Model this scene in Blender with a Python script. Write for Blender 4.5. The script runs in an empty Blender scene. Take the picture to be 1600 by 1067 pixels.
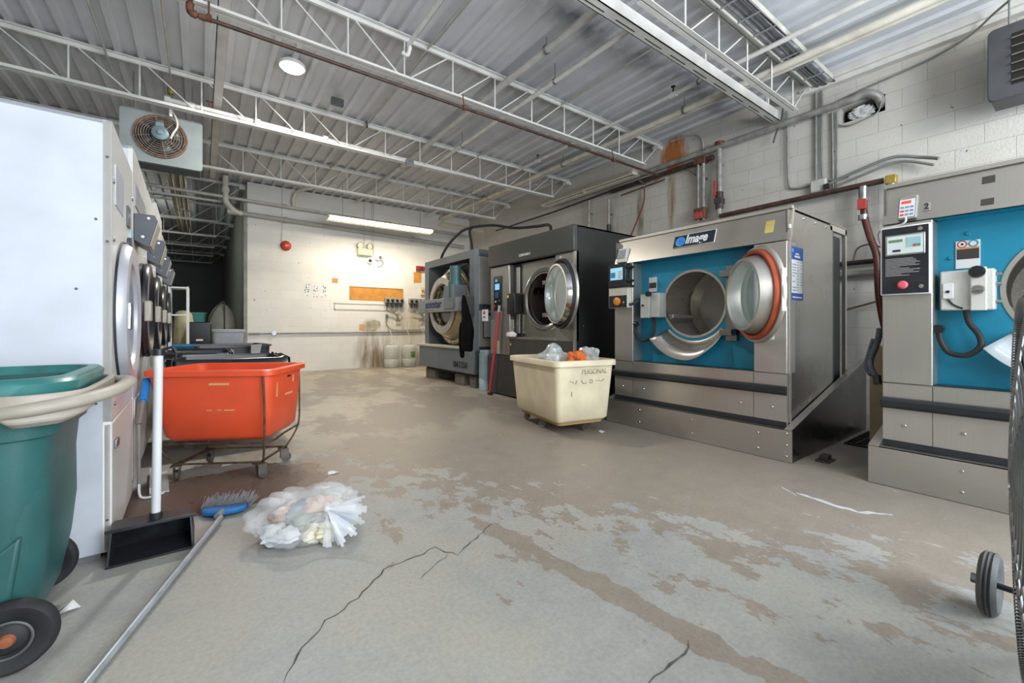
import bpy, bmesh, math, random
from mathutils import Vector, Matrix
R = math.radians
PI = math.pi
scene = bpy.context.scene
col = scene.collection
random.seed(7)

# ------------------------------------------------------------------ camera
YAW = math.atan2(485, 661)
cam_d = bpy.data.cameras.new('camera')
cam_d.sensor_width = 36.0
cam_d.lens = 661.0 / 1600 * 36.0
cam_d.shift_y = -24.5 / 1600
cam_d.clip_start = 0.02
cam = bpy.data.objects.new('camera', cam_d)
cam.location = (0, 0, 1.1)
cam.rotation_euler = (R(90), 0, -YAW)
col.objects.link(cam)
scene.camera = cam

# ------------------------------------------------------------------ world, lights, exposure
scene.view_settings.view_transform = 'Standard'
scene.view_settings.look = 'None'
scene.view_settings.gamma = 1.0
scene.view_settings.use_curve_mapping = False
scene.view_settings.exposure = 0.04
scene.cycles.use_denoising = True
scene.cycles.max_bounces = 8
scene.cycles.sample_clamp_indirect = 6.0
scene.cycles.caustics_reflective = False
scene.cycles.caustics_refractive = False
world = bpy.data.worlds.new('daylight')
scene.world = world
world.use_nodes = True
wn = world.node_tree.nodes
wn['Background'].inputs[0].default_value = (0.80, 0.90, 1.0, 1)
wn['Background'].inputs[1].default_value = 1.2

def area_light(name, loc, rot, sx, sy, power, color, spread=180):
    l = bpy.data.lights.new(name, 'AREA')
    l.shape = 'RECTANGLE'; l.size = sx; l.size_y = sy
    l.energy = power; l.color = color; l.spread = R(spread)
    o = bpy.data.objects.new(name, l)
    o.location = loc; o.rotation_euler = rot
    col.objects.link(o)
    return o

def point_light(name, loc, power, color, radius=0.1):
    l = bpy.data.lights.new(name, 'POINT')
    l.energy = power; l.color = color; l.shadow_soft_size = radius
    o = bpy.data.objects.new(name, l); o.location = loc
    col.objects.link(o)
    return o

# daylight through the two big door openings in the wall behind the camera
area_light('door_daylight', (3.2, -3.42, 1.9), (R(90), 0, 0), 4.4, 3.3, 520, (0.83, 0.92, 1.0))
area_light('side_door_daylight', (-1.5, -3.42, 1.6), (R(90), 0, 0), 2.2, 2.8, 45, (0.85, 0.93, 1.0))
point_light('hall_fill_light', (-1.6, 14.0, 3.4), 38, (0.95, 1.0, 0.92), 0.15)  # added fill without a fixture, brightens the dim hall
# the ceiling lamp in view, unseen fill lights added behind the camera, and the strip light on the back wall
area_light('high_lamp_light', (0.90, 5.80, 4.22), (0, 0, 0), 0.24, 0.24, 110, (1.0, 0.96, 0.88))
for lx, ly, lp in ((0.6, -1.4, 70), (4.4, -1.4, 120), (2.6, -2.6, 70)):
    point_light('fill_light_behind', (lx, ly, 3.2), lp, (1.0, 0.97, 0.92), 0.2)
area_light('strip_glow', (3.55, 10.02, 3.53), (R(14), 0, 0), 2.5, 0.16, 120, (1.0, 0.90, 0.72))

# ------------------------------------------------------------------ material helpers
MATS = {}
def new_mat(name):
    m = bpy.data.materials.new(name); m.use_nodes = True
    nt = m.node_tree
    return m, nt, nt.nodes['Principled BSDF']

def lin(c):
    return tuple((x / 12.92 if x <= 0.04045 else ((x + 0.055) / 1.055) ** 2.4) for x in c)

def H(h):
    h = h.lstrip('#')
    return lin(tuple(int(h[i:i + 2], 16) / 255 for i in (0, 2, 4)))

def plain(name, hexc, rough=0.5, metal=0.0, var=0.06, scale=6.0, bump=0.0, bscale=60.0, spec=0.5, emit=0.0, alpha=1.0):
    if name in MATS: return MATS[name]
    m, nt, b = new_mat(name)
    c = H(hexc)
    b.inputs['Roughness'].default_value = rough
    b.inputs['Metallic'].default_value = metal
    b.inputs['Specular IOR Level'].default_value = spec
    tc = nt.nodes.new('ShaderNodeTexCoord')
    n = nt.nodes.new('ShaderNodeTexNoise'); n.inputs['Scale'].default_value = scale; n.inputs['Detail'].default_value = 6
    nt.links.new(tc.outputs['Object'], n.inputs['Vector'])
    r = nt.nodes.new('ShaderNodeValToRGB')
    lo = tuple(max(0, x * (1 - var * 2.2)) for x in c); hi = tuple(min(1, x * (1 + var * 1.6)) for x in c)
    r.color_ramp.elements[0].position = 0.3; r.color_ramp.elements[0].color = (*lo, 1)
    r.color_ramp.elements[1].position = 0.72; r.color_ramp.elements[1].color = (*hi, 1)
    nt.links.new(n.outputs['Fac'], r.inputs['Fac'])
    nt.links.new(r.outputs['Color'], b.inputs['Base Color'])
    if emit > 0:
        b.inputs['Emission Color'].default_value = (*c, 1); b.inputs['Emission Strength'].default_value = emit
    if bump > 0:
        n2 = nt.nodes.new('ShaderNodeTexNoise'); n2.inputs['Scale'].default_value = bscale; n2.inputs['Detail'].default_value = 4
        nt.links.new(tc.outputs['Object'], n2.inputs['Vector'])
        bp = nt.nodes.new('ShaderNodeBump'); bp.inputs['Strength'].default_value = bump; bp.inputs['Distance'].default_value = 0.02
        nt.links.new(n2.outputs['Fac'], bp.inputs['Height']); nt.links.new(bp.outputs['Normal'], b.inputs['Normal'])
    if alpha < 1: b.inputs['Alpha'].default_value = alpha
    MATS[name] = m
    return m

def steel(name, hexc='#b4b1ab', rough=0.3, stretch=(60, 60, 1.0), var=0.03, metal=1.0):
    """brushed sheet metal: noise drawn out along the brushing direction"""
    if name in MATS: return MATS[name]
    m, nt, b = new_mat(name)
    c = H(hexc)
    b.inputs['Metallic'].default_value = metal
    tc = nt.nodes.new('ShaderNodeTexCoord')
    mp = nt.nodes.new('ShaderNodeMapping'); mp.inputs['Scale'].default_value = stretch
    nt.links.new(tc.outputs['Object'], mp.inputs['Vector'])
    n = nt.nodes.new('ShaderNodeTexNoise'); n.inputs['Scale'].default_value = 2.0; n.inputs['Detail'].default_value = 5
    nt.links.new(mp.outputs['Vector'], n.inputs['Vector'])
    big = nt.nodes.new('ShaderNodeTexNoise'); big.inputs['Scale'].default_value = 1.6; big.inputs['Detail'].default_value = 3
    nt.links.new(tc.outputs['Object'], big.inputs['Vector'])
    r = nt.nodes.new('ShaderNodeValToRGB')
    r.color_ramp.elements[0].position = 0.3; r.color_ramp.elements[0].color = (*[x * (1 - var) for x in c], 1)
    r.color_ramp.elements[1].position = 0.7; r.color_ramp.elements[1].color = (*[min(1, x * (1 + var)) for x in c], 1)
    nt.links.new(n.outputs['Fac'], r.inputs['Fac'])
    nt.links.new(r.outputs['Color'], b.inputs['Base Color'])
    mr = nt.nodes.new('ShaderNodeMapRange')
    mr.inputs['From Min'].default_value = 0.3; mr.inputs['From Max'].default_value = 0.7
    mr.inputs['To Min'].default_value = rough * 0.75; mr.inputs['To Max'].default_value = rough * 1.35
    nt.links.new(big.outputs['Fac'], mr.inputs['Value']); nt.links.new(mr.outputs['Result'], b.inputs['Roughness'])
    bp = nt.nodes.new('ShaderNodeBump'); bp.inputs['Strength'].default_value = 0.015; bp.inputs['Distance'].default_value = 0.01
    nt.links.new(big.outputs['Fac'], bp.inputs['Height']); nt.links.new(bp.outputs['Normal'], b.inputs['Normal'])
    MATS[name] = m
    return m

def glassy(name, hexc, alpha=0.3, rough=0.05):
    if name in MATS: return MATS[name]
    m, nt, b = new_mat(name)
    b.inputs['Base Color'].default_value = (*H(hexc), 1)
    b.inputs['Roughness'].default_value = rough
    b.inputs['Alpha'].default_value = alpha
    b.inputs['Specular IOR Level'].default_value = 0.8
    MATS[name] = m
    return m

def emitter(name, hexc, strength):
    if name in MATS: return MATS[name]
    m, nt, b = new_mat(name)
    b.inputs['Base Color'].default_value = (*H(hexc), 1)
    b.inputs['Emission Color'].default_value = (*H(hexc), 1)
    b.inputs['Emission Strength'].default_value = strength
    MATS[name] = m
    return m

def block_wall(name, base, axis, dirt=0.0, mortar=0.82, stains=()):
    """painted concrete block; axis 'x' for walls running along x, 'y' along y.
    stains: (along, z, half width, half height, hex, strength)"""
    m, nt, b = new_mat(name)
    N, L = nt.nodes, nt.links
    geo = N.new('ShaderNodeNewGeometry')
    sep = N.new('ShaderNodeSeparateXYZ'); L.new(geo.outputs['Position'], sep.inputs[0])
    com = N.new('ShaderNodeCombineXYZ')
    along = sep.outputs['X' if axis == 'x' else 'Y']
    L.new(along, com.inputs['X']); L.new(sep.outputs['Z'], com.inputs['Y'])
    br = N.new('ShaderNodeTexBrick')
    br.inputs['Scale'].default_value = 1.0
    br.inputs['Mortar Size'].default_value = 0.004
    br.inputs['Mortar Smooth'].default_value = 0.4
    br.inputs['Brick Width'].default_value = 0.43
    br.inputs['Row Height'].default_value = 0.215
    br.inputs['Bias'].default_value = 0.0
    c = H(base)
    br.inputs['Color1'].default_value = (*c, 1)
    br.inputs['Color2'].default_value = (*[x * 0.955 for x in c], 1)
    br.inputs['Mortar'].default_value = (*[x * mortar for x in c], 1)
    L.new(com.outputs[0], br.inputs['Vector'])
    n = N.new('ShaderNodeTexNoise'); n.inputs['Scale'].default_value = 1.3; n.inputs['Detail'].default_value = 8; n.inputs['Roughness'].default_value = 0.65
    L.new(geo.outputs['Position'], n.inputs['Vector'])
    r = N.new('ShaderNodeValToRGB')
    r.color_ramp.elements[0].position = 0.28; r.color_ramp.elements[0].color = (*[1 - dirt * k for k in (1.2, 1.35, 1.6)], 1)
    r.color_ramp.elements[1].position = 0.62; r.color_ramp.elements[1].color = (1, 1, 1, 1)
    L.new(n.outputs['Fac'], r.inputs['Fac'])
    mul = N.new('ShaderNodeMix'); mul.data_type = 'RGBA'; mul.blend_type = 'MULTIPLY'; mul.inputs[0].default_value = 1.0
    L.new(br.outputs['Color'], mul.inputs[6]); L.new(r.outputs['Color'], mul.inputs[7])
    cur = mul.outputs[2]
    # small dark flecks where paint is chipped
    fl = N.new('ShaderNodeTexNoise'); fl.inputs['Scale'].default_value = 14; fl.inputs['Detail'].default_value = 3
    L.new(geo.outputs['Position'], fl.inputs['Vector'])
    fr = N.new('ShaderNodeMath'); fr.operation = 'GREATER_THAN'; fr.inputs[1].default_value = 0.735
    L.new(fl.outputs['Fac'], fr.inputs[0])
    mf = N.new('ShaderNodeMix'); mf.data_type = 'RGBA'
    L.new(fr.outputs[0], mf.inputs[0]); L.new(cur, mf.inputs[6]); mf.inputs[7].default_value = (*H('#7d7a75'), 1)
    cur = mf.outputs[2]
    nn = N.new('ShaderNodeTexNoise'); nn.inputs['Scale'].default_value = 3.2; nn.inputs['Detail'].default_value = 7
    mpn = N.new('ShaderNodeMapping'); mpn.inputs['Scale'].default_value = (3.0, 3.0, 0.55)
    L.new(geo.outputs['Position'], mpn.inputs['Vector']); L.new(mpn.outputs[0], nn.inputs['Vector'])
    for (a0, z0, ha, hz, hx, st) in stains:
        def md(op, x, y=None):
            q = N.new('ShaderNodeMath'); q.operation = op
            for i, v in ((0, x), (1, y)):
                if v is None: continue
                if isinstance(v, (int, float)): q.inputs[i].default_value = v
                else: L.new(v, q.inputs[i])
            return q.outputs[0]
        da = md('POWER', md('ABSOLUTE', md('DIVIDE', md('SUBTRACT', along, a0), ha)), 2.0)
        dz = md('POWER', md('ABSOLUTE', md('DIVIDE', md('SUBTRACT', sep.outputs['Z'], z0), hz)), 2.0)
        dd = md('SUBTRACT', 1.0, md('ADD', da, dz))
        dd = md('MAXIMUM', dd, 0.0)
        v = md('MULTIPLY', md('MAXIMUM', md('SUBTRACT', md('MULTIPLY', nn.outputs['Fac'], 2.0), 0.55), 0.0), dd)
        v = md('MINIMUM', md('MULTIPLY', v, st), 0.95)
        mm = N.new('ShaderNodeMix'); mm.data_type = 'RGBA'
        L.new(v, mm.inputs[0]); L.new(cur, mm.inputs[6]); mm.inputs[7].default_value = (*H(hx), 1)
        cur = mm.outputs[2]
    L.new(cur, b.inputs['Base Color'])
    b.inputs['Roughness'].default_value = 0.55
    fine = N.new('ShaderNodeTexNoise'); fine.inputs['Scale'].default_value = 45; fine.inputs['Detail'].default_value = 5
    L.new(geo.outputs['Position'], fine.inputs['Vector'])
    ad = N.new('ShaderNodeMath'); ad.operation = 'MULTIPLY_ADD'
    L.new(br.outputs['Fac'], ad.inputs[0]); ad.inputs[1].default_value = -0.6
    L.new(fine.outputs['Fac'], ad.inputs[2])
    bp = N.new('ShaderNodeBump'); bp.inputs['Strength'].default_value = 0.5; bp.inputs['Distance'].default_value = 0.008
    L.new(ad.outputs[0], bp.inputs['Height']); L.new(bp.outputs['Normal'], b.inputs['Normal'])
    return m

def floor_material():
    m, nt, b = new_mat('worn_concrete')
    N, L = nt.nodes, nt.links
    geo = N.new('ShaderNodeNewGeometry'); P = geo.outputs['Position']
    sep = N.new('ShaderNodeSeparateXYZ'); L.new(P, sep.inputs[0])
    X, Y = sep.outputs['X'], sep.outputs['Y']
    def md(op, x, y=None, z=None):
        q = N.new('ShaderNodeMath'); q.operation = op
        for i, v in ((0, x), (1, y), (2, z)):
            if v is None: continue
            if isinstance(v, (int, float)): q.inputs[i].default_value = v
            else: L.new(v, q.inputs[i])
        return q.outputs[0]
    def noise(scale, detail=8, rough=0.6, vec=None, mscale=None, rot=0.0, loc=(0, 0, 0)):
        mp = N.new('ShaderNodeMapping'); mp.inputs['Scale'].default_value = mscale or (1, 1, 1)
        mp.inputs['Rotation'].default_value = (0, 0, rot); mp.inputs['Location'].default_value = loc
        L.new(P, mp.inputs['Vector'])
        n = N.new('ShaderNodeTexNoise'); n.inputs['Scale'].default_value = scale; n.inputs['Detail'].default_value = detail
        n.inputs['Roughness'].default_value = rough
        L.new(mp.outputs[0], n.inputs['Vector'])
        return n.outputs['Fac']
    def mix(f, a, c):
        q = N.new('ShaderNodeMix'); q.data_type = 'RGBA'
        for i, v in ((0, f), (6, a), (7, c)):
            if isinstance(v, (int, float)): q.inputs[i].default_value = v
            elif isinstance(v, tuple): q.inputs[i].default_value = (*v, 1)
            else: L.new(v, q.inputs[i])
        return q.outputs[2]
    def smooth(v, a, c):
        q = N.new('ShaderNodeMapRange'); q.interpolation_type = 'SMOOTHSTEP'
        L.new(v, q.inputs['Value']); q.inputs['From Min'].default_value = a; q.inputs['From Max'].default_value = c
        return q.outputs['Result']
    # signed distance style field: positive where the coating survives (grey, near the camera)
    lin_ = md('ADD', md('MULTIPLY', X, FL_A), md('MULTIPLY', Y, FL_B))
    field = md('SUBTRACT', FL_C, lin_)
    chips = noise(5.0, 14, 0.70, mscale=(1.0, 0.6, 1), rot=R(20))
    big = noise(1.1, 5, 0.55)
    f = md('ADD', field, md('MULTIPLY', md('SUBTRACT', chips, 0.5), 5.2))
    f = md('ADD', f, md('MULTIPLY', md('SUBTRACT', big, 0.5), 1.6))
    # a worn track of bare brown concrete running out of the lower right
    trk = md('ABSOLUTE', md('SUBTRACT', md('ADD', X, md('MULTIPLY', Y, TR_B)), TR_C))
    trkn = md('ADD', trk, md('MULTIPLY', md('SUBTRACT', noise(3.0, 8, 0.6, loc=(4, 2, 0)), 0.5), 0.28))
    track = md('MULTIPLY', md('LESS_THAN', trkn, 0.055), md('GREATER_THAN', 2.1, Y))
    grey = md('MULTIPLY', smooth(f, -0.03, 0.03), md('SUBTRACT', 1.0, track))
    mott = noise(7, 10, 0.65, loc=(3, 1, 0)); mott2 = noise(1.6, 6, 0.6, loc=(9, 1, 0))
    greyc = mix(mott, H('#868886'), H('#b0afaa'))
    greyc = mix(smooth(mott2, 0.35, 0.75), greyc, H('#a5a298'))
    browc = mix(mott, H('#80766b'), H('#a0978b'))
    # pale worn lanes further down the hall
    lanes = noise(1.5, 9, 0.68, mscale=(0.8, 0.45, 1), rot=R(-25), loc=(7, 3, 0))
    far = smooth(Y, 3.2, 5.0)
    browc = mix(md('MULTIPLY', md('MULTIPLY', smooth(lanes, 0.47, 0.56), 0.75), far), browc, H('#b3ab9b'))
    scuffs = noise(16, 10, 0.7, mscale=(1, 0.35, 1), rot=R(35))
    browc = mix(md('MULTIPLY', md('GREATER_THAN', scuffs, 0.645), 0.5), browc, H('#c3bdb2'))
    colr = mix(grey, browc, greyc)
    # dark pits
    pits = noise(9, 5, 0.5, loc=(1, 8, 0))
    colr = mix(md('MULTIPLY', md('GREATER_THAN', pits, 0.722), 0.6), colr, H('#6c6258'))
    # reddish brown wet patch in front of the orange cart
    dx = md('SUBTRACT', X, 0.10); dy = md('SUBTRACT', Y, 3.45)
    rr = md('ADD', md('POWER', md('ABSOLUTE', md('DIVIDE', dx, 0.66)), 4.0), md('POWER', md('ABSOLUTE', md('DIVIDE', dy, 0.42)), 2.0))
    wetf = md('ADD', md('SUBTRACT', 1.0, rr), md('MULTIPLY', md('SUBTRACT', noise(6, 8, 0.6, loc=(2, 6, 0)), 0.5), 2.4))
    wet = smooth(wetf, 0.0, 0.1)
    colr = mix(md('MULTIPLY', wet, 0.8), colr, H('#6e5546'))
    finen = N.new('ShaderNodeMapRange'); L.new(noise(55, 8, 0.75, loc=(5, 5, 0)), finen.inputs['Value'])
    finen.inputs['From Min'].default_value = 0.3; finen.inputs['From Max'].default_value = 0.7
    finen.inputs['To Min'].default_value = 0.84; finen.inputs['To Max'].default_value = 1.12
    sc_ = N.new('ShaderNodeVectorMath'); sc_.operation = 'SCALE'
    L.new(colr, sc_.inputs[0]); L.new(finen.outputs['Result'], sc_.inputs['Scale']); colr = sc_.outputs[0]
    L.new(colr, b.inputs['Base Color'])
    rg = md('ADD', md('MULTIPLY', mott, 0.25), 0.30)
    rg = md('SUBTRACT', md('SUBTRACT', rg, md('MULTIPLY', wet, 0.16)), md('MULTIPLY', grey, -0.10))
    L.new(rg, b.inputs['Roughness'])
    b.inputs['Specular IOR Level'].default_value = 0.35
    hgt = md('ADD', md('MULTIPLY', grey, 0.5), md('MULTIPLY', noise(40, 6, 0.6), 0.35))
    bp = N.new('ShaderNodeBump'); bp.inputs['Strength'].default_value = 0.35; bp.inputs['Distance'].default_value = 0.006
    L.new(hgt, bp.inputs['Height']); L.new(bp.outputs['Normal'], b.inputs['Normal'])
    return m
FL_A, FL_B, FL_C = 0.86, 0.51, 2.35
TR_B, TR_C = 0.134, 1.52

# ------------------------------------------------------------------ mesh helpers
class MB:
    """collects shapes into one bmesh, linked as ONE mesh object by build()"""
    def __init__(self):
        self.bm = bmesh.new(); self.M = Matrix.Identity(4)
    def v(self, p): return self.bm.verts.new(self.M @ Vector(p))
    def face(self, pts):
        try: return self.bm.faces.new([self.v(p) for p in pts])
        except ValueError: pass
    def box(self, x0, x1, y0, y1, z0, z1):
        vs = [self.v(p) for p in ((x0, y0, z0), (x1, y0, z0), (x1, y1, z0), (x0, y1, z0), (x0, y0, z1), (x1, y0, z1), (x1, y1, z1), (x0, y1, z1))]
        for q in ((3, 2, 1, 0), (4, 5, 6, 7), (0, 1, 5, 4), (1, 2, 6, 5), (2, 3, 7, 6), (3, 0, 4, 7)):
            self.bm.faces.new([vs[i] for i in q])
        return self
    def hexa(self, p8):
        vs = [self.v(p) for p in p8]
        for q in ((3, 2, 1, 0), (4, 5, 6, 7), (0, 1, 5, 4), (1, 2, 6, 5), (2, 3, 7, 6), (3, 0, 4, 7)):
            self.bm.faces.new([vs[i] for i in q])
        return self
    def frame(self, d):
        d = Vector(d).normalized()
        up = Vector((0, 0, 1)) if abs(d.z) < 0.9 else Vector((0, 1, 0))
        a = d.cross(up).normalized(); return a, d.cross(a).normalized(), d
    def cyl(self, p0, p1, r, r2=None, n=16, caps=True):
        p0, p1 = Vector(p0), Vector(p1); r2 = r if r2 is None else r2
        a, b_, d = self.frame(p1 - p0)
        A = [self.v(p0 + (a * math.cos(t) + b_ * math.sin(t)) * r) for t in [2 * PI * i / n for i in range(n)]]
        B = [self.v(p1 + (a * math.cos(t) + b_ * math.sin(t)) * r2) for t in [2 * PI * i / n for i in range(n)]]
        for i in range(n):
            j = (i + 1) % n; self.bm.faces.new((A[i], A[j], B[j], B[i]))
        if caps:
            self.bm.faces.new(A[::-1]); self.bm.faces.new(B)
        return self
    def tube(self, pts, r, n=8, closed=False, caps=True, flat=1.0):
        pts = [Vector(p) for p in pts]; rings = []; m = len(pts); prev = None
        for i, p in enumerate(pts):
            if closed: d = pts[(i + 1) % m] - pts[i - 1]
            else: d = pts[min(i + 1, m - 1)] - pts[max(i - 1, 0)]
            if d.length < 1e-9: d = Vector((0, 0, 1))
            d.normalize()
            if prev is None: a, b_, _ = self.frame(d)
            else:
                a = prev - d * prev.dot(d)
                if a.length < 1e-6: a = self.frame(d)[0]
                a.normalize(); b_ = d.cross(a)
            prev = a
            rr = r[i] if isinstance(r, (list, tuple)) else r
            rings.append([self.v(p + (a * math.cos(t) + b_ * math.sin(t) * flat) * rr) for t in [2 * PI * k / n for k in range(n)]])
        for i in range(m if closed else m - 1):
            A, B = rings[i], rings[(i + 1) % m]
            for k in range(n):
                j = (k + 1) % n
                try: self.bm.faces.new((A[k], A[j], B[j], B[k]))
                except ValueError: pass
        if caps and not closed:
            self.bm.faces.new(rings[0][::-1]); self.bm.faces.new(rings[-1])
        return self
    def lathe(self, prof, origin=(0, 0, 0), axis=(0, 0, 1), n=32, closed=False):
        """prof: list of (radius, distance along the axis)"""
        o = Vector(origin); a, b_, d = self.frame(axis); rings = []
        for r, h in prof:
            if r < 1e-6: rings.append([self.v(o + d * h)])
            else: rings.append([self.v(o + d * h + (a * math.cos(t) + b_ * math.sin(t)) * r) for t in [2 * PI * k / n for k in range(n)]])
        m = len(rings)
        for i in range(m if closed else m - 1):
            A, B = rings[i], rings[(i + 1) % m]
            for k in range(n):
                j = (k + 1) % n
                if len(A) == 1 and len(B) == 1: continue
                if len(A) == 1: f = (A[0], B[j], B[k])
                elif len(B) == 1: f = (A[k], A[j], B[0])
                else: f = (A[k], A[j], B[j], B[k])
                try: self.bm.faces.new(f)
                except ValueError: pass
        return self
    def prism(self, poly, axis, a0, a1):
        """poly in the plane across axis: 'x' -> (y,z), 'y' -> (x,z), 'z' -> (x,y)"""
        def P(p, a):
            return {'x': (a, p[0], p[1]), 'y': (p[0], a, p[1]), 'z': (p[0], p[1], a)}[axis]
        A = [self.v(P(p, a0)) for p in poly]; B = [self.v(P(p, a1)) for p in poly]; n = len(poly)
        self.bm.faces.new(A[::-1]); self.bm.faces.new(B)
        for i in range(n):
            j = (i + 1) % n; self.bm.faces.new((A[i], A[j], B[j], B[i]))
        return self
    def loft(self, rings, cap0=True, cap1=True):
        RR = [[self.v(p) for p in ring] for ring in rings]; n = len(RR[0])
        for A, B in zip(RR, RR[1:]):
            for k in range(n):
                j = (k + 1) % n; self.bm.faces.new((A[k], A[j], B[j], B[k]))
        if cap0: self.bm.faces.new(RR[0][::-1])
        if cap1: self.bm.faces.new(RR[-1])
        return self
    def disc(self, c, axis, r, n=24):
        a, b_, d = self.frame(axis); c = Vector(c)
        self.bm.faces.new([self.v(c + (a * math.cos(t) + b_ * math.sin(t)) * r) for t in [2 * PI * k / n for k in range(n)]])
        return self
    def build(self, name, mat, parent=None, smooth=True, bevel=0.0, seg=2, angle=0.7, solid=0.0, subsurf=0):
        bm = self.bm
        bmesh.ops.remove_doubles(bm, verts=bm.verts, dist=1e-6)
        bmesh.ops.recalc_face_normals(bm, faces=bm.faces)
        me = bpy.data.meshes.new(name); bm.to_mesh(me); bm.free()
        for mm in (mat if isinstance(mat, (list, tuple)) else [mat]): me.materials.append(mm)
        if smooth:
            for p in me.polygons: p.use_smooth = True
            me.set_sharp_from_angle(angle=angle)
        o = bpy.data.objects.new(name, me); col.objects.link(o)
        if parent is not None: o.parent = parent
        if solid:
            s = o.modifiers.new('solid', 'SOLIDIFY'); s.thickness = solid
        if bevel:
            q = o.modifiers.new('bevel', 'BEVEL'); q.width = bevel; q.segments = seg; q.limit_method = 'ANGLE'; q.angle_limit = R(40)
        if subsurf:
            q = o.modifiers.new('sub', 'SUBSURF'); q.levels = subsurf; q.render_levels = subsurf
        return o

def tag(o, label, cat, group=None, kind=None):
    if label: o['label'] = label
    if cat: o['category'] = cat
    if group: o['group'] = group
    if kind: o['kind'] = kind
    return o

def thing(name, label, cat, loc=(0, 0, 0), rz=0.0, group=None):
    o = bpy.data.objects.new(name, None); col.objects.link(o)
    o.location = loc; o.rotation_euler = (0, 0, rz); o.empty_display_size = 0.1
    return tag(o, label, cat, group)

def struct(name, mb, mat, **k):
    o = mb.build(name, mat, **k); o['kind'] = 'structure'; return o

def kids(o): return [c for c in bpy.data.objects if c.parent == o]

def dup(root, loc=None, rz=None, label=None, group=None):
    r = root.copy(); col.objects.link(r)
    if loc is not None: r.location = loc
    if rz is not None: r.rotation_euler = (0, 0, rz)
    if label: r['label'] = label
    if group: r['group'] = group
    for ch in kids(root):
        c = ch.copy(); col.objects.link(c); c.parent = r
        for g in kids(ch):
            d = g.copy(); col.objects.link(d); d.parent = c
    return r

def text(name, body, mat, parent, loc, rot, size, sx=1.0, bold=0.0, extrude=0.001, align='CENTER', shear=0.0, space=1.0):
    cu = bpy.data.curves.new(name, 'FONT'); cu.body = body; cu.size = size; cu.extrude = extrude
    cu.align_x = align; cu.align_y = 'CENTER'; cu.offset = bold; cu.shear = shear; cu.space_character = space
    cu.materials.append(mat)
    o = bpy.data.objects.new(name, cu); col.objects.link(o); o.parent = parent
    o.location = loc; o.rotation_euler = rot; o.scale = (sx, 1, 1)
    return o
FACE_W = (R(90), 0, R(-90))      # lettering on a face looking towards -x, upright
FACE_S = (R(90), 0, 0)           # lettering on a face looking towards -y

def rrect(x0, x1, y0, y1, r, n=5):
    pts = []
    for cx, cy, a in ((x1 - r, y1 - r, 0), (x0 + r, y1 - r, 90), (x0 + r, y0 + r, 180), (x1 - r, y0 + r, 270)):
        for i in range(n + 1):
            t = R(a + 90 * i / n); pts.append((cx + r * math.cos(t), cy + r * math.sin(t)))
    return pts

def arc_pts(c, r, a0, a1, n, plane='yz', x=0.0):
    out = []
    for i in range(n + 1):
        t = R(a0 + (a1 - a0) * i / n)
        p = (c[0] + r * math.cos(t), c[1] + r * math.sin(t))
        out.append((x, p[0], p[1]) if plane == 'yz' else ((p[0], x, p[1]) if plane == 'xz' else (p[0], p[1], x)))
    return out

def smooth_path(pts, n=6):
    """Catmull-Rom through pts"""
    P = [Vector(p) for p in pts]; out = []
    for i in range(len(P) - 1):
        p0 = P[max(i - 1, 0)]; p1 = P[i]; p2 = P[i + 1]; p3 = P[min(i + 2, len(P) - 1)]
        for k in range(n):
            t = k / n
            out.append(0.5 * ((2 * p1) + (p2 - p0) * t + (2 * p0 - 5 * p1 + 4 * p2 - p3) * t * t + (3 * p1 - p0 - 3 * p2 + p3) * t ** 3))
    out.append(P[-1]); return out

# ------------------------------------------------------------------ common materials
white_paint = plain('white_paint', '#d3d1cd', 0.5, var=0.05)
white_dull = plain('white_dull', '#c3c2be', 0.6, var=0.08)
white_enamel = plain('white_enamel', '#dfe3ea', 0.32, var=0.03, scale=2)
cream_edge = plain('cream_edge', '#e9e7df', 0.4, var=0.03)
black_plastic = plain('black_plastic', '#1b1c1e', 0.38, var=0.1)
black_rubber = plain('black_rubber', '#232425', 0.65, var=0.2, scale=12)
dark_grey = plain('dark_grey', '#484c50', 0.42, var=0.05)
stainless = steel('stainless', '#c2beb7', 0.36, metal=0.88)
stainless_h = steel('stainless_lengthwise', '#bdb9b2', 0.36, stretch=(60, 1, 60), metal=0.88)
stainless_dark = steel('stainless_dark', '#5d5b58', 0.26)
chrome = plain('chrome', '#c9c9c9', 0.14, 1.0, var=0.03)
zinc = plain('zinc', '#9c9fa1', 0.38, 0.9, var=0.12, scale=20)
conduit_m = plain('conduit_grey', '#8b8b86', 0.5, 0.3, var=0.1)
conduit_w = plain('conduit_painted', '#b9b6ad', 0.5, var=0.1)
rust = plain('rusty_steel', '#6f4a36', 0.75, 0.2, var=0.3, scale=18, bump=0.2)
brown_pipe = plain('brown_pipe', '#4b342c', 0.5, 0.1, var=0.25, scale=14)
teal_panel = plain('teal_panel', '#1a86a6', 0.42, var=0.05, scale=3)
glass_m = glassy('clear_glass', '#bcd4d2', 0.22)
label_white = plain('label_white', '#dcdcdc', 0.5, var=0.02)
ink_dark = plain('ink_dark', '#26272a', 0.5, var=0.0)
red_m = plain('red_plastic', '#b32630', 0.4, var=0.08)

DARK_BAND_Y = 3.21
CRACKS = [([(0.199, 1.47), (0.298, 1.618), (0.375, 1.681), (0.51, 1.743), (0.663, 1.88), (0.823, 1.894), (0.936, 1.92), (0.988, 1.787), (1.306, 1.96)], 0.0032),
          ([(1.105, 0.806), (1.268, 0.8), (1.373, 0.829)], 0.004), ([(0.761, 1.719), (0.959, 1.829)], 0.002)]
SCUFFS = [([(3.16, 1.137), (3.133, 0.969), (3.124, 0.807), (3.236, 0.672)], 0.018), ([(3.218, 1.275), (3.101, 1.115)], 0.006)]
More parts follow.
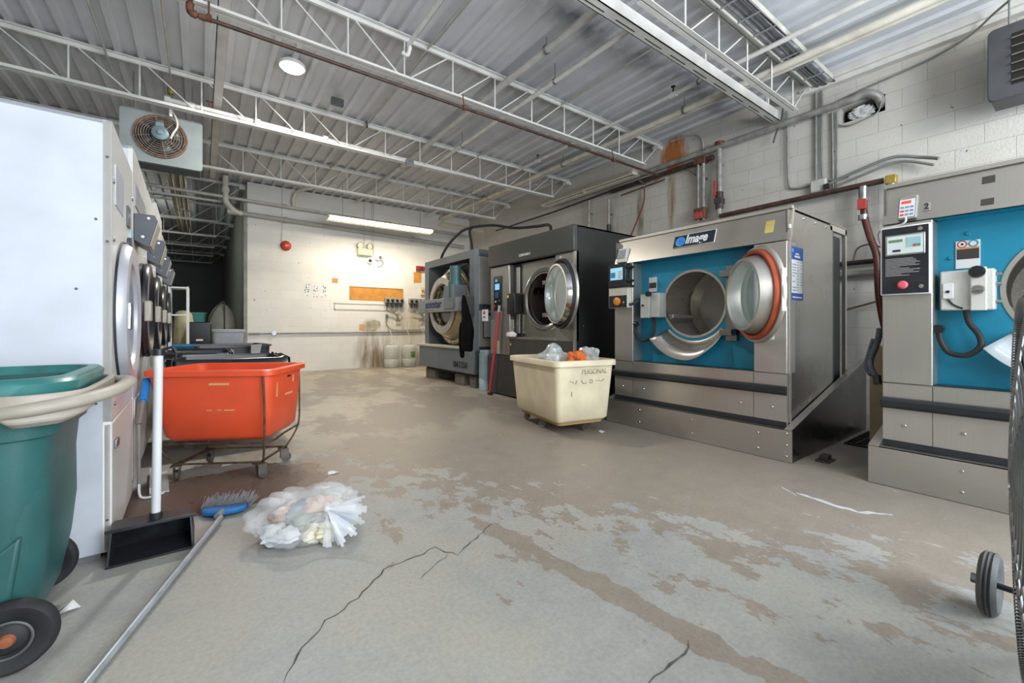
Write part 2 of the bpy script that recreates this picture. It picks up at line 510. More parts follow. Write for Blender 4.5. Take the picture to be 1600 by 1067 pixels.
# ------------------------------------------------------------------ the setting
ZC = 4.34          # underside of the roof deck
XR = 6.60          # right wall
YB = 11.2          # back wall
XL = -4.2
YF = -3.5
YFAR = 25.0
floor_m = floor_material()
struct('floor', MB().box(XL, XR, YF, YFAR, -0.1, 0.0), floor_m, smooth=False)

wall_w = block_wall('wall_back_paint', '#e3e0da', 'x', dirt=0.05, mortar=0.90,
    stains=((3.70, 0.35, 0.62, 0.75, '#75664c', 1.4), (4.35, 0.15, 1.3, 0.42, '#85735a', 1.2), (3.62, 1.06, 0.30, 0.26, '#9a9078', 1.6), (4.6, 1.1, 0.7, 0.5, '#b59d68', 0.8)))
wall_r = block_wall('wall_right_paint', '#c6c3bc', 'y', dirt=0.10, mortar=0.74,
    stains=((4.25, 4.08, 0.30, 0.34, '#b0641c', 4.2), (4.30, 3.3, 0.10, 0.8, '#8a7440', 1.5), (4.95, 3.1, 0.10, 0.6, '#6f6650', 1.4), (5.6, 3.3, 0.2, 0.9, '#8d8a80', 0.9)))
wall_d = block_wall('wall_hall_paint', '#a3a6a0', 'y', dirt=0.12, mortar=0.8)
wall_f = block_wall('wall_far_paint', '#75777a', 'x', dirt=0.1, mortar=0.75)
struct('wall_back', MB().box(0.83, XR, YB, YB + 0.2, 0, ZC), wall_w, smooth=False)
# right wall with the ragged hole where the pipes pass
rw = MB()
for (y0, y1, z0, z1) in ((YF, 1.44, 0, ZC + .12), (1.88, YB + 0.2, 0, ZC + .12), (1.44, 1.88, 0, 3.68), (1.44, 1.88, 3.88, ZC + .12)):
    rw.box(XR, XR + 0.2, y0, y1, z0, z1)
struct('wall_right', rw, wall_r, smooth=False)
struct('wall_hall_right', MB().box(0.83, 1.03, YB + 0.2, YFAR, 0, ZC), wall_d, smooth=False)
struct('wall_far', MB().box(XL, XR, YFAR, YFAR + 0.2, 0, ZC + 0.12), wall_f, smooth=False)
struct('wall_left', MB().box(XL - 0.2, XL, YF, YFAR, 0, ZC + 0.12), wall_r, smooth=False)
# wall behind the camera, with its two door openings
fw = MB()
for (x0, x1, z0, z1) in ((XL, -2.6, 0, ZC), (-0.4, 1.0, 0, ZC), (5.4, XR, 0, ZC), (-2.6, -0.4, 3.0, ZC), (1.0, 5.4, 3.55, ZC)):
    fw.box(x0, x1, YF - 0.2, YF, z0, z1)
struct('wall_front', fw, wall_w, smooth=False)
struct('trim_1', MB().box(0.76, 0.83, YB - 0.02, YB + 0.22, 0, 3.95), plain('jamb_paint', '#8f9187', 0.6, var=0.1), smooth=False)

# roof deck: trapezoid flutes running along y
deck_m = plain('deck_paint', '#cdcfd3', 0.5, var=0.06, scale=1.5)
# a darker grey band across the deck colour, broken up by noise
nt = deck_m.node_tree; N_, L_n = nt.nodes, nt.links
bsdf = N_['Principled BSDF']; src = bsdf.inputs['Base Color'].links[0].from_socket
geo = N_.new('ShaderNodeNewGeometry'); sp = N_.new('ShaderNodeSeparateXYZ'); L_n.new(geo.outputs['Position'], sp.inputs[0])
def md_(op, x, y=None):
    q = N_.new('ShaderNodeMath'); q.operation = op
    for i, v in ((0, x), (1, y)):
        if v is None: continue
        if isinstance(v, (int, float)): q.inputs[i].default_value = v
        else: L_n.new(v, q.inputs[i])
    return q.outputs[0]
dy_ = md_('ABSOLUTE', md_('SUBTRACT', sp.outputs['Y'], DARK_BAND_Y))
sn = N_.new('ShaderNodeTexNoise'); sn.inputs['Scale'].default_value = 2.4; sn.inputs['Detail'].default_value = 5; L_n.new(geo.outputs['Position'], sn.inputs['Vector'])
m1 = md_('MAXIMUM', md_('SUBTRACT', 1.0, md_('DIVIDE', dy_, 0.30)), 0.0)
mx = md_('MULTIPLY', md_('GREATER_THAN', sp.outputs['X'], 2.6), md_('MAXIMUM', md_('SUBTRACT', md_('MULTIPLY', sn.outputs['Fac'], 3.2), 1.1), 0.0))
mm_ = N_.new('ShaderNodeMix'); mm_.data_type = 'RGBA'
L_n.new(md_('MINIMUM', md_('MULTIPLY', m1, mx), 0.75), mm_.inputs[0]); L_n.new(src, mm_.inputs[6]); mm_.inputs[7].default_value = (*H('#5f656c'), 1)
L_n.new(mm_.outputs[2], bsdf.inputs['Base Color'])
deck = MB(); pitch = 0.214
x = XL - 0.05; prof = []
while x < XR + 0.1:
    prof += [(x, ZC), (x + 0.056, ZC), (x + 0.070, ZC + 0.040), (x + 0.200, ZC + 0.040)]
    x += pitch
for a, b_ in zip(prof, prof[1:]):
    deck.face([(a[0], YF, a[1]), (b_[0], YF, b_[1]), (b_[0], YFAR, b_[1]), (a[0], YFAR, a[1])])
deck.box(XL - 0.2, XR + .2, YF, YFAR + 0.2, ZC + 0.07, ZC + 0.15)
struct('ceiling', deck, deck_m, smooth=False)

# painted line of angle at the top of the right wall
struct('trim_2', MB().box(XR - 0.10, XR, YF, 2.55, 4.19, 4.25).box(XR - 0.14, XR - 0.1, YF, 2.55, 4.25, ZC), white_paint, smooth=False)

# cracks and paint scuffs lying in the floor
def ribbon(pts, w, name, mat, z=0.0012):
    m = MB(); rnd = random.Random(3)
    P = []
    for a, b_ in zip(pts, pts[1:]):
        a = Vector(a); b_ = Vector(b_); n = max(2, int((b_ - a).length / 0.035))
        for i in range(n):
            p = a.lerp(b_, i / n); q = Vector((-(b_ - a).y, (b_ - a).x)).normalized() * rnd.uniform(-0.011, 0.011)
            P.append(p + q)
    P.append(Vector(pts[-1]))
    L_ = []; R_ = []
    for i, p in enumerate(P):
        d = (P[min(i + 1, len(P) - 1)] - P[max(i - 1, 0)]); nrm = Vector((-d.y, d.x)).normalized()
        ww = w * rnd.uniform(0.4, 1.3) * (0.3 if i in (0, len(P) - 1) else 1)
        L_.append((p + nrm * ww).to_3d() + Vector((0, 0, z))); R_.append((p - nrm * ww).to_3d() + Vector((0, 0, z)))
    for i in range(len(P) - 1):
        m.face([L_[i], L_[i + 1], R_[i + 1], R_[i]])
    return m.build(name, mat, bpy.data.objects['floor'], smooth=False)
crack_m = plain('crack_dark', '#5f5d59', 0.9, var=0.3, scale=30)
for pts, w in CRACKS:
    ribbon([Vector(p) for p in pts], w, 'floor_crack', crack_m)
scuff_m = plain('scuff_white', '#c9cacb', 0.7, var=0.1, scale=30)
for pts, w in SCUFFS:
    ribbon([Vector(p) for p in pts], w, 'paint_scuff', scuff_m)

# floor drain grating between the two big washers
t = thing('drain_grating', 'black floor drain grating between the two blue-panelled washers', 'grating', (5.25, 1.15, 0))
g = MB()
for i in range(9): g.box(-0.42 + i * 0.1, -0.405 + i * 0.1, -0.2, 0.2, 0.0, 0.014)
g.build('cross_bars', black_plastic, t)
g = MB()
for i in range(6): g.box(-0.43, 0.42, -0.2 + i * 0.077, -0.19 + i * 0.077, 0.002, 0.018)
g.build('bearing_bars', black_plastic, t)
MB().box(-0.43, 0.42, -0.2, 0.2, -0.02, 0.003).build('pit', plain('pit_black', '#0b0a0a', 0.8), t)
# ------------------------------------------------------------------ roof joists (one thing each)
joist_m = plain('joist_paint', '#d6d5d1', 0.5, var=0.06, scale=4)
def make_joist(x0, x1, xmid, label, y, zb=3.86):
    t = thing('roof_joist', label, 'joist', (0, y, 0), 0, 'open web steel roof joists')
    m = MB()      # top chord: two angles back to back
    m.box(x0, x1, -0.055, -0.006, ZC - 0.012, ZC - 0.002).box(x0, x1, -0.012, -0.006, ZC - 0.055, ZC - 0.012)
    m.box(x0, x1, 0.006, 0.055, ZC - 0.012, ZC - 0.002).box(x0, x1, 0.006, 0.012, ZC - 0.055, ZC - 0.012)
    m.build('top_chord', joist_m, t, smooth=False)
    m = MB()
    xe = x1 - 0.45
    m.box(x0, xe, -0.050, -0.006, zb - 0.004, zb + 0.004).box(x0, xe, -0.012, -0.006, zb, zb + 0.045)
    m.box(x0, xe, 0.006, 0.050, zb - 0.004, zb + 0.004).box(x0, xe, 0.006, 0.012, zb, zb + 0.045)
    m.build('bottom_chord', joist_m, t, smooth=False)
    m = MB(); step = 0.61; n = int((x1 - x0) / step)
    for i in range(n + 1):
        x = x1 - 0.5 - i * step
        if x < x0: break
        m.tube([(x, 0, zb + 0.01), (x, 0, ZC - 0.02)], 0.0095, 6)
        s = 1 if x > xmid else -1
        if s > 0: m.tube([(x - step + 0.05, 0, zb + 0.02), (x - 0.05, 0, ZC - 0.03)], 0.0085, 6)
        else: m.tube([(x - step + 0.05, 0, ZC - 0.03), (x - 0.05, 0, zb + 0.02)], 0.0085, 6)
        if abs(x - xmid) < step / 2: m.tube([(x - step + 0.05, 0, ZC - 0.03), (x - 0.05, 0, zb + 0.02)], 0.0085, 6)
    m.tube([(x1 - 0.5, 0, zb + 0.01), (x1 - 0.04, 0, ZC - 0.03)], 0.0095, 6)
    m.build('web_rods', joist_m, t, smooth=True)
    m = MB(); m.box(x1 - 0.13, x1, -0.06, 0.06, ZC - 0.12, ZC - 0.056)
    m.build('bearing_seat', joist_m, t, smooth=False)
    return t
JL = {2.24: 'short white roof joist at the upper right, nearest the louvred heater',
      4.53: 'white open web roof joist carrying the rusty brown pipe below its lower chord',
      6.85: 'white open web roof joist directly above the grey unit heater',
      9.12: 'white open web roof joist just in front of the block back wall'}
for y, lb in JL.items():
    make_joist(XL if y > 3 else 3.0, XR, 1.9, lb, y)
for i, y in enumerate((11.5, 13.8, 16.1, 18.4, 20.7, 23.0)):
    make_joist(XL, 0.82, -1.0, 'dim open web roof joist over the dark hall, %s' % ('nearest the opening', 'second from the opening', 'third from the opening', 'fourth from the opening', 'second from the far wall', 'nearest the far wall')[i], y)
# the deep channel bolted under the joist nearest the heater
t = thing('steel_channel', 'long white slotted steel channel running up to the right wall beneath the roof joist', 'beam', (0, 2.62, 0))
m = MB(); m.box(2.4, XR - 0.05, -0.055, -0.047, 3.98, 4.11).box(2.4, XR - 0.05, -0.055, 0.055, 3.98, 3.99).box(2.4, XR - 0.05, 0.047, 0.055, 3.98, 4.03)
m.build('channel', joist_m, t, smooth=False)
for i in range(9):
    MB().box(2.7 + i * 0.44, 2.98 + i * 0.44, 0.006, 0.016, 3.978, 3.9795).build('slot', plain('slot_black', '#151515', 0.8), t, smooth=False)
for x in (3.0, 4.6, 6.2): MB().box(x, x + 0.03, -0.05, -0.02, 4.1, ZC).build('hanger', joist_m, t, smooth=False)
# grey duct-like tray behind it
t = thing('cable_tray', 'grey painted cable tray with loose cables crossing behind the white steel channel', 'cable tray', (0, 2.03, 0))
m = MB(); m.box(3.6, 6.4, -0.13, -0.12, 4.20, 4.26).box(3.6, 6.4, 0.10, 0.11, 4.20, 4.26)
m.build('side_rail', conduit_w, t, smooth=False)
m = MB()
m.box(3.6, 6.4, -0.06, 0.04, 4.23, 4.25)
for i in range(8): m.box(3.75 + i * 0.34, 3.77 + i * 0.34, -0.12, 0.10, 4.20, 4.21)
m.build('rungs', plain('tray_grey', '#8d9093', 0.5), t, smooth=False)
m = MB()
for k in range(4):
    m.tube(smooth_path([(3.7 + j * 0.56, -0.10 + k * 0.055 + random.uniform(-.02, .02), 4.215 + random.uniform(0, .015)) for j in range(6)], 4), 0.011, 6)
m.build('cables', plain('cable_grey', '#55565a', 0.6), t)

# ------------------------------------------------------------------ ceiling pipes running along the hall
def pipe_thing(name, label, cat, pts, r, mat, group=None, collars=(), n=10, hangers=()):
    t = thing(name, label, cat, pts[0], 0, group)
    o = Vector(pts[0]); m = MB(); m.tube([Vector(p) - o for p in pts], r, n); m.build('pipe', mat, t)
    if collars:
        for (p, q) in collars: MB().cyl(Vector(p) - o, Vector(q) - o, r * 1.32, n=n).build('coupling', mat, t)
    if hangers:
        for (x, y, z) in hangers:
            m = MB(); m.tube([Vector((x, y, z + r)) - o, Vector((x, y, ZC)) - o], 0.006, 6)
            m.lathe([(r * 1.08, -0.012), (r * 1.25, -0.012), (r * 1.25, 0.012), (r * 1.08, 0.012)], Vector((x, y, z)) - o, (0, 1, 0), 12, closed=True)
            m.build('hanger', zinc, t)
    return t
pipe_w = plain('pipe_white', '#dad8d4', 0.45, var=0.06)
pipe_c = plain('pipe_cream', '#d6d1c4', 0.5, var=0.08)
pipe_thing('overhead_pipe', 'white ceiling pipe ending in mid air left of the slotted channel', 'pipe', [(3.52, 2.62, 4.12), (3.52, 7.6, 4.12)], 0.03, pipe_w, hangers=((3.52, 3.9, 4.12), (3.52, 6.2, 4.12)))
pipe_thing('sprinkler_pipe', 'white sprinkler pipe with black heads running along the ceiling, nearer the right wall', 'pipe', [(5.03, -2.5, 4.16), (5.03, 10.9, 4.16)], 0.028, pipe_w, collars=(((5.03, 3.2, 4.16), (5.03, 3.3, 4.16)), ((5.03, 6.0, 4.16), (5.03, 6.1, 4.16))), hangers=((5.03, 2.9, 4.16), (5.03, 5.2, 4.16), (5.03, 8.4, 4.16)))
pipe_thing('steam_pipe', 'thick cream pipe with a dark joint line running under the joists nearest the right wall', 'pipe', [(5.54, -2.5, 4.165), (5.52, 10.9, 4.165)], 0.045, pipe_c, collars=(((5.53, 7.6, 4.165), (5.53, 7.75, 4.165)),), hangers=((5.53, 3.4, 4.165), (5.53, 5.9, 4.165), (5.53, 8.5, 4.165)))
pipe_thing('gas_pipe', 'thin cream pipe running beside the thick cream ceiling pipe', 'pipe', [(5.66, -2.5, 4.17), (5.64, 10.9, 4.17)], 0.024, pipe_c)
pipe_thing('heating_pipe', 'wide pale pipe crossing over the rusty pipe towards the dark grey washer', 'pipe', [(3.12, -2.5, 4.2), (3.13, 10.8, 4.2)], 0.042, plain('pipe_grey', '#c9c7c4', 0.5, var=0.06), hangers=((3.12, 3.6, 4.2), (3.12, 7.9, 4.2)))
pipe_thing('water_pipe', 'slim white ceiling pipe with a hooked end above the rusty pipe', 'pipe', smooth_path([(1.80, -2.5, 4.16), (1.80, 2.0, 4.16), (1.80, 4.15, 4.14), (1.80, 4.3, 4.08), (1.78, 4.32, 4.0), (1.73, 4.34, 4.02)], 3), 0.022, pipe_w)
pipe_thing('conduit_run', 'thin grey conduit along the ceiling flutes left of the heating pipe', 'conduit', [(2.1, -2.5, 4.3), (2.11, 10.9, 4.3)], 0.012, conduit_w)
pipe_thing('conduit_run', 'thin black-shadowed conduit along the ceiling beside the sprinkler pipe', 'conduit', [(4.2, -2.5, 4.3), (4.2, 10.9, 4.3)], 0.011, conduit_w)
t = thing('flat_strut', 'wide flat white steel strut running along the ceiling between the lamp and the unit heater', 'beam', (0.17, 3.2, 4.06))
MB().box(-0.05, 0.05, -6.0, 7.2, 0, 0.012).box(-0.05, -0.042, -6, 7.2, 0, 0.05).build('strut', joist_m, t, smooth=False)
MB().box(-0.012, 0.012, -0.3, -0.27, 0.02, ZC - 4.06).box(-0.012, 0.012, 4.3, 4.33, 0.02, ZC - 4.06).build('hanger', joist_m, t, smooth=False)
# sprinkler heads: separate little things on the pipe and joists
def sprinkler(loc, par):
    loc = tuple(a - b_ for a, b_ in zip(loc, par.location))
    t = bpy.data.objects.new('sprinkler_head', None); col.objects.link(t); t.location = loc; t.parent = par
    MB().cyl((0, 0, 0), (0, 0, 0.035), 0.014).cyl((0, 0, 0.035), (0, 0, 0.08), 0.008).build('body', black_plastic, t)
    MB().cyl((0, 0, 0.08), (0, 0, 0.088), 0.03).build('deflector', black_plastic, t)
sprinkler((5.03, 3.25, 4.18), bpy.data.objects['sprinkler_pipe'])
sprinkler((5.03, 6.05, 4.18), bpy.data.objects['sprinkler_pipe'])
sprinkler((2.1, 6.72, 4.22), [o for o in bpy.data.objects if o.name.startswith('roof_joist') and abs(o.location.y - 6.85) < .01][0])
# conduits coming down between joists to the left, drawn to the camera's left
pipe_thing('conduit_run', 'thin white conduit running along the ceiling at the far left above the dryers', 'conduit', [(-0.9, -2.5, 4.28), (-0.9, 10.9, 4.28)], 0.012, conduit_w)
pipe_thing('conduit_run', 'thin conduit along the ceiling over the unit heater', 'conduit', [(-0.32, -2.5, 4.29), (-0.32, 10.9, 4.29)], 0.011, conduit_w)

# rusty pipe under the second joist
t = thing('rusty_pipe', 'dark rusty brown pipe hung beneath a white joist, dropping from the ceiling at left', 'pipe', (0, 4.40, 0))
m = MB(); m.tube([(-0.075, 0, 4.34), (-0.075, 0, 3.72)], 0.019, 10); m.tube([(-0.05, 0, 3.69), (6.35, 0, 3.70)], 0.018, 10)
m.build('pipe', brown_pipe, t)
m = MB(); m.tube(smooth_path([(-0.075, 0, 3.77), (-0.073, 0, 3.70), (-0.03, 0, 3.69)], 4), 0.030, 10); m.cyl((-0.02, 0, 3.69), (0.03, 0, 3.69), 0.026)
m.build('elbow', rust, t)
for x in (0.05, 2.52, 5.2):
    m = MB(); m.tube([(x, 0, 3.72), (x, 0.03, 3.86)], 0.008, 6); m.lathe([(0.02, -0.02), (0.031, -0.02), (0.031, 0.02), (0.02, 0.02)], (x, 0, 3.70), (1, 0, 0), 12, closed=True)
    m.build('hanger', rust, t)

# ------------------------------------------------------------------ lamps
t = thing('high_bay_lamp', 'round white ceiling lamp glowing brightly between the joists', 'lamp', (0.90, 5.80, 4.28))
MB().lathe([(0.0, 0.06), (0.12, 0.06), (0.15, 0.03), (0.15, 0.0), (0.14, -0.004), (0.0, -0.004)], (0, 0, 0), (0, 0, 1), 32).build('housing', white_paint, t)
MB().lathe([(0.0, -0.04), (0.07, -0.034), (0.12, -0.02), (0.135, -0.006), (0.0, -0.005)], (0, 0, 0), (0, 0, 1), 24).build('bulb', emitter('lamp_glow', '#fffaf0', 25), t)

def strip_fixture(name, label, loc, rz, L_, lit, group='fluorescent strip lights', tilt=0.0, hang=True):
    t = thing(name, label, 'light fixture', loc, rz, group)
    t.rotation_euler = (tilt, 0, rz)
    MB().prism([(-0.16, 0.0), (-0.06, 0.075), (0.06, 0.075), (0.16, 0.0), (0.155, -0.004), (0.06, 0.065), (-0.06, 0.065), (-0.155, -0.004)], 'x', -L_ / 2, L_ / 2).build('reflector', plain('reflector_white', '#c8bfa8', 0.5), t, smooth=False)
    tm = emitter('tube_lit', '#fff4d8', 6) if lit else plain('tube_off', '#d9d4c6', 0.35)
    for s in (-0.06, 0.06):
        for a, b_ in ((-L_ / 2 + 0.03, -0.02), (0.02, L_ / 2 - 0.03)):
            MB().cyl((a, s, 0.012), (b_, s, 0.012), 0.022, n=10).build('tube', tm, t)
    for s in (-L_ / 2, -0.02, L_ / 2 - 0.02): MB().box(s, s + 0.02, -0.07, 0.07, -0.008, 0.05).build('end_cap', white_dull, t, smooth=False)
    if hang:
        for s in (-L_ * 0.42, L_ * 0.42): MB().tube([(s, 0, 0.05), (s, 0, ZC - loc[2])], 0.004, 5).build('hanger_wire', zinc, t)
    return t
STRIP1 = strip_fixture('strip_light', 'lit two-tube fluorescent strip light hanging in front of the back wall', (3.55, 10.05, 3.52), 0, 2.55, True, tilt=R(-12), hang=False)
for hx in (2.6, 4.5):
    o = MB().tube([(0, 0, 0.0), (0, 0, ZC - 3.59)], 0.005, 5).build('hanger_wire', zinc, STRIP1); o.location = (hx - 3.55, 0.03, 0.07); o.rotation_euler = (R(12), 0, 0)
strip_fixture('strip_light', 'unlit fluorescent strip light hanging near the corner of the two block walls', (5.45, 9.6, 3.62), R(3), 1.3, False)
strip_fixture('strip_light', 'unlit fluorescent strip light running along the right wall beside the black pipe', (6.18, 6.0, 3.78), R(90), 2.5, False)
strip_fixture('strip_light', 'long unlit strip light hanging lengthwise over the dark hall', (-0.40, 13.6, 4.05), R(90), 7.0, False)
# grey box-shaped junctions on joists
def jbox(loc, size, label, mat=zinc):
    t = thing('junction_box', label, 'junction box', loc, 0, 'electrical junction boxes')
    a, b_, c = size
    MB().box(-a / 2, a / 2, -b_ / 2, b_ / 2, 0, c).build('box', mat, t, bevel=0.004)
    MB().box(-a / 2 - 0.002, a / 2 + 0.002, -b_ / 2 - 0.006, -b_ / 2, 0.004, c - 0.004).build('cover', mat, t, bevel=0.002)
    return t
jbox((2.83, 6.78, 3.80), (0.12, 0.06, 0.10), 'small grey junction box clamped to the joist above the middle of the hall')
jbox((1.55, 6.3, 4.22), (0.16, 0.06, 0.1), 'dark grey junction box on the ceiling right of the glowing lamp', dark_grey)

# ------------------------------------------------------------------ unit heater with fan, upper left
t = thing('unit_heater', 'grey sheet metal unit heater with a round rusty fan guard hanging from the ceiling', 'heater', (-0.40, 7.0, 3.16))
hm = plain('heater_grey', '#828b8b', 0.42, 0.2, var=0.08, scale=3)
MB().prism(rrect(-0.41, 0.41, 0.0, 0.64, 0.04), 'y', 0.0, 0.06).build('front_panel', hm, t)
MB().box(-0.39, 0.39, 0.06, 0.42, 0.02, 0.62).build('casing', plain('heater_dark', '#5a6062', 0.5, 0.2), t, bevel=0.01)
FC = (-0.02, 0, 0.35)
MB().lathe([(0.235, -0.012), (0.255, -0.02), (0.275, 0.0), (0.255, 0.004)], FC, (0, 1, 0), 40, closed=True).build('fan_ring', rust, t)
MB().disc((FC[0], -0.003, FC[2]), (0, -1, 0), 0.24, 40).build('fan_opening', plain('opening_dark', '#2a2b2a', 0.7), t)
m = MB()
for k in range(4):
    a = 2 * PI * k / 4 + 0.4
    p = [(0.05, -0.25), (0.21, -0.55), (0.22, 0.25), (0.06, 0.35)]
    q = [Vector((FC[0] + r_ * math.cos(a + th), -0.008 - 0.012 * (i % 2), FC[2] + r_ * math.sin(a + th))) for i, (r_, th) in enumerate(p)]
    m.face(q)
m.build('fan_blades', plain('blade_grey', '#6a7173', 0.5, 0.5), t, solid=0.004)
guard_m = plain('guard_wire', '#85776a', 0.55, 0.4, var=0.25, scale=20)
m = MB()
for r_ in (0.09, 0.115, 0.14, 0.165, 0.19, 0.215, 0.24, 0.265):
    zo = -0.075 + 0.06 * (r_ / 0.265) ** 2
    m.tube([(FC[0] + r_ * math.cos(2 * PI * i / 40), zo, FC[2] + r_ * math.sin(2 * PI * i / 40)) for i in range(40)], 0.0045, 6, closed=True)
for k in range(8):
    a = 2 * PI * k / 8 + 0.2
    m.tube([(FC[0] + r_ * math.cos(a), -0.075 + 0.06 * (r_ / 0.265) ** 2 + 0.003, FC[2] + r_ * math.sin(a)) for r_ in (0.06, 0.12, 0.19, 0.275)], 0.005, 6)
m.build('fan_guard', guard_m, t)
mo = MB().lathe([(0, -0.135), (0.05, -0.135), (0.085, -0.12), (0.09, -0.06), (0.08, -0.02), (0, -0.02)], (FC[0], 0, FC[2] + 0.01), (0, 1, 0), 24).build('motor', plain('motor_blue_grey', '#61767c', 0.45, 0.2), t)
MB().lathe([(0, -0.15), (0.028, -0.148), (0.03, -0.134), (0, -0.134)], (FC[0], 0, FC[2] + 0.01), (0, 1, 0), 16).box(FC[0] - 0.045, FC[0] + 0.035, -0.12, -0.04, FC[2] + 0.08, FC[2] + 0.14).build('terminal_box', plain('motor_cap', '#6f858a', 0.45, 0.2), mo, bevel=0.004)
MB().tube(smooth_path([(FC[0] + 0.10, -0.07, FC[2] - 0.02), (FC[0] + 0.13, -0.09, FC[2] + 0.05), (FC[0] + 0.17, -0.07, FC[2] + 0.16), (FC[0] + 0.14, -0.04, FC[2] + 0.30), (FC[0] + 0.05, 0.02, FC[2] + 0.45)], 5), 0.011, 8).build('flexible_conduit', pipe_c, t)
m = MB()
for x in (-0.3, 0.3): m.tube([(x, 0.2, 0.62), (x, 0.2, ZC - 3.16)], 0.008, 6)
m.build('hanger_rod', zinc, t)
# steam pipe feeding it, with a red valve and an air vent
t = thing('heater_supply_pipe', 'white pipe above the unit heater with a red valve wheel and a yellow air vent', 'pipe', (-0.30, 6.95, 3.955))
m = MB(); m.tube([(-0.08, 0, 0.03), (4.6, 0, -0.02)], 0.032, 10); m.cyl((-0.08, 0, .03), (-0.02, 0, .03), 0.045)
for x in (0.16, 0.9, 1.8): m.cyl((x, 0, 0.025), (x + 0.07, 0, 0.025), 0.043)
m.tube([(-0.02, 0, 0.03), (-0.02, 0, -0.18)], 0.018, 8)
m.build('pipe', pipe_w, t)
MB().tube([(-0.02, 0, 0.05), (-0.02, 0, 0.11)], 0.008, 6).lathe([(0, 0.11), (0.035, 0.11), (0.038, 0.18), (0.03, 0.2), (0, 0.2)], (-0.02, 0, 0), (0, 0, 1), 14).build('air_vent', plain('brass_dull', '#8a8148', 0.5, 0.5), t)
m = MB(); m.lathe([(0.032, -0.006), (0.042, -0.006), (0.042, 0.006), (0.032, 0.006)], (0.38, -0.02, 0.13), (0, -0.5, 1), 16, closed=True)
for k in range(3): m.tube([(0.38, -0.02, 0.13), (0.38 + 0.035 * math.cos(k * 2.1), -0.02, 0.13 + 0.02 * math.sin(k * 2.1))], 0.005, 5)
m.tube([(0.38, 0, 0.03), (0.38, -0.02, 0.13)], 0.007, 6)
m.build('valve_wheel', plain('valve_red', '#8e2f2c', 0.5), t)

# ------------------------------------------------------------------ back wall
BW = YB
pipe_thing('wall_pipe', 'upper of the two grey pipes running along the back wall', 'pipe', [(-1.6, BW - 0.12, 3.93), (6.5, BW - 0.12, 3.80)], 0.035, conduit_w, 'horizontal pipes on the back wall',
           collars=(((1.5, BW - .12, 3.884), (1.6, BW - .12, 3.882)), ((4.0, BW - .12, 3.843), (4.1, BW - .12, 3.841))))
pipe_thing('wall_pipe', 'lower and thicker of the two grey pipes running along the back wall', 'pipe', [(0.45, BW - 0.09, 3.60), (6.35, BW - 0.09, 3.46)], 0.052, plain('pipe_wall_grey', '#a7a79f', 0.5, var=0.06), 'horizontal pipes on the back wall',
           collars=(((0.45, BW - .09, 3.60), (0.62, BW - .09, 3.597)), ((1.55, BW - .09, 3.574), (1.62, BW - .09, 3.572)), ((4.7, BW - .09, 3.50), (4.77, BW - .09, 3.498))))
pipe_thing('drain_stack', 'cream painted pipe with elbows dropping from the roof by the hall opening', 'pipe', smooth_path([(0.42, BW - 0.15, 4.34), (0.42, BW - 0.15, 4.0), (0.44, BW - 0.14, 3.78), (0.60, BW - 0.12, 3.62), (0.72, BW - 0.10, 3.585)], 4), 0.055, pipe_c, collars=(((0.42, BW - .15, 4.08), (0.42, BW - .15, 3.98)),))
pipe_thing('angled_pipe', 'cream bent pipe stub dropping from the deck to the upper back wall pipe', 'pipe', smooth_path([(2.15, BW - 0.6, 4.33), (1.85, BW - 0.3, 4.26), (1.75, BW - 0.14, 4.12), (1.75, BW - 0.12, 3.9)], 4), 0.04, pipe_c)
for x, z0, z1, lb in ((1.52, 2.98, ZC, 'thin conduit running down the back wall to the red alarm bell'), (3.42, 3.22, ZC, 'thin conduit running down the back wall to the emergency light'), (3.62, 2.92, ZC, 'pair of thin conduits running down the back wall to the round camera')):
    m = MB(); m.tube([(0, 0, 0), (0, 0, z1 - z0)], 0.010, 6)
    if x > 3.6: m.tube([(0.05, 0, 0), (0.05, 0, z1 - z0)], 0.010, 6)
    o = m.build('wall_conduit', white_paint); o.location = (x, BW - 0.014, z0); tag(o, lb, 'conduit', 'conduits on the back wall')
t = thing('electrical_conduit', 'thin grey conduit running low along the back wall with one box', 'conduit', (0.85, BW - 0.027, 0.92))
MB().tube([(0, 0, 0), (5.4, 0, 0.02)], 0.016, 8).cyl((0, 0, 0), (0.22, 0, 0), 0.024).build('pipe', conduit_m, t)
MB().lathe([(0, -0.03), (0.05, -0.03), (0.05, 0.025), (0, 0.025)], (0.5, 0, 0.01), (0, 1, 0), 16).build('round_box', zinc, t)

t = thing('alarm_bell', 'round red fire alarm bell on the white block back wall', 'alarm bell', (1.60, BW, 2.985))
MB().lathe([(0.0, -0.085), (0.035, -0.083), (0.075, -0.07), (0.108, -0.045), (0.118, -0.02), (0.118, 0.0), (0, 0)], (0, 0, 0), (0, 1, 0), 32).build('gong', plain('alarm_red', '#c1442c', 0.35), t)
MB().lathe([(0.0, -0.097), (0.018, -0.096), (0.022, -0.084), (0, -0.083)], (0, 0, 0), (0, 1, 0), 16).build('centre_cap', plain('cap_pale', '#e3b7a5', 0.3), t)
t = thing('emergency_light', 'cream emergency light with two round chrome heads on the back wall', 'emergency light', (3.42, BW, 2.93))
MB().box(-0.18, 0.18, -0.11, 0, 0, 0.17).build('battery_box', plain('cream_box', '#dccfa4', 0.45), t, bevel=0.012)
for s in (-0.13, 0.13):
    h = MB().lathe([(0.0, 0.05), (0.05, 0.04), (0.078, 0.0), (0.085, -0.035), (0.078, -0.035), (0.06, 0.01), (0, 0.02)], (s, -0.08, 0.25), (0.25 * s / 0.13, 1, 0.25), 24).build('lamp_head', zinc, t)
    MB().disc((s - 0.008 * s / .13, -0.108, 0.243), (0.25 * s / .13, -1, -0.25), 0.072, 20).build('lens', plain('lens_pale', '#e8dcc2', 0.2), h)
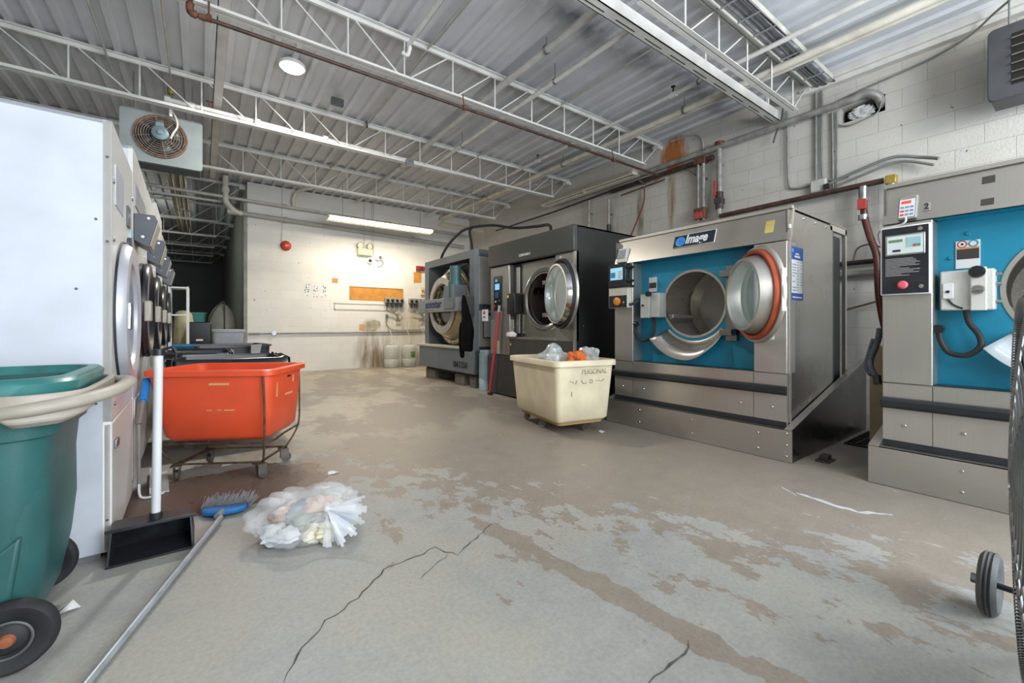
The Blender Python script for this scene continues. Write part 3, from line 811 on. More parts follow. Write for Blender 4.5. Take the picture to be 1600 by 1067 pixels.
MB().tube([(-0.13, -0.05, 0.16), (-0.13, -0.06, 0.22)], 0.01).tube([(0.13, -0.05, 0.16), (0.13, -0.06, 0.22)], 0.01).build('bracket', zinc, t)
t = thing('security_camera', 'white dome camera with a black eye below the emergency light', 'camera', (3.56, BW, 2.80))
MB().lathe([(0, -0.05), (0.06, -0.045), (0.085, -0.02), (0.09, 0), (0, 0)], (0, 0, 0), (0, 1, 0), 24).build('base', label_white, t)
MB().lathe([(0, -0.085), (0.03, -0.075), (0.046, -0.045), (0.046, -0.03), (0, -0.03)], (0.01, 0, 0.01), (0, 1, 0), 20).build('dome', black_plastic, t)
t = thing('security_camera', 'second smaller camera on a white box right of the dome camera', 'camera', (3.80, BW, 2.90))
MB().box(-0.09, 0.03, -0.06, 0, -0.06, 0.04).build('base', label_white, t, bevel=0.008)
MB().lathe([(0, -0.11), (0.03, -0.10), (0.04, -0.05), (0.04, -0.02), (0, -0.02)], (0.045, 0, 0.02), (0.2, 1, 0), 20).build('dome', plain('dome_grey', '#56595b', 0.3), t)
MB().tube(smooth_path([(0.05, -0.02, -0.04), (0.12, -0.02, -0.1), (0.08, -0.015, -0.2), (-0.02, -0.012, -0.24)], 4), 0.006, 6).build('cable', black_plastic, t)
# bare plywood-coloured patches where boards were removed
orange_m = plain('bare_board', '#c8893c', 0.7, var=0.10, scale=5)
o = MB().box(3.05, 4.49, BW - 0.006, BW, 1.765, 2.11).build('wall_patch', orange_m, smooth=False); tag(o, 'long tan-orange unpainted band on the back wall above the dosing pumps', 'wall patch', 'tan patches on the back wall')
MB().box(3.05, 4.49, BW - 0.012, BW - 0.006, 2.095, 2.115).build('edge_strip', plain('edge_brown', '#8f6a3b', 0.7), o, smooth=False)
o = MB().box(2.63, 2.77, BW - 0.006, BW, 2.18, 2.30).build('wall_patch', plain('tan_square', '#b98c4e', 0.7)); tag(o, 'small square tan patch on the back wall left of the long band', 'wall patch', 'tan patches on the back wall')
o = MB().prism([(4.80, 2.30), (5.02, 2.32), (5.03, 2.60), (4.97, 2.66), (4.92, 2.61), (4.88, 2.67), (4.84, 2.60), (4.79, 2.62)], 'y', BW - 0.006, BW).build('wall_patch', orange_m, smooth=False); tag(o, 'ragged orange patch on the back wall beside the light grey washer', 'wall patch', 'tan patches on the back wall')
o = MB().box(3.30, 3.44, BW - 0.004, BW, 0.98, 1.14).build('wall_patch', plain('tan_faint', '#c9a06c', 0.7)); tag(o, 'faint small tan patch low on the back wall above the brown stain', 'wall patch', 'tan patches on the back wall')
o = MB().prism([(3.46, 1.0), (3.70, 0.97), (3.86, 1.10), (3.84, 1.22), (3.68, 1.26), (3.50, 1.2)], 'y', BW - 0.003, BW).build('wall_patch', plain('grey_smear', '#a8a28d', 0.7, var=0.2)); tag(o, 'greyish smeared patch on the back wall beside the faint tan one', 'wall patch', 'tan patches on the back wall')
# three sheets of worn stickers
for i, x in enumerate((2.06, 2.25, 2.43)):
    t = thing('sticker_sheet', ('left and most complete of the three worn black and white sticker sheets', 'middle one of the three worn sticker sheets on the back wall', 'right-hand of the three worn sticker sheets on the back wall')[i], 'sticker', (x, BW - 0.002, 1.96), 0, 'worn stickers on the back wall')
    MB().box(-0.07, 0.07, -0.001, 0.002, -0.17, 0.15).build('sheet', plain('sheet_white', '#dcdcda', 0.6), t, smooth=False)
    m = MB(); rn = random.Random(i)
    for k in range(16):
        a, b_ = rn.uniform(-.055, .045), rn.uniform(-.16, .13)
        w_ = rn.uniform(.008, .022); m.box(a, a + w_, -0.002, -0.001, b_, b_ + rn.uniform(.01, .03))
    m.build('worn_print', ink_dark, t, smooth=False)
o = MB().box(2.68, 4.3, BW - 0.012, BW, 1.50, 1.53).box(2.68, 4.3, BW - 0.012, BW, 1.66, 1.675).box(2.68, 2.70, BW - 0.012, BW, 1.5, 1.675).build('wall_rail', plain('rail_grey', '#b7b5ae', 0.6)); tag(o, 'empty pale rail frame on the back wall under the tan band', 'rail')
o = MB().box(-0.03, 0.03, -0.06, 0, -0.05, 0.05).build('outlet_box', zinc, bevel=0.004); o.location = (4.02, BW, 1.36); tag(o, 'small grey outlet box below the pale wall rail', 'outlet')
# two dosing pump racks
def pump_rack(loc, label):
    t = thing('dosing_pump', label, 'dosing pump', loc, 0, 'detergent dosing pumps on the back wall')
    MB().box(-0.26, 0.26, -0.10, 0, 0.0, 0.14).build('housing', plain('pump_grey', '#9a988f', 0.5), t, bevel=0.008)
    for k in range(4):
        x = -0.195 + k * 0.13
        MB().lathe([(0, -0.135), (0.035, -0.13), (0.042, -0.10), (0, -0.10)], (x, 0, 0.06), (0, 1, 0), 16).build('pump_head', black_plastic, t)
        MB().box(x - 0.035, x + 0.035, -0.09, -0.02, -0.10, 0.0).build('tube_clamp', plain('clamp_dark', '#3a3a38', 0.5), t, bevel=0.005)
    m = MB(); rn = random.Random(int(loc[0] * 10))
    for k in range(8):
        x = -0.22 + k * 0.06
        m.tube(smooth_path([(x, -0.06, -0.08), (x + rn.uniform(-.06, .06), -0.08, -0.22), (0.15 + rn.uniform(-.1, .1), -0.07, -0.35), (0.1 + rn.uniform(-.1, .1), -0.06, -0.5)], 4), 0.007, 6)
    m.build('hoses', plain('hose_grey', '#7d7a6c', 0.5), t)
    return t
pump_rack((4.22, BW, 1.72), 'grey rack of four dosing pumps at the right end of the tan band')
pump_rack((4.90, BW, 1.72), 'grey rack of four dosing pumps beside the light grey washer')
o = MB().tube(smooth_path([(4.00, BW - 0.03, 1.33), (4.02, BW - 0.03, 1.12), (4.18, BW - 0.03, 0.99), (4.5, BW - 0.04, 0.98), (5.1, BW - 0.05, 1.0)], 6), 0.012, 6).build('drooping_cable', conduit_m); tag(o, 'thin cable drooping from the outlet box to the low conduit', 'cable')
# jugs of detergent
jug_m = glassy('jug_plastic', '#d6d8cf', 0.62, 0.3)
def jug(loc, label, liquid=None, r=0.16, h=0.62, lab=False):
    t = thing('detergent_jug', label, 'container', loc, 0, 'detergent containers on the floor')
    MB().lathe([(0, 0), (r * 0.92, 0), (r, 0.03), (r, h * 0.35), (r * 0.965, h * 0.37), (r, h * 0.39), (r, h * 0.8), (r * 0.93, h * 0.88), (r * 0.45, h * 0.96), (r * 0.30, h * 0.97), (r * 0.30, h), (0, h)], (0, 0, 0), (0, 0, 1), 28).build('body', jug_m, t)
    if liquid: MB().lathe([(0, 0.01), (r * 0.9, 0.01), (r * 0.95, 0.04), (r * 0.95, h * 0.3), (0, h * 0.3)], (0, 0, 0), (0, 0, 1), 24).build('liquid', liquid, t)
    MB().lathe([(0, h), (r * 0.34, h), (r * 0.34, h + 0.03), (0, h + 0.03)], (0, 0, 0), (0, 0, 1), 16).build('lid', label_white, t)
    MB().tube(smooth_path([(0, 0, h + 0.02), (0.01, 0.02, h + 0.2), (-0.03, 0.10, h + 0.4)], 4), 0.006, 6).build('suction_tube', label_white, t)
    if lab:
        m = MB()
        for a0 in range(6):
            a = R(-100 + a0 * 7); b_ = R(-100 + (a0 + 1) * 7); q = r * 1.01
            m.face([(q * math.cos(a), q * math.sin(a), h * .42), (q * math.cos(b_), q * math.sin(b_), h * .42), (q * math.cos(b_), q * math.sin(b_), h * .66), (q * math.cos(a), q * math.sin(a), h * .66)])
        m.build('label_sticker', plain('label_green', '#6d9560', 0.5, var=0.3, scale=25), t)
    return t
jug((4.06, 10.92, 0), 'tall clear detergent jug, left of the three against the stained back wall', plain('liquid_clear', '#cfd2c4', 0.2), r=0.2)
jug((4.52, 10.86, 0), 'clear detergent jug with a green sticker in the middle of three by the back wall', plain('liquid_clear2', '#c8cdbf', 0.2), lab=True, r=0.19)
jug((4.95, 10.85, 0), 'jug of pale blue liquid behind the light grey washer, rightmost of the three', plain('liquid_blue', '#9fc3c4', 0.2))
t = thing('red_horn', 'small dark red alarm horn on the back wall above the ragged orange patch', 'alarm', (4.98, BW, 2.72))
MB().box(-0.12, 0.12, -0.09, 0, -0.06, 0.06).build('case', plain('horn_red', '#8e2a2c', 0.45), t, bevel=0.01)
MB().lathe([(0, -0.1), (0.04, -0.1), (0.04, -0.088), (0, -0.088)], (0.02, 0, 0), (0, 1, 0), 16).build('sounder', plain('horn_dark', '#5a1c1e', 0.5), t)
t = thing('wall_outlet', 'small cream switch box below the ragged orange patch', 'switch', (5.04, BW, 2.08))
MB().box(-0.05, 0.05, -0.06, 0, -0.11, 0.11).build('box', plain('cream_box', '#dccfa4', 0.45), t, bevel=0.006)
MB().box(-0.015, 0.015, -0.075, -0.06, -0.03, 0.03).build('switch', dark_grey, t)
# ------------------------------------------------------------------ shared builders for machines
def plate_with_hole(m, x, y0, y1, z0, z1, cy, cz, r, n=48):
    """flat plate in the yz plane at x with a round hole"""
    def edge(t):
        c, s = math.cos(t), math.sin(t)
        k = min([(((y1 if c > 0 else y0) - cy) / c) if abs(c) > 1e-9 else 1e9, (((z1 if s > 0 else z0) - cz) / s) if abs(s) > 1e-9 else 1e9])
        return (cy + c * k, cz + s * k)
    ts = [2 * PI * i / n for i in range(n)]
    for (yy, zz) in ((y0, z0), (y1, z0), (y1, z1), (y0, z1)):
        ts.append(math.atan2(zz - cz, yy - cy) % (2 * PI))
    ts = sorted(ts)
    I = [m.v((x, cy + r * math.cos(t), cz + r * math.sin(t))) for t in ts]
    O_ = [m.v((x,) + edge(t)) for t in ts]
    k = len(ts)
    for i in range(k):
        j = (i + 1) % k
        try: m.bm.faces.new((I[i], O_[i], O_[j], I[j]))
        except ValueError: pass

def screws(pts, mat, parent, axis, r=0.011, h=0.006):
    for p in pts:
        p = Vector(p); a = Vector(axis)
        MB().cyl(p - a * 0.001, p + a * h, r, r * 0.7, n=10).build('bolt', mat, parent)

gasket_m = plain('gasket_red', '#b6522f', 0.42, var=0.12, scale=6)
dark_hole = plain('drum_back_dark', '#4a443f', 0.5, 0.4)
drum_m = steel('drum_steel', '#c9c4bc', 0.34, stretch=(2, 40, 40), var=0.15, metal=0.55)

def door_parts(parent, c, nrm, R0, plug_r, plug_h, seal=True, name='door', glass='#cfe3e2'):
    """round washer door: flange, gasket, sleeve and glass; nrm points out of the inner face"""
    d = MB().lathe([(R0 * 0.80, 0.0), (R0 * 0.98, 0.0), (R0, -0.012), (R0, -0.03), (R0 * 0.93, -0.055), (R0 * 0.66, -0.055), (R0 * 0.66, -0.03), (R0 * 0.80, -0.02)], c, nrm, 64, closed=True).build(name, stainless, parent)
    if seal:
        MB().lathe([(R0 * 0.82, 0.0), (R0 * 0.845, 0.028), (R0 * 0.90, 0.034), (R0 * 0.925, 0.022), (R0 * 0.93, 0.0)], c, nrm, 64, closed=True).build('gasket', gasket_m, d)
    MB().lathe([(plug_r + 0.035, 0.0), (plug_r + 0.01, plug_h * 0.75), (plug_r, plug_h), (plug_r - 0.022, plug_h), (plug_r - 0.03, plug_h * 0.85), (plug_r - 0.045, 0.0)], c, nrm, 64, closed=True).build('sleeve', chrome if not seal else stainless, d)
    MB().lathe([(plug_r - 0.03, plug_h * 0.9), (plug_r * 0.5, plug_h * 0.97), (0, plug_h * 0.99), (0, plug_h * 0.94), (plug_r * 0.5, plug_h * 0.92), (plug_r - 0.03, plug_h * 0.85)], c, nrm, 64).build('window', glassy('door_glass', '#cfe3e2', 0.25), d)
    return d

def corrugated(m, pts, r, n=10, ridge=0.012):
    P = smooth_path(pts, 10)
    L_ = 0; Q = [P[0]]; 
    for a, b_ in zip(P, P[1:]):
        s = max(1, int((b_ - a).length / (ridge * 0.5)))
        for i in range(1, s + 1): Q.append(a.lerp(b_, i / s))
    m.tube(Q, [r * (1.0 if i % 2 else 0.86) for i in range(len(Q))], n)
    return m

# ------------------------------------------------------------------ the two stainless washers with blue panels
def image_washer(yc, label, first):
    t = thing('industrial_washer', label, 'washing machine', (3.86, yc, 0), 0)
    W = 0.891
    # trough around the foot: front and the two rising sides
    m = MB(); m.box(-0.07, -0.055, -0.955, 0.955, 0.004, 0.262).box(-0.07, -0.03, -0.955, 0.955, 0.258, 0.262)
    b0 = m.build('base_front', stainless_h, t, smooth=False)
    for s in (-1, 1):
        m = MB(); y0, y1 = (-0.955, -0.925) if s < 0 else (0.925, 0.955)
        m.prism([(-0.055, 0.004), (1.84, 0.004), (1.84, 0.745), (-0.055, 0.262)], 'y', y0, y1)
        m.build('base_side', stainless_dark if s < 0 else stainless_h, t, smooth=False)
        m = MB(); a, b_ = (y0, y0 + 0.055) if s < 0 else (y1 - 0.055, y1)
        m.hexa([(-0.07, a, .262), (1.84, a, .745), (1.84, b_, .745), (-0.07, b_, .262), (-0.07, a, .268), (1.84, a, .751), (1.84, b_, .751), (-0.07, b_, .268)])
        m.build('top_rail', stainless, t, smooth=False)
    for z in (0.05, 0.14, 0.235): screws([(-0.07, -0.915, z)], chrome, t, (-1, 0, 0))
    for y in (-0.1, 0.5, 0.05 - 0.95 + 0.2): 
        for z in (0.07, 0.20): screws([(-0.07, y, z)], chrome, t, (-1, 0, 0))
    # body
    m = MB()
    m.box(0.022, 1.05, -W, -W + 0.015, 0.27, 2.06)                       # right side skin (towards -y)
    m.box(0.022, 1.40, W - 0.015, W, 0.27, 2.06)
    m.box(0.13, 1.46, -W - 0.002, W, 2.078, 2.095)
    m.build('cabinet', steel('stainless_side', '#a6a39e', 0.24, stretch=(60, 60, 1)), t, smooth=False)
    m = MB(); m.box(1.42, 1.46, -W, -W + 0.03, 0.5, 2.075).box(1.0, 1.46, -W, -W + 0.03, 2.02, 2.075)
    m.build('rear_frame', stainless, t, smooth=False)
    MB().box(0.98, 1.40, -W + 0.035, W - 0.1, 0.3, 2.0).build('tub_housing', plain('housing_shade', '#22252a', 0.6), t, bevel=0.02)  # dark colour stands for the shade inside the open rear
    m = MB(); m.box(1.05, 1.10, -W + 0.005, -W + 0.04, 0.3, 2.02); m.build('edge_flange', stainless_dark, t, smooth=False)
    # corner post with the chamfered light edge
    MB().box(0.045, 0.075, -W - 0.010, -W - 0.001, 0.30, 1.80).build('corner_strip', stainless, t, smooth=False)
    MB().prism([(0.045, 1.80), (0.075, 1.80), (0.14, 2.08), (0.11, 2.08)], 'y', -W - 0.010, -W - 0.001).build('corner_strip', stainless, t, smooth=False)
    # columns
    for (y0, y1, nm) in ((0.64, W, 'left_column'), (-W, -0.636, 'right_column')):
        MB().box(0.0, 0.17, y0 - (0.004 if y0 < -0.8 else 0), y1 + (0.004 if y1 > 0.8 else 0), 0.705, 1.80).build('front_column', stainless, t, bevel=0.006)
    # lower front
    m = MB(); m.box(0.0, 0.02, -W - 0.004, -0.638, 0.27, 0.70).box(0.0, 0.02, -0.634, 0.638, 0.27, 0.70).box(0.0, 0.02, 0.642, W, 0.27, 0.70)
    m.box(0.02, 0.17, -W + 0.02, W - 0.02, 0.69, 0.703)
    m.build('lower_front', stainless, t, smooth=False)
    MB().box(-0.001, 0.019, -W, W, 0.262, 0.31).build('toe_strip', plain('toe_dark', '#3b3f42', 0.4, 0.5), t, smooth=False)
    m = MB(); m.prism([(-0.0, 0.527), (-0.035, 0.535), (-0.045, 0.55), (-0.045, 0.585), (-0.03, 0.602), (0.0, 0.606)], 'y', -W - 0.005, W + 0.005)
    m.build('bumper', plain('bumper_black', '#232629', 0.32, var=0.1), t, smooth=False)
    screws([(0.0, y, 0.42) for y in (-0.78, -0.52, 0.5, 0.78)], chrome, t, (-1, 0, 0), r=0.013)
    # fascia, leaning back
    WF = W + 0.004; m = MB(); m.hexa([(-0.002, -WF, 1.806), (0.12, -WF, 1.806), (0.12, WF, 1.806), (-0.002, WF, 1.806), (0.098, -WF, 2.077), (0.13, -WF, 2.077), (0.13, WF, 2.077), (0.098, WF, 2.077)])
    m.build('fascia', steel('stainless_fascia', '#b5afa6', 0.34, stretch=(1, 60, 60)), t, smooth=False)
    m = MB(); m.box(0.085, 0.13, -W - 0.008, W + 0.008, 2.078, 2.105)
    m.build('top_edge', stainless, t, smooth=False)
    # blue panel with the round opening
    m = MB(); cy, cz, cr = -0.0, 1.325, 0.335
    cy = 0.016
    plate_with_hole(m, 0.16, -0.645, 0.645, 0.70, 1.805, cy, cz, cr)
    m.face([(0.03, -0.64, 1.803), (0.16, -0.64, 1.803), (0.16, 0.64, 1.803), (0.03, 0.64, 1.803)])
    m.build('blue_panel', teal_panel, t, smooth=False)
    MB().box(0.02, 0.155, -0.636, 0.64, 0.703, 0.708).build('sill', plain('sill_dark', '#3e464b', 0.35, 0.6), t, smooth=False)
    MB().lathe([(cr - 0.012, -0.004), (cr + 0.012, -0.006), (cr + 0.014, 0.01), (cr, 0.03), (cr - 0.012, 0.03)], (0.16, cy, cz), (1, 0, 0), 64, closed=True).build('opening_ring', stainless, t)
    dr = MB()
    dr.lathe([(cr - 0.006, 0.0), (cr + 0.0, 0.03), (cr + 0.10, 0.08), (cr + 0.10, 0.66), (cr + 0.02, 0.74)], (0.17, cy, cz), (1, 0, 0), 48)
    drum = dr.build('drum', drum_m, t)
    MB().lathe([(cr + 0.02, 0.74), (0.2, 0.76), (0.0, 0.74)], (0.17, cy, cz), (1, 0, 0), 48).build('drum_back', drum_m, drum)
    for k in range(3):
        a = R(100 + 120 * k); c_, s_ = math.cos(a), math.sin(a); rr = cr + 0.10
        def rp(x, r_, off): return (x, cy + r_ * c_ - off * s_, cz + r_ * s_ + off * c_)
        m = MB(); m.hexa([rp(.27, rr, -.05), rp(.72, rr, -.05), rp(.72, rr - .10, -.02), rp(.30, rr - .10, -.02), rp(.27, rr, .05), rp(.72, rr, .05), rp(.72, rr - .10, .02), rp(.30, rr - .10, .02)])
        m.build('lifter', drum_m, drum, bevel=0.01)
    # curved catch plate under the opening
    rings = []; nA = 26
    for i in range(nA + 1):
        tt = i / nA; a = R(-14 - 10 - (132) * tt)      # from the door side round the bottom to the left
        a = R(-42 - 98 * tt)
        wide = (0.135 + 0.025 * math.sin(PI * tt)) * (1 - max(0, (tt - 0.5) / 0.5) ** 1.5 * 0.85)
        ri = 0.405; ro = ri + wide
        p = (0.155, cy - 0.0 + ri * math.cos(a), cz + ri * math.sin(a))
        q = (0.155 - 0.16 * min(1, wide / 0.12), cy + ro * math.cos(a), cz + ro * math.sin(a))
        rings.append((p, q))
    # local +y is the left of the photo: mirror so the broad end lies left
    m = MB()
    if first or True:
        for (p, q), (p2, q2) in zip(rings, rings[1:]):
            m.face([p, q, q2, p2])
    cm = stainless if first else glassy('plastic_clear', '#cfd9df', 0.7, 0.2)
    m.build('catch_plate', cm, t, solid=0.004)
    m = MB()
    for i in range(0, nA, 1):
        (p, _), (p2, _) = rings[i], rings[i + 1]
        P_ = Vector(p); P2 = Vector(p2); dc = Vector((0, cy, cz)); 
        def shift(v, k): 
            w = Vector((0, v.y - cy, v.z - cz)).normalized() * k; return Vector((v.x - 0.003, v.y, v.z)) + w
        m.face([shift(P_, -0.03), shift(P2, -0.03), shift(P2, 0.005), shift(P_, 0.005)])
    m.build('plate_flange', stainless, t, solid=0.002)
    # gearbox bracket and hinge on the door side
    MB().box(0.10, 0.16, -0.44, -0.34, 0.96, 1.66).build('hinge_plate', plain('hinge_steel', '#8d8d8b', 0.35, 0.9), t, bevel=0.004)
    for z in (1.04, 1.58): MB().box(-0.0, 0.14, -0.44, -0.33, z - 0.03, z + 0.03).build('hinge', plain('hinge_steel', '#8d8d8b', 0.35, 0.9), t, bevel=0.006)
    door_parts(t, (-0.13, 1.65 - 2.354, 1.36), (-0.766, 0.643, 0), 0.405, 0.30, 0.11)
    # white latch bar on the far side of the door
    m = MB(); m.M = Matrix.Translation((-0.13 - 0.643 * 0.40 + 0.02, 1.65 - 2.354 - 0.766 * 0.40, 1.36)) @ Matrix.Rotation(R(-50), 4, 'Z')
    m.box(-0.015, 0.015, -0.012, 0.012, -0.15, 0.17)
    m.build('latch_bar', label_white, t, bevel=0.004)
    # white paper sheet taped on the right column behind the door
    MB().box(-0.003, 0.001, -0.80, -0.66, 0.985, 1.705).build('taped_sheet', label_white, t, smooth=False)
    # control gear on the left column
    ctrl = plain('control_black', '#23262b', 0.3, var=0.12, scale=9)
    if first:
        m = MB(); m.hexa([(-0.02, 0.73, 1.82), (0.05, 0.73, 1.82), (0.05, 0.86, 1.82), (-0.02, 0.86, 1.82), (0.025, 0.73, 1.985), (0.08, 0.73, 1.985), (0.08, 0.86, 1.985), (0.025, 0.86, 1.985)])
        k = m.build('keypad', plain('keypad_beige', '#c9c4b8', 0.45), t, bevel=0.006)
        MB().hexa([(-0.0155, 0.75, 1.87), (-0.004, 0.75, 1.87), (-0.004, 0.845, 1.87), (-0.0155, 0.845, 1.87), (0.013, 0.75, 1.965), (0.02, 0.75, 1.965), (0.02, 0.845, 1.965), (0.013, 0.845, 1.965)]).build('keypad_screen', plain('keypad_grey', '#6b7688', 0.4, var=0.3, scale=60), k)
        cb = MB().box(-0.10, 0.0, 0.66, 0.905, 1.535, 1.795).build('control_box', ctrl, t, bevel=0.006)
        MB().box(-0.103, -0.099, 0.70, 0.87, 1.615, 1.75).build('screen', emitter('screen_cyan', '#8fc4dc', 0.55), cb)
        MB().box(-0.1045, -0.103, 0.80, 0.865, 1.64, 1.70).build('screen_logo', plain('screen_blue', '#3d88ae', 0.4), cb)
        m = MB()
        for i_ in range(4): m.box(-0.1045, -0.103, 0.71, 0.76, 1.63 + i_ * 0.022, 1.643 + i_ * 0.022)
        m.build('screen_icons', plain('icon_tan', '#c5b48d', 0.5), cb)
        cb2 = MB().box(-0.08, 0.0, 0.645, 0.915, 1.30, 1.53).build('switch_box', plain('switch_beige', '#c3bfb3', 0.5), t, bevel=0.006)
        MB().box(-0.083, -0.079, 0.66, 0.905, 1.305, 1.44).build('switch_plate', ctrl, cb2)
        MB().lathe([(0.045, 0), (0.045, 0.02), (0.03, 0.03), (0, 0.03)], (-0.082, 0.785, 1.375), (-1, 0, 0), 24).build('stop_button', plain('orange_button', '#d9842a', 0.35), cb2)
        MB().cyl((-0.08, 0.69, 1.36), (-0.098, 0.69, 1.36), 0.012).build('key_switch', chrome, cb2)
        m = MB()
        for z in (1.75, 1.60, 1.54): m.box(-0.10, -0.0, 0.615, 0.665, z - 0.012, z + 0.012)
        m.build('hinge_clip', black_plastic, t, bevel=0.004)
        m = MB(); m.tube(smooth_path([(-0.04, 0.67, 1.34), (-0.05, 0.60, 1.34), (0.04, 0.56, 1.40)], 6), 0.014, 8); m.build('cable', black_rubber, t)
    else:
        m = MB(); m.hexa([(-0.03, 0.715, 1.822), (0.06, 0.715, 1.822), (0.06, 0.81, 1.822), (-0.03, 0.81, 1.822), (0.02, 0.715, 1.985), (0.09, 0.715, 1.985), (0.09, 0.81, 1.985), (0.02, 0.81, 1.985)])
        k = m.build('keypad', plain('keypad_grey2', '#8f8d8a', 0.4), t, bevel=0.006)
        def tl(u, z, w, h, mat, nm):
            """flat item on the tilted keypad face"""
            x = -0.0315 + (z - 1.822) / 0.163 * 0.05
            x2 = -0.0315 + (z + h - 1.822) / 0.163 * 0.05
            MB().hexa([(x, u, z), (x + .003, u, z), (x + .003, u + w, z), (x, u + w, z), (x2, u, z + h), (x2 + .003, u, z + h), (x2 + .003, u + w, z + h), (x2, u + w, z + h)]).build(nm, mat, k, smooth=False)
        tl(0.725, 1.835, 0.077, 0.125, label_white, 'keypad_face')
        def tk(u, z, w, h, mat, nm):
            x = -0.0335 + (z - 1.822) / 0.163 * 0.05; x2 = -0.0335 + (z + h - 1.822) / 0.163 * 0.05
            MB().hexa([(x, u, z), (x + .002, u, z), (x + .002, u + w, z), (x, u + w, z), (x2, u, z + h), (x2 + .002, u, z + h), (x2 + .002, u + w, z + h), (x2, u + w, z + h)]).build(nm, mat, k, smooth=False)
        tk(0.745, 1.930, 0.048, 0.020, emitter('led_red', '#e8352c', 1.2), 'red_display')
        for i in range(3):
            for j in range(3):
                tk(0.730 + i * 0.024, 1.845 + j * 0.026, 0.018, 0.014, plain('key_red', '#c8483f', 0.4) if (i == 2 and j < 2) else plain('key_blue', '#7f8ca6', 0.4), 'key')
        MB().hexa([(0.015, 0.655, 1.865), (0.02, 0.655, 1.865), (0.02, 0.69, 1.865), (0.015, 0.69, 1.865), (0.038, 0.655, 1.92), (0.04, 0.655, 1.92), (0.04, 0.69, 1.92), (0.038, 0.69, 1.92)]).build('number_plate', plain('plate_grey', '#a39e92', 0.5), t, smooth=False)
        text('machine_number', '2', ink_dark, t, (0.022, 0.673, 1.893), (R(90 - 20), 0, R(-90)), 0.06, 0.8, 0.002)
        cb = MB().box(-0.05, 0.0, 0.64, 0.895, 1.31, 1.775).build('control_box', label_white, t, bevel=0.008)
        MB().box(-0.053, -0.049, 0.65, 0.885, 1.318, 1.765).build('control_face', ctrl, cb, bevel=0.002)
        dp = MB().box(-0.063, -0.052, 0.665, 0.865, 1.575, 1.715).build('display_frame', plain('frame_silver', '#a5a5a1', 0.3, 0.7), cb, bevel=0.004)
        MB().box(-0.065, -0.0625, 0.675, 0.855, 1.585, 1.705).build('display_face', plain('display_pale', '#d4dedc', 0.4), dp, smooth=False)
        MB().box(-0.067, -0.065, 0.775, 0.845, 1.665, 1.682).build('lcd', plain('lcd_green', '#6f8266', 0.4), dp, smooth=False)
        MB().box(-0.067, -0.065, 0.785, 0.825, 1.600, 1.614).build('slot', ink_dark, dp, smooth=False)
        MB().box(-0.067, -0.065, 0.685, 0.755, 1.625, 1.690).build('keys_pad', plain('key_teal', '#9fc4cb', 0.4), dp, smooth=False)
        MB().box(-0.069, -0.067, 0.705, 0.722, 1.628, 1.642).build('red_key', plain('key_red', '#c8483f', 0.4), dp, smooth=False)
        MB().box(-0.069, -0.067, 0.686, 0.702, 1.628, 1.642).build('green_key', plain('key_green', '#2f9c78', 0.4), dp, smooth=False)
        rn = random.Random(5)
        z = 1.553
        for i in range(13):
            w = rn.uniform(0.07, 0.18)
            MB().box(-0.0545, -0.053, 0.865 - w, 0.865, z, z + 0.0028).build('printed_line', plain('print_grey', '#b9b9b5', 0.5), cb, smooth=False)
            z -= 0.0095
        MB().lathe([(0.026, 0), (0.028, 0.015), (0.018, 0.028), (0, 0.03)], (-0.053, 0.775, 1.375), (-1, 0, 0), 24).build('stop_button', plain('pink_red_button', '#e0606c', 0.4), cb)
        for y, z in ((0.69, 1.74), (0.685, 1.36)):
            MB().lathe([(0.013, 0), (0.013, 0.006), (0.006, 0.008), (0, 0.006)], (-0.053, y, z), (-1, 0, 0), 16).build('screw', chrome, cb)
        m = MB(); m.tube(smooth_path([(-0.035, 0.765, 1.83), (-0.045, 0.765, 1.80), (-0.03, 0.80, 1.785), (0.0, 0.90, 1.775), (0.05, 0.93, 1.74), (0.06, 0.92, 1.68)], 6), 0.006, 6); m.build('cable', label_white, t)
        m = MB(); m.prism(rrect(0.27, 0.335, 1.985, 2.02, 0.003), 'x', 0.0, 0.004); m.M = Matrix.Identity(4)
        for (z0, z1) in ((1.985, 2.03), (1.84, 1.88)):
            x0 = 0.098 - (2.08 - z0) / 0.274 * 0.10; x1 = 0.098 - (2.08 - z1) / 0.274 * 0.10
            MB().hexa([(x0 - .003, 0.375, z0), (x0 + .002, 0.375, z0), (x0 + .002, 0.43, z0), (x0 - .003, 0.43, z0), (x1 - .003, 0.375, z1), (x1 + .002, 0.375, z1), (x1 + .002, 0.43, z1), (x1 - .003, 0.43, z1)]).build('vent_slot', plain('vent_dark', '#4b463e', 0.5, 0.4), t, smooth=False)
    # switch box, warning label and looping hose on the blue panel
    s0 = 0.0 if first else 0.0
    if first:
        bx = MB().box(0.02, 0.155, 0.32, 0.47, 1.19, 1.45).build('terminal_box', plain('box_light_grey', '#b3b4b0', 0.45, var=0.06), t, bevel=0.008)
        MB().box(0.0, 0.02, 0.43, 0.54, 1.185, 1.44).box(0.02, 0.155, 0.47, 0.535, 1.19, 1.435).build('box_lid', plain('box_light_grey', '#b3b4b0', 0.45), bx, bevel=0.004)
        MB().cyl((0.01, 0.43, 1.44), (-0.03, 0.43, 1.44), 0.028).build('knob', black_plastic, bx)
        MB().cyl((0.0, 0.505, 1.32), (-0.012, 0.505, 1.32), 0.012).build('button', black_plastic, bx)
        MB().box(0.154, 0.159, 0.44, 0.54, 1.475, 1.635).build('label_sticker', label_white, t, smooth=False)
        MB().box(0.152, 0.154, 0.445, 0.535, 1.515, 1.575).build('label_text_block', plain('label_brown', '#4a3a30', 0.5), t, smooth=False)
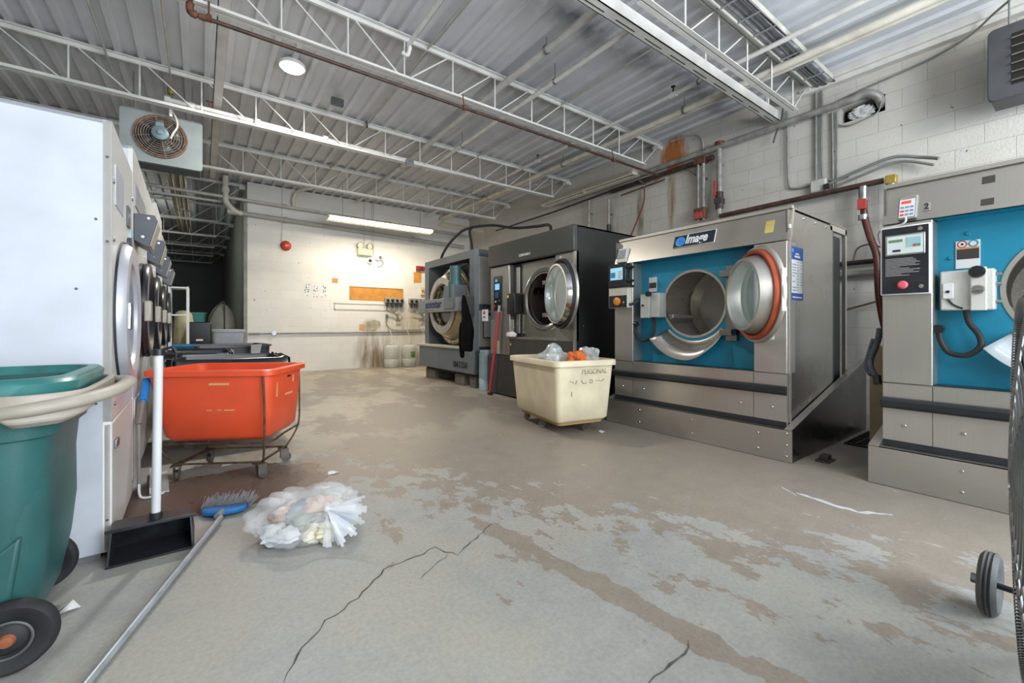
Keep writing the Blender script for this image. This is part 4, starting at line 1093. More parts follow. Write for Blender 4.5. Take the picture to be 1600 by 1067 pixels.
        m = corrugated(MB(), [(0.08, 0.43, 1.20), (0.06, 0.405, 1.10), (0.05, 0.42, 1.00), (0.04, 0.49, 0.945), (0.04, 0.57, 0.955), (0.03, 0.62, 1.03), (0.03, 0.625, 1.10)], 0.020)
        m.build('flexible_hose', black_rubber, t)
        MB().cyl((0.03, 0.60, 1.12), (0.03, 0.65, 1.12), 0.028).build('hose_gland', black_plastic, t)
    else:
        bm_ = plain('box_cream', '#cfcfc8', 0.45, var=0.04)
        bx = MB().box(0.05, 0.155, 0.375, 0.615, 1.20, 1.455).build('terminal_box', bm_, t, bevel=0.01)
        MB().box(0.02, 0.05, 0.405, 0.475, 1.195, 1.465).build('box_lid', bm_, bx, bevel=0.006)
        MB().box(0.035, 0.05, 0.55, 0.60, 1.275, 1.375).build('small_switch', label_white, bx, bevel=0.004)
        MB().cyl((0.035, 0.575, 1.32), (0.028, 0.575, 1.32), 0.009).build('keyhole', black_plastic, bx)
        MB().lathe([(0.036, 0), (0.038, 0.012), (0.030, 0.028), (0, 0.03)], (0.02, 0.445, 1.435), (-1, 0, 0), 24).build('knob', black_plastic, bx)
        m = MB(); m.lathe([(0.028, 0), (0.026, 0.02), (0.0, 0.022)], (0.02, 0.44, 1.325), (-1, 0, 0), 18); m.box(-0.018, 0.0, 0.415, 0.465, 1.318, 1.332)
        m.build('selector_switch', plain('selector_grey', '#8f908b', 0.35, 0.6), bx)
        for z in (1.25, 1.36, 1.42): MB().cyl((0.09, 0.375, z), (0.09, 0.35, z), 0.012).build('clamp_screw', chrome, bx)
        MB().tube(smooth_path([(0.045, 0.575, 1.27), (0.045, 0.55, 1.235), (0.045, 0.51, 1.21)], 5), 0.006, 6).build('wire', black_plastic, bx)
        lb = MB().box(0.154, 0.159, 0.445, 0.555, 1.475, 1.655).build('label_sticker', label_white, t, smooth=False)
        MB().box(0.152, 0.154, 0.45, 0.55, 1.535, 1.60).build('label_text_block', plain('label_brown2', '#3b3533', 0.5), lb, smooth=False)
        MB().box(0.152, 0.154, 0.45, 0.55, 1.60, 1.612).build('label_stripe', plain('label_orange', '#c98f52', 0.5), lb, smooth=False)
        MB().lathe([(0.018, 0), (0.018, 0.002), (0.023, 0.002), (0.023, 0)], (0.154, 0.525, 1.633), (-1, 0, 0), 24, closed=True).build('red_ring', plain('ring_red', '#b8352f', 0.5), lb)
        MB().cyl((0.154, 0.525, 1.633), (0.152, 0.525, 1.633), 0.007).build('symbol', ink_dark, lb)
        MB().lathe([(0.016, 0), (0.016, 0.002), (0.023, 0.002), (0.023, 0)], (0.154, 0.475, 1.633), (-1, 0, 0), 24, closed=True).build('teal_ring', plain('ring_teal', '#2f95a0', 0.5), lb)
        m = corrugated(MB(), [(0.09, 0.50, 1.20), (0.08, 0.485, 1.12), (0.06, 0.44, 1.04), (0.05, 0.435, 0.97), (0.05, 0.49, 0.915), (0.06, 0.57, 0.925), (0.055, 0.61, 1.0), (0.05, 0.62, 1.08)], 0.018)
        m.build('flexible_hose', black_rubber, t)
        MB().cyl((0.02, 0.62, 1.08), (0.08, 0.62, 1.08), 0.028).build('hose_gland', black_plastic, t)
        screws([(0.16, 0.50, 1.70), (0.16, 0.58, 1.55)], teal_panel, t, (-1, 0, 0), r=0.014, h=0.01)
    return t

w1 = image_washer(2.354, 'stainless steel washer with blue front, nameplate and round door swung open with orange gasket', True)
# nameplate
def on_fascia(z): return 0.098 - (2.08 - z) / 0.274 * 0.10
TILT = math.atan2(0.10, 0.274)
m = MB(); z0, z1 = 1.885, 2.02
for d, nm, mt, e in ((0.0, 'nameplate', plain('plate_rim', '#c9cbcb', 0.35), 0.0),):
    m.hexa([(on_fascia(z0) - .008, -0.275, z0), (on_fascia(z0) + .002, -0.275, z0), (on_fascia(z0) + .002, 0.165, z0), (on_fascia(z0) - .008, 0.165, z0),
            (on_fascia(z1) - .008, -0.275, z1), (on_fascia(z1) + .002, -0.275, z1), (on_fascia(z1) + .002, 0.165, z1), (on_fascia(z1) - .008, 0.165, z1)])
    npl = m.build(nm, mt, w1, bevel=0.004)
z0, z1 = 1.892, 2.013
MB().hexa([(on_fascia(z0) - .0105, -0.268, z0), (on_fascia(z0), -0.268, z0), (on_fascia(z0), 0.158, z0), (on_fascia(z0) - .0105, 0.158, z0),
           (on_fascia(z1) - .0105, -0.268, z1), (on_fascia(z1), -0.268, z1), (on_fascia(z1), 0.158, z1), (on_fascia(z1) - .0105, 0.158, z1)]).build('plate_face', plain('plate_navy', '#16242e', 0.3), npl, smooth=False)
FROT = (R(90) - TILT, 0, R(-90))
text('plate_lettering', 'Image', plain('letter_white', '#e6e8ea', 0.4), npl, (on_fascia(1.957) - 0.013, -0.085, 1.957), FROT, 0.135, 0.72, 0.0035, shear=0.12)
MB().lathe([(0, 0.0), (0.050, 0.0), (0.050, 0.003), (0, 0.003)], (on_fascia(1.95) - 0.011, 0.085, 1.948), (-0.94, 0, 0.342), 28).build('plate_disc', plain('disc_rim_blue', '#5aa3d6', 0.4), npl)
MB().lathe([(0, 0.003), (0.038, 0.003), (0.038, 0.005), (0, 0.005)], (on_fascia(1.95) - 0.011, 0.080, 1.950), (-0.94, 0, 0.342), 28).build('plate_globe', plain('disc_blue', '#0d7fe0', 0.4), npl)
# yellow tape on the fascia and blue price sheet on its side
z0, z1 = 1.89, 2.0
MB().hexa([(on_fascia(z0) - .002, -0.78, z0), (on_fascia(z0) + .002, -0.78, z0), (on_fascia(z0) + .002, -0.71, z0), (on_fascia(z0) - .002, -0.71, z0),
           (on_fascia(z1) - .002, -0.78, z1), (on_fascia(z1) + .002, -0.78, z1), (on_fascia(z1) + .002, -0.71, z1), (on_fascia(z1) - .002, -0.71, z1)]).build('tape', plain('tape_yellow', '#c8b968', 0.6), w1, smooth=False)
sh = MB().box(0.07, 0.33, -0.8955, -0.891, 1.315, 1.765).build('price_sheet', plain('sheet_blue', '#1f4fa0', 0.45), w1, smooth=False)
MB().box(0.09, 0.315, -0.897, -0.8955, 1.375, 1.655).build('sheet_white_area', label_white, sh, smooth=False)
rn = random.Random(2)
for i in range(11):
    z = 1.635 - i * 0.024
    for (a, b_) in ((0.10, 0.10 + rn.uniform(.05, .085)), (0.20, 0.225), (0.275, 0.30)):
        if rn.random() < 0.85: MB().box(a, b_, -0.8978, -0.897, z, z + 0.006).build('printed_line', plain('print_blue_grey', '#4c5a78', 0.5), sh, smooth=False)
MB().box(0.15, 0.26, -0.897, -0.8955, 1.675, 1.69).box(0.17, 0.24, -0.897, -0.8955, 1.70, 1.712).box(0.11, 0.30, -0.897, -0.8955, 1.335, 1.345).build('sheet_heading', label_white, sh, smooth=False)
MB().cyl((0.11, -0.897, 1.73), (0.11, -0.8955, 1.73), 0.016).build('sheet_logo', plain('logo_pale', '#6f9bd8', 0.5), sh)
MB().box(0.005, 0.035, -0.9135, -0.903, 1.90, 1.93).build('bracket_clip', label_white, w1)
screws([(0.35 + k * 0.27, -0.891, 2.03) for k in range(3)], chrome, w1, (0, -1, 0), r=0.013)
m = MB(); m.box(-0.30, 0.0, -0.02, 0.02, -0.01, 0.01)
MB().box(-0.045, -0.03, -0.86, -0.70, 1.30, 1.33).build('latch_arm', label_white, w1)
w2 = image_washer(-0.036, 'stainless steel washer with blue front at the right edge, grey keypad and black instruction panel', False)

# ------------------------------------------------------------------ dark grey washer
t = thing('industrial_washer', 'dark grey washer with stainless round door open, behind the cream tub cart', 'washing machine', (3.86, 4.885, 0), 0)
wdk = plain('washer_dark', '#4a4b48', 0.38, 0.35, var=0.05, scale=2)
wmid = steel('washer_grey', '#a09e97', 0.34, stretch=(60, 60, 1), metal=0.75)
W = 0.995
MB().box(-0.035, 0.04, -W - 0.006, W, 2.062, 2.405).build('fascia', wdk, t, bevel=0.012)
m = MB(); m.box(0.0, 1.35, -W, -W + 0.02, 0.05, 2.40).box(0.03, 1.35, W - 0.02, W, 0.05, 2.40).box(0.03, 1.35, -W, W, 2.38, 2.40).box(1.33, 1.35, -W, W, 0.05, 2.4)
m.build('cabinet', plain('washer_side', '#3c3d3d', 0.3, 0.5, var=0.04), t, smooth=False)
MB().box(0.2, 1.03, -W - 0.004, -W, 1.155, 1.17).build('side_seam', ink_dark, t, smooth=False)
screws([(0.15, -W, 1.10), (0.85, -W, 1.10)], chrome, t, (0, -1, 0))
MB().box(-0.012, 0.02, -W - 0.004, -W + 0.03, 0.65, 2.06).build('corner_strip', stainless, t, smooth=False)
MB().box(-0.045, 0.3, -W + 0.05, W, 0.02, 0.628).build('base_panel', plain('washer_base', '#3a3b3a', 0.45, 0.2), t, bevel=0.006)
m = MB()
for i in range(9):
    for j in range(7): m.box(-0.047, -0.045, 0.15 - i * 0.03, 0.162 - i * 0.03, 0.14 + j * 0.028, 0.152 + j * 0.028)
m.build('vent_holes', ink_dark, t, smooth=False)
cp = MB().box(0.0, 0.25, 0.445, W - 0.01, 0.628, 2.06).build('control_column', wmid, t, bevel=0.02)
pn = MB().prism(rrect(0.645, 0.865, 1.345, 1.90, 0.012), 'x', -0.012, 0.002).build('control_panel', plain('panel_black', '#17202a', 0.22), t)
MB().box(-0.014, -0.012, 0.70, 0.825, 1.68, 1.775).build('screen', emitter('screen_blue2', '#6fb0e8', 0.8), pn, smooth=False)
MB().box(-0.014, -0.012, 0.765, 0.815, 1.81, 1.85).build('logo_square', plain('logo_pale2', '#b9c6dc', 0.4), pn, smooth=False)
m = MB()
for i in range(2):
    for j in range(3): m.box(-0.014, -0.012, 0.735 + i * 0.045, 0.765 + i * 0.045, 1.555 + j * 0.032, 1.578 + j * 0.032)
m.build('keys', plain('keys_blue', '#4a66a8', 0.4), pn, smooth=False)
MB().cyl((-0.012, 0.80, 1.49), (-0.026, 0.80, 1.49), 0.013).build('white_button', label_white, pn)
MB().cyl((-0.012, 0.69, 1.50), (-0.026, 0.69, 1.50), 0.013).build('grey_button', zinc, pn)
MB().cyl((-0.012, 0.82, 1.41), (-0.035, 0.82, 1.41), 0.026).build('stop_button', red_m, pn)
# tub front with slot and latch gear
m = MB(); plate_with_hole(m, 0.10, -0.62, 0.26, 0.93, 2.055, -0.285, 1.48, 0.37)
m.build('tub_front', steel('tub_front_steel', '#b8b6ad', 0.34), t, smooth=False)
MB().box(0.08, 0.22, 0.26, 0.445, 0.93, 2.055).build('slot_recess', ink_dark, t, smooth=False)
m = MB(); m.box(0.06, 0.12, 0.27, 0.345, 0.98, 2.0).box(0.04, 0.09, 0.39, 0.445, 0.98, 1.20)
m.build('slide_rail', stainless, t, bevel=0.004)
lt = MB().box(-0.06, 0.10, 0.235, 0.44, 1.28, 1.60).build('latch_housing', plain('latch_dark', '#33342f', 0.4, 0.3), t, bevel=0.02)
MB().box(-0.062, -0.058, 0.38, 0.42, 1.53, 1.57).build('warning_label', plain('label_yellow', '#d9c36a', 0.5), lt, smooth=False)
MB().box(-0.08, -0.06, 0.26, 0.33, 1.32, 1.5).build('latch_handle', black_plastic, lt, bevel=0.008)
MB().box(-0.01, 0.12, -0.62, 0.445, 0.90, 0.93).build('ledge', stainless_h, t, smooth=False)
MB().box(0.0, 0.02, -W, 0.445, 0.632, 0.90).build('lower_panel', plain('lower_panel_grey', '#5e5e5b', 0.35, 0.6), t, smooth=False)
MB().prism([(-W, 0.9), (-0.62, 0.9), (-0.62, 2.06), (-W, 2.06)], 'x', 0.0, 0.06).build('right_column', wmid, t, smooth=False)
MB().box(-0.002, 0.0, -0.74, -0.70, 2.0, 2.03).build('sticker', plain('sticker_redwhite', '#d8b8b4', 0.5), t, smooth=False)
for y in (0.41, -0.55): MB().prism([(y - .02, .80), (y + .02, .80), (y, .84)], 'x', -0.002, 0.0).build('warning_label', plain('label_yellow', '#d9c36a', 0.5), t, smooth=False)
MB().lathe([(0.365, 0.01), (0.372, -0.02), (0.40, -0.035), (0.45, -0.03), (0.462, 0.0), (0.462, 0.01)], (0.10, -0.285, 1.48), (1, 0, 0), 64, closed=True).build('opening_ring', chrome, t)
dr = MB().lathe([(0.366, 0.0), (0.37, 0.06), (0.45, 0.10), (0.46, 0.14), (0.46, 0.62)], (0.10, -0.285, 1.48), (1, 0, 0), 48).build('drum', steel('drum_dark', '#8a8078', 0.35, stretch=(60, 2, 2), var=0.25, metal=0.5), t)
MB().lathe([(0.46, 0.62), (0.2, 0.64), (0, 0.62)], (0.10, -0.285, 1.48), (1, 0, 0), 48).build('drum_back', dark_hole, dr)
for k in range(3):
    a = R(20 + 120 * k); c_, s_ = math.cos(a), math.sin(a)
    def rp(x, r_, off): return (x, -0.285 + r_ * c_ - off * s_, 1.48 + r_ * s_ + off * c_)
    MB().hexa([rp(.24, .46, -.06), rp(.70, .46, -.06), rp(.70, .35, -.02), rp(.26, .35, -.02), rp(.24, .46, .06), rp(.70, .46, .06), rp(.70, .35, .02), rp(.26, .35, .02)]).build('lifter', stainless_dark, dr, bevel=0.01)
d = door_parts(t, (-0.14, 4.0 - 4.885, 1.51), (-0.94, 0.342, 0), 0.46, 0.38, 0.09, seal=False)
MB().lathe([(0.41, 0.0), (0.415, 0.03), (0.44, 0.035), (0.45, 0.0)], (-0.14, 4.0 - 4.885, 1.51), (-0.94, 0.342, 0), 64, closed=True).build('gasket', black_rubber, d)
for z in (1.25, 1.70): MB().box(-0.02, 0.12, -0.62, -0.36, z - 0.03, z + 0.03).build('hinge', zinc, t, bevel=0.01)
text('brand_lettering', 'CORONA', label_white, t, (-0.037, 0.045, 2.146), FACE_W, 0.05, 1.0, 0.0015)
text('brand_lettering', '350', label_white, t, (-0.037, -0.085, 2.146), FACE_W, 0.05, 0.9)
MB().box(-0.058, -0.045, 0.66, 0.70, 0.66, 0.86).build('label_strip', plain('strip_cream', '#d5c9b0', 0.5), t, smooth=False)

# ------------------------------------------------------------------ light grey barrier washer with bar
t = thing('industrial_washer', 'light blue-grey washer with a horizontal arm across its round door, raised on a pallet', 'washing machine', (3.86, 7.38, 0.25), 0)
gp = plain('soak_grey', '#666e73', 0.42, 0.15, var=0.05, scale=2)
gp2 = plain('soak_grey_mid', '#525b61', 0.45, 0.15, var=0.05)
m = MB(); Z = 0.25
m.box(0, 0.3, 0.845, 1.03, 0.70 - Z, 2.31 - Z).box(0, 0.3, -0.835, 1.03, 2.31 - Z, 2.45 - Z)
m.hexa([(0, -0.99, 0.66 - Z), (0.06, -1.06, 0.66 - Z), (0.06, -0.835, 0.66 - Z), (0.0, -0.835, 0.66 - Z), (0, -0.99, 2.45 - Z), (0.06, -1.06, 2.45 - Z), (0.06, -0.835, 2.45 - Z), (0, -0.835, 2.45 - Z)])
m.build('front_frame', gp, t, smooth=False)
m = MB(); m.box(0.3, 1.28, -1.04, 1.01, 2.40 - Z, 2.449 - Z).box(0.06, 1.28, -1.06, -1.04, 0.0, 2.449 - Z).box(0.3, 1.28, 1.01, 1.03, 0.0, 2.449 - Z).box(1.28, 1.3, -1.06, 1.03, 0, 2.4 - Z)
m.build('cabinet', gp2, t, smooth=False)
MB().box(0.3, 0.32, -1.0, 1.0, 0.4, 2.38 - Z).build('inner_panel', plain('soak_inner', '#46525b', 0.5), t, smooth=False)
for z0, z1 in ((1.48, 2.32), (0.73, 1.37)): MB().box(0.06, 0.62, -1.07, -1.06, z0 - Z, z1 - Z).build('side_panel', plain('soak_side_light', '#a6a49c', 0.5), t, smooth=False)
nb = MB().box(0.135, 0.42, -1.078, -1.07, 0.88 - Z, 1.33 - Z).build('notice_frame', plain('notice_navy', '#1b2440', 0.5), t, smooth=False)
MB().box(0.15, 0.41, -1.08, -1.078, 0.90 - Z, 1.285 - Z).build('notice_paper', plain('paper_grey', '#b3b6b8', 0.6), nb, smooth=False)
MB().box(-0.06, 0.3, -1.09, 1.19, 0.0, 0.68 - Z).build('lower_tub', gp, t, bevel=0.01)
MB().box(-0.11, 0.1, -0.70, 1.22, 0.68 - Z, 0.725 - Z).build('lip', plain('lip_cream', '#c7c2b4', 0.4, 0.3), t, bevel=0.008)
dc = (0.10, -0.05, 1.49 - Z)
sh = MB().lathe([(0.75, 0.03), (0.75, -0.01), (0.70, -0.03), (0.68, -0.03), (0.57, -0.21), (0.53, -0.24), (0.40, -0.24), (0.38, -0.22), (0.36, -0.05)], dc, (1, 0, 0), 64).build('drum_shell', steel('shell_bronze', '#a89c84', 0.26, stretch=(3, 3, 3)), t)
m = MB(); 
for k in range(30):
    a = 2 * PI * k / 30; p = Vector((dc[0] - 0.012, dc[1] + 0.725 * math.cos(a), dc[2] + 0.725 * math.sin(a)))
    m.cyl(p, p + Vector((-0.022, 0, 0)), 0.014, n=6)
m.build('bolts', zinc, sh)
m = MB(); m.lathe([(0.36, -0.05), (0.36, 0.2), (0, 0.2)], dc, (1, 0, 0), 48); m.build('drum_inside', plain('drum_inner_dark', '#2a2b28', 0.5), sh)  # drum interior in plain dark grey
MB().lathe([(0.54, -0.243), (0.54, -0.256), (0.42, -0.262), (0.40, -0.245)], dc, (1, 0, 0), 64, closed=True).build('door_ring', plain('ring_pale', '#b1aca3', 0.4, 0.5), sh)
m = MB()
for k in range(20):
    a = 2 * PI * k / 20; p = Vector((dc[0] - 0.20, dc[1] + 0.375 * math.cos(a), dc[2] + 0.375 * math.sin(a)))
    m.cyl(p, p + Vector((-0.03, 0, 0)), 0.016, n=6)
m.build('inner_bolts', plain('bolt_dark', '#4b4944', 0.5, 0.5), sh)
MB().disc((dc[0] - 0.16, dc[1], dc[2]), (-1, 0, 0), 0.33, 40).build('window', plain('window_murky', '#5c625c', 0.15), sh)
arm = MB().box(-0.32, -0.22, -1.0, 0.66, 1.355 - Z, 1.60 - Z).build('door_arm', plain('arm_grey', '#86898a', 0.4, 0.3, var=0.06), t, bevel=0.008)
text('brand_lettering', 'soxstar', plain('letter_navy', '#1c2460', 0.5), arm, (-0.322, -0.03, 1.50 - Z), FACE_W, 0.20, 1.15, 0.005, 0.003)
MB().box(-0.322, -0.32, 0.14, 0.38, 1.385 - Z, 1.395 - Z).build('underline', plain('letter_navy', '#1c2460', 0.5), arm, smooth=False)
MB().box(-0.322, -0.32, -0.02, 0.08, 1.38 - Z, 1.41 - Z).build('red_mark', plain('mark_red', '#a8665a', 0.5), arm, smooth=False)
ac = MB().cyl((-0.22, -0.72, 1.60 - Z), (-0.22, -0.72, 1.88 - Z), 0.13, n=24).cyl((-0.22, -0.72, 1.88 - Z), (-0.22, -0.72, 2.16 - Z), 0.10, n=24).build('actuator', plain('actuator_teal', '#44656a', 0.45, 0.2), t)
MB().box(-0.34, -0.08, -0.86, -0.50, 1.40 - Z, 1.82 - Z).build('actuator_bracket', plain('bracket_grey', '#6c7278', 0.4, 0.3), t, bevel=0.01)
m = MB(); m.tube(smooth_path([(-0.1, -0.66, 2.16 - Z), (0.0, -0.75, 2.2 - Z), (0.05, -0.80, 2.0 - Z), (0.05, -0.76, 1.75 - Z)], 5), 0.02, 8); m.tube(smooth_path([(-0.1, -0.5, 2.2 - Z), (0.1, -0.6, 2.25 - Z), (0.2, -0.8, 2.2 - Z)], 5), 0.015, 8)
m.build('hoses', black_rubber, t)
MB().box(-0.25, 0.0, -1.0, -0.92, 1.30 - Z, 1.62 - Z).build('hinge_post', plain('hinge_grey', '#6c6b66', 0.4, 0.5), t, bevel=0.01)
text('model_lettering', 'SMT250', ink_dark, t, (-0.062, -0.60, 0.385 - Z), FACE_W, 0.15, 1.05, 0.005, 0.003)
MB().box(-0.061, -0.06, 0.25, 0.262, 0.27 - Z, 0.66 - Z).build('seam', gp2, t, smooth=False)
# pallet and blocks it stands on
pal = thing('pallet', 'low dark block pallet under the light blue-grey washer', 'pallet', (3.9, 7.38, 0))
pm = plain('block_grey', '#6d665e', 0.8, var=0.15, bump=0.3)
for y0, y1 in ((0.62, 1.03), (-0.60, -0.25), (-1.0, -0.80)):
    MB().box(-0.02, 0.6, y0, y1, 0, 0.20).build('block', pm, pal, bevel=0.01)
MB().box(0.0, 1.2, -1.0, 1.03, 0.20, 0.248).build('deck', plain('pallet_dark', '#3c3833', 0.8), pal, smooth=False)
MB().box(0.62, 1.2, -1.0, 1.0, 0.0, 0.2).build('rear_block', pm, pal, smooth=False)
# dark cloth hanging from the arm end
t = thing('work_jacket', 'black cloth garment hanging from the arm of the light blue-grey washer', 'clothing', (3.50, 6.03, 0))
rings = []
for z, w, d, cx in ((1.62, .02, .02, 0.10), (1.52, .06, .04, 0.08), (1.3, .10, .05, 0.02), (1.02, .20, .06, -0.04), (0.88, .17, .06, 0.0), (0.70, .17, .06, -0.02), (0.68, .15, .05, -0.02)):
    ring = []
    for k in range(28):
        a = 2 * PI * k / 28; f = 1 + 0.10 * math.sin(5 * a + z * 6) + 0.05 * math.sin(11 * a)
        ring.append((d * math.cos(a) * f, cx + w * math.sin(a) * f, z))
    rings.append(ring)
bk = plain('cloth_black', '#0d0e10', 1.0, var=0.2, bump=0.3, spec=0.1)
MB().loft(rings).build('body', bk, t, subsurf=1)
MB().tube([(0, 0.12, 1.2), (-0.01, 0.17, 0.95), (0, 0.15, 0.62), (0, 0.13, 0.56)], [0.05, 0.05, 0.045, 0.035], 10).build('sleeve', bk, t, subsurf=1)
# pale blue drum between the two washers, red handle, sign
t = thing('blue_drum', 'narrow pale blue plastic drum between the light grey and dark grey washers', 'container', (3.93, 6.09, 0))
MB().lathe([(0, 0), (0.12, 0), (0.13, 0.02), (0.13, 0.2), (0.125, 0.21), (0.13, 0.22), (0.13, 0.45), (0.125, 0.46), (0.13, 0.47), (0.13, 0.62), (0.11, 0.66), (0, 0.66)], (0, 0, 0), (0, 0, 1), 28).build('body', plain('drum_blue', '#a9c3cc', 0.4), t)
MB().lathe([(0.118, 0.655), (0.122, 0.69), (0, 0.695)], (0, 0, 0), (0, 0, 1), 24).build('lid', plain('lid_blue', '#c0d2d6', 0.4), t)
t = thing('mop_handle', 'red pole leaning on the front of the dark grey washer', 'pole', (3.70, 5.62, 0))
MB().tube([(0, 0.02, 0.03), (0.085, -0.11, 1.32)], 0.021, 10).build('pole', plain('pole_red', '#b8343f', 0.4), t)
MB().tube([(0.085, -0.11, 1.32), (0.092, -0.12, 1.42)], 0.022, 10).build('grip', plain('grip_grey', '#b5aeb0', 0.4), t)
MB().box(-0.02, 0.03, -0.03, 0.06, 0.0, 0.04).build('foot', black_rubber, t)
t = thing('paper_sign', 'small white sign with a red mark between the two grey washers', 'sign', (3.80, 5.93, 1.18))
MB().box(0, 0.006, -0.08, 0.10, 0, 0.19).build('sheet', label_white, t, smooth=False)
MB().box(-0.002, 0, 0.0, 0.06, 0.11, 0.165).build('red_mark', plain('mark_pink', '#a8486a', 0.5), t, smooth=False)
MB().box(-0.002, 0, 0.0, 0.06, 0.05, 0.08).build('blue_mark', plain('mark_blue', '#4a5a98', 0.5), t, smooth=False)
MB().box(0.006, 0.062, -0.075, -0.055, 0.0, 0.02).build('clip', zinc, t)
t = thing('white_rag', 'small crumpled white rag on the ledge of the dark grey washer', 'rag', (3.84, 5.24, 0.932))
m = MB(); bmesh.ops.create_icosphere(m.bm, subdivisions=3, radius=0.06)
rn = random.Random(4)
for v in m.bm.verts:
    f = 1 + 0.25 * math.sin(v.co.x * 90) * math.cos(v.co.y * 70); v.co = Vector((v.co.x * 0.7 * f, v.co.y * 1.9 * f, max(0.0, v.co.z * 0.8 * f + 0.03)))
m.build('cloth', label_white, t)
# ------------------------------------------------------------------ row of dryers on the left
DRY_RZ = R(0.8)
enam = plain('enamel_front', '#d5d4cf', 0.3, var=0.03, scale=2)
enam_side = plain('enamel_side', '#c3c7d0', 0.3, var=0.05, scale=3.5)
ring_silver = plain('ring_silver', '#b5b7bf', 0.35, 0.25, var=0.04)
smoked = plain('smoked_glass', '#5d6068', 0.12, var=0.1)
def dryer_root(y0, label):
    t = thing('tumble_dryer', label, 'dryer', (-0.344 - math.sin(DRY_RZ) * (y0 - 2.75), y0, 0), DRY_RZ, 'row of white tumble dryers')
    return t
# the first dryer: white side panel towards the camera
t = dryer_root(2.75, 'white tumble dryer nearest the camera, silver round door and big plain side panel')
w, h, dp = 0.86, 2.075, 1.15
m = MB(); m.box(-dp, -0.032, 0.0, 0.02, 0.03, h - 0.004).box(-dp, -0.032, w - 0.02, w, 0.03, h - 0.004).box(-dp, -0.032, 0, w, h - 0.02, h - 0.004).box(-dp, -dp + 0.02, 0, w, 0.03, h - 0.004)
m.build('side_panels', enam_side, t, smooth=False)
m = MB(); plate_with_hole(m, 0.0, 0.004, w, 0.645, h, 0.44, 1.16, 0.335)
m.box(-0.032, -0.001, 0.0, 0.012, 0.645, h).box(-0.032, -0.001, 0.0, w, h - 0.012, h).box(-0.032, -0.001, w - 0.012, w, 0.645, h)
m.build('front_panel', enam, t, smooth=False)
m = MB(); m.box(-0.032, -0.002, 0.0, 0.005, 0.03, h)
m.build('edge_trim', cream_edge, t, smooth=False)
MB().box(-0.032, 0.0, 0.0, w, 0.035, 0.637).build('lower_door', enam, t, bevel=0.006)
MB().box(0.0, 0.012, 0.06, 0.16, 0.50, 0.54).build('latch', zinc, t, bevel=0.004)
MB().box(-dp, -0.04, 0.01, w - 0.01, 0.0, 0.04).build('plinth', plain('plinth_grey', '#6f7276', 0.5), t, smooth=False)
d = MB().lathe([(0.275, 0.0), (0.29, 0.035), (0.33, 0.05), (0.375, 0.045), (0.395, 0.02), (0.395, -0.01), (0.30, -0.02)], (0.0, 0.44, 1.16), (1, 0, 0), 64, closed=True).build('door', ring_silver, t)
MB().lathe([(0.396, -0.002), (0.402, 0.01), (0.408, -0.002)], (0.0, 0.44, 1.16), (1, 0, 0), 64, closed=True).build('door_seal', black_rubber, d)
MB().lathe([(0.285, 0.02), (0.2, -0.03), (0.12, -0.05), (0, -0.055)], (0.0, 0.44, 1.16), (1, 0, 0), 48).build('window', plain('window_grey_glass', '#8f929d', 0.18, var=0.1), d)
MB().box(0.035, 0.06, 0.12, 0.17, 1.08, 1.22).build('handle', chrome, d, bevel=0.006)
m = MB(); m.box(0.0, 0.004, 0.16, 0.50, 1.66, 1.86)
MB().box(0.0, 0.004, 0.10, 0.40, 1.70, 1.90).build('control_panel', plain('panel_pale', '#b9bcc6', 0.3), t, smooth=False)
MB().box(0.0, 0.01, 0.55, 0.66, 1.68, 1.80).build('display', plain('display_dark', '#5b5e63', 0.3), t, bevel=0.003)
MB().cyl((0.0, 0.60, 1.585), (0.02, 0.60, 1.585), 0.035).build('round_button', plain('button_dark', '#3f4146', 0.3), t)
MB().box(0.0, 0.003, 0.75, 0.84, 1.50, 1.70).build('blue_sticker', plain('sticker_blue', '#9cc3de', 0.4), t, smooth=False)
screws([(0.0, 0.045, 1.80), (0.0, 0.05, 1.52), (0.0, 0.08, 0.72), (0.0, 0.83, 1.9)], zinc, t, (1, 0, 0), r=0.014)
for (x, z) in ((-0.055, 0.78), (-0.055, 0.735), (-0.055, 1.60), (-0.12, 1.27), (-0.50, 1.66), (-0.055, 0.86)):
    MB().cyl((x, 0.001, z), (x, -0.002, z), 0.006, n=8).build('screw', plain('screw_dark', '#53565c', 0.5), t)
for z in (1.90, 1.50, 0.18): MB().cyl((-0.016, 0.001, z), (-0.016, -0.003, z), 0.006, n=8).build('screw', plain('screw_dark', '#53565c', 0.5), t)
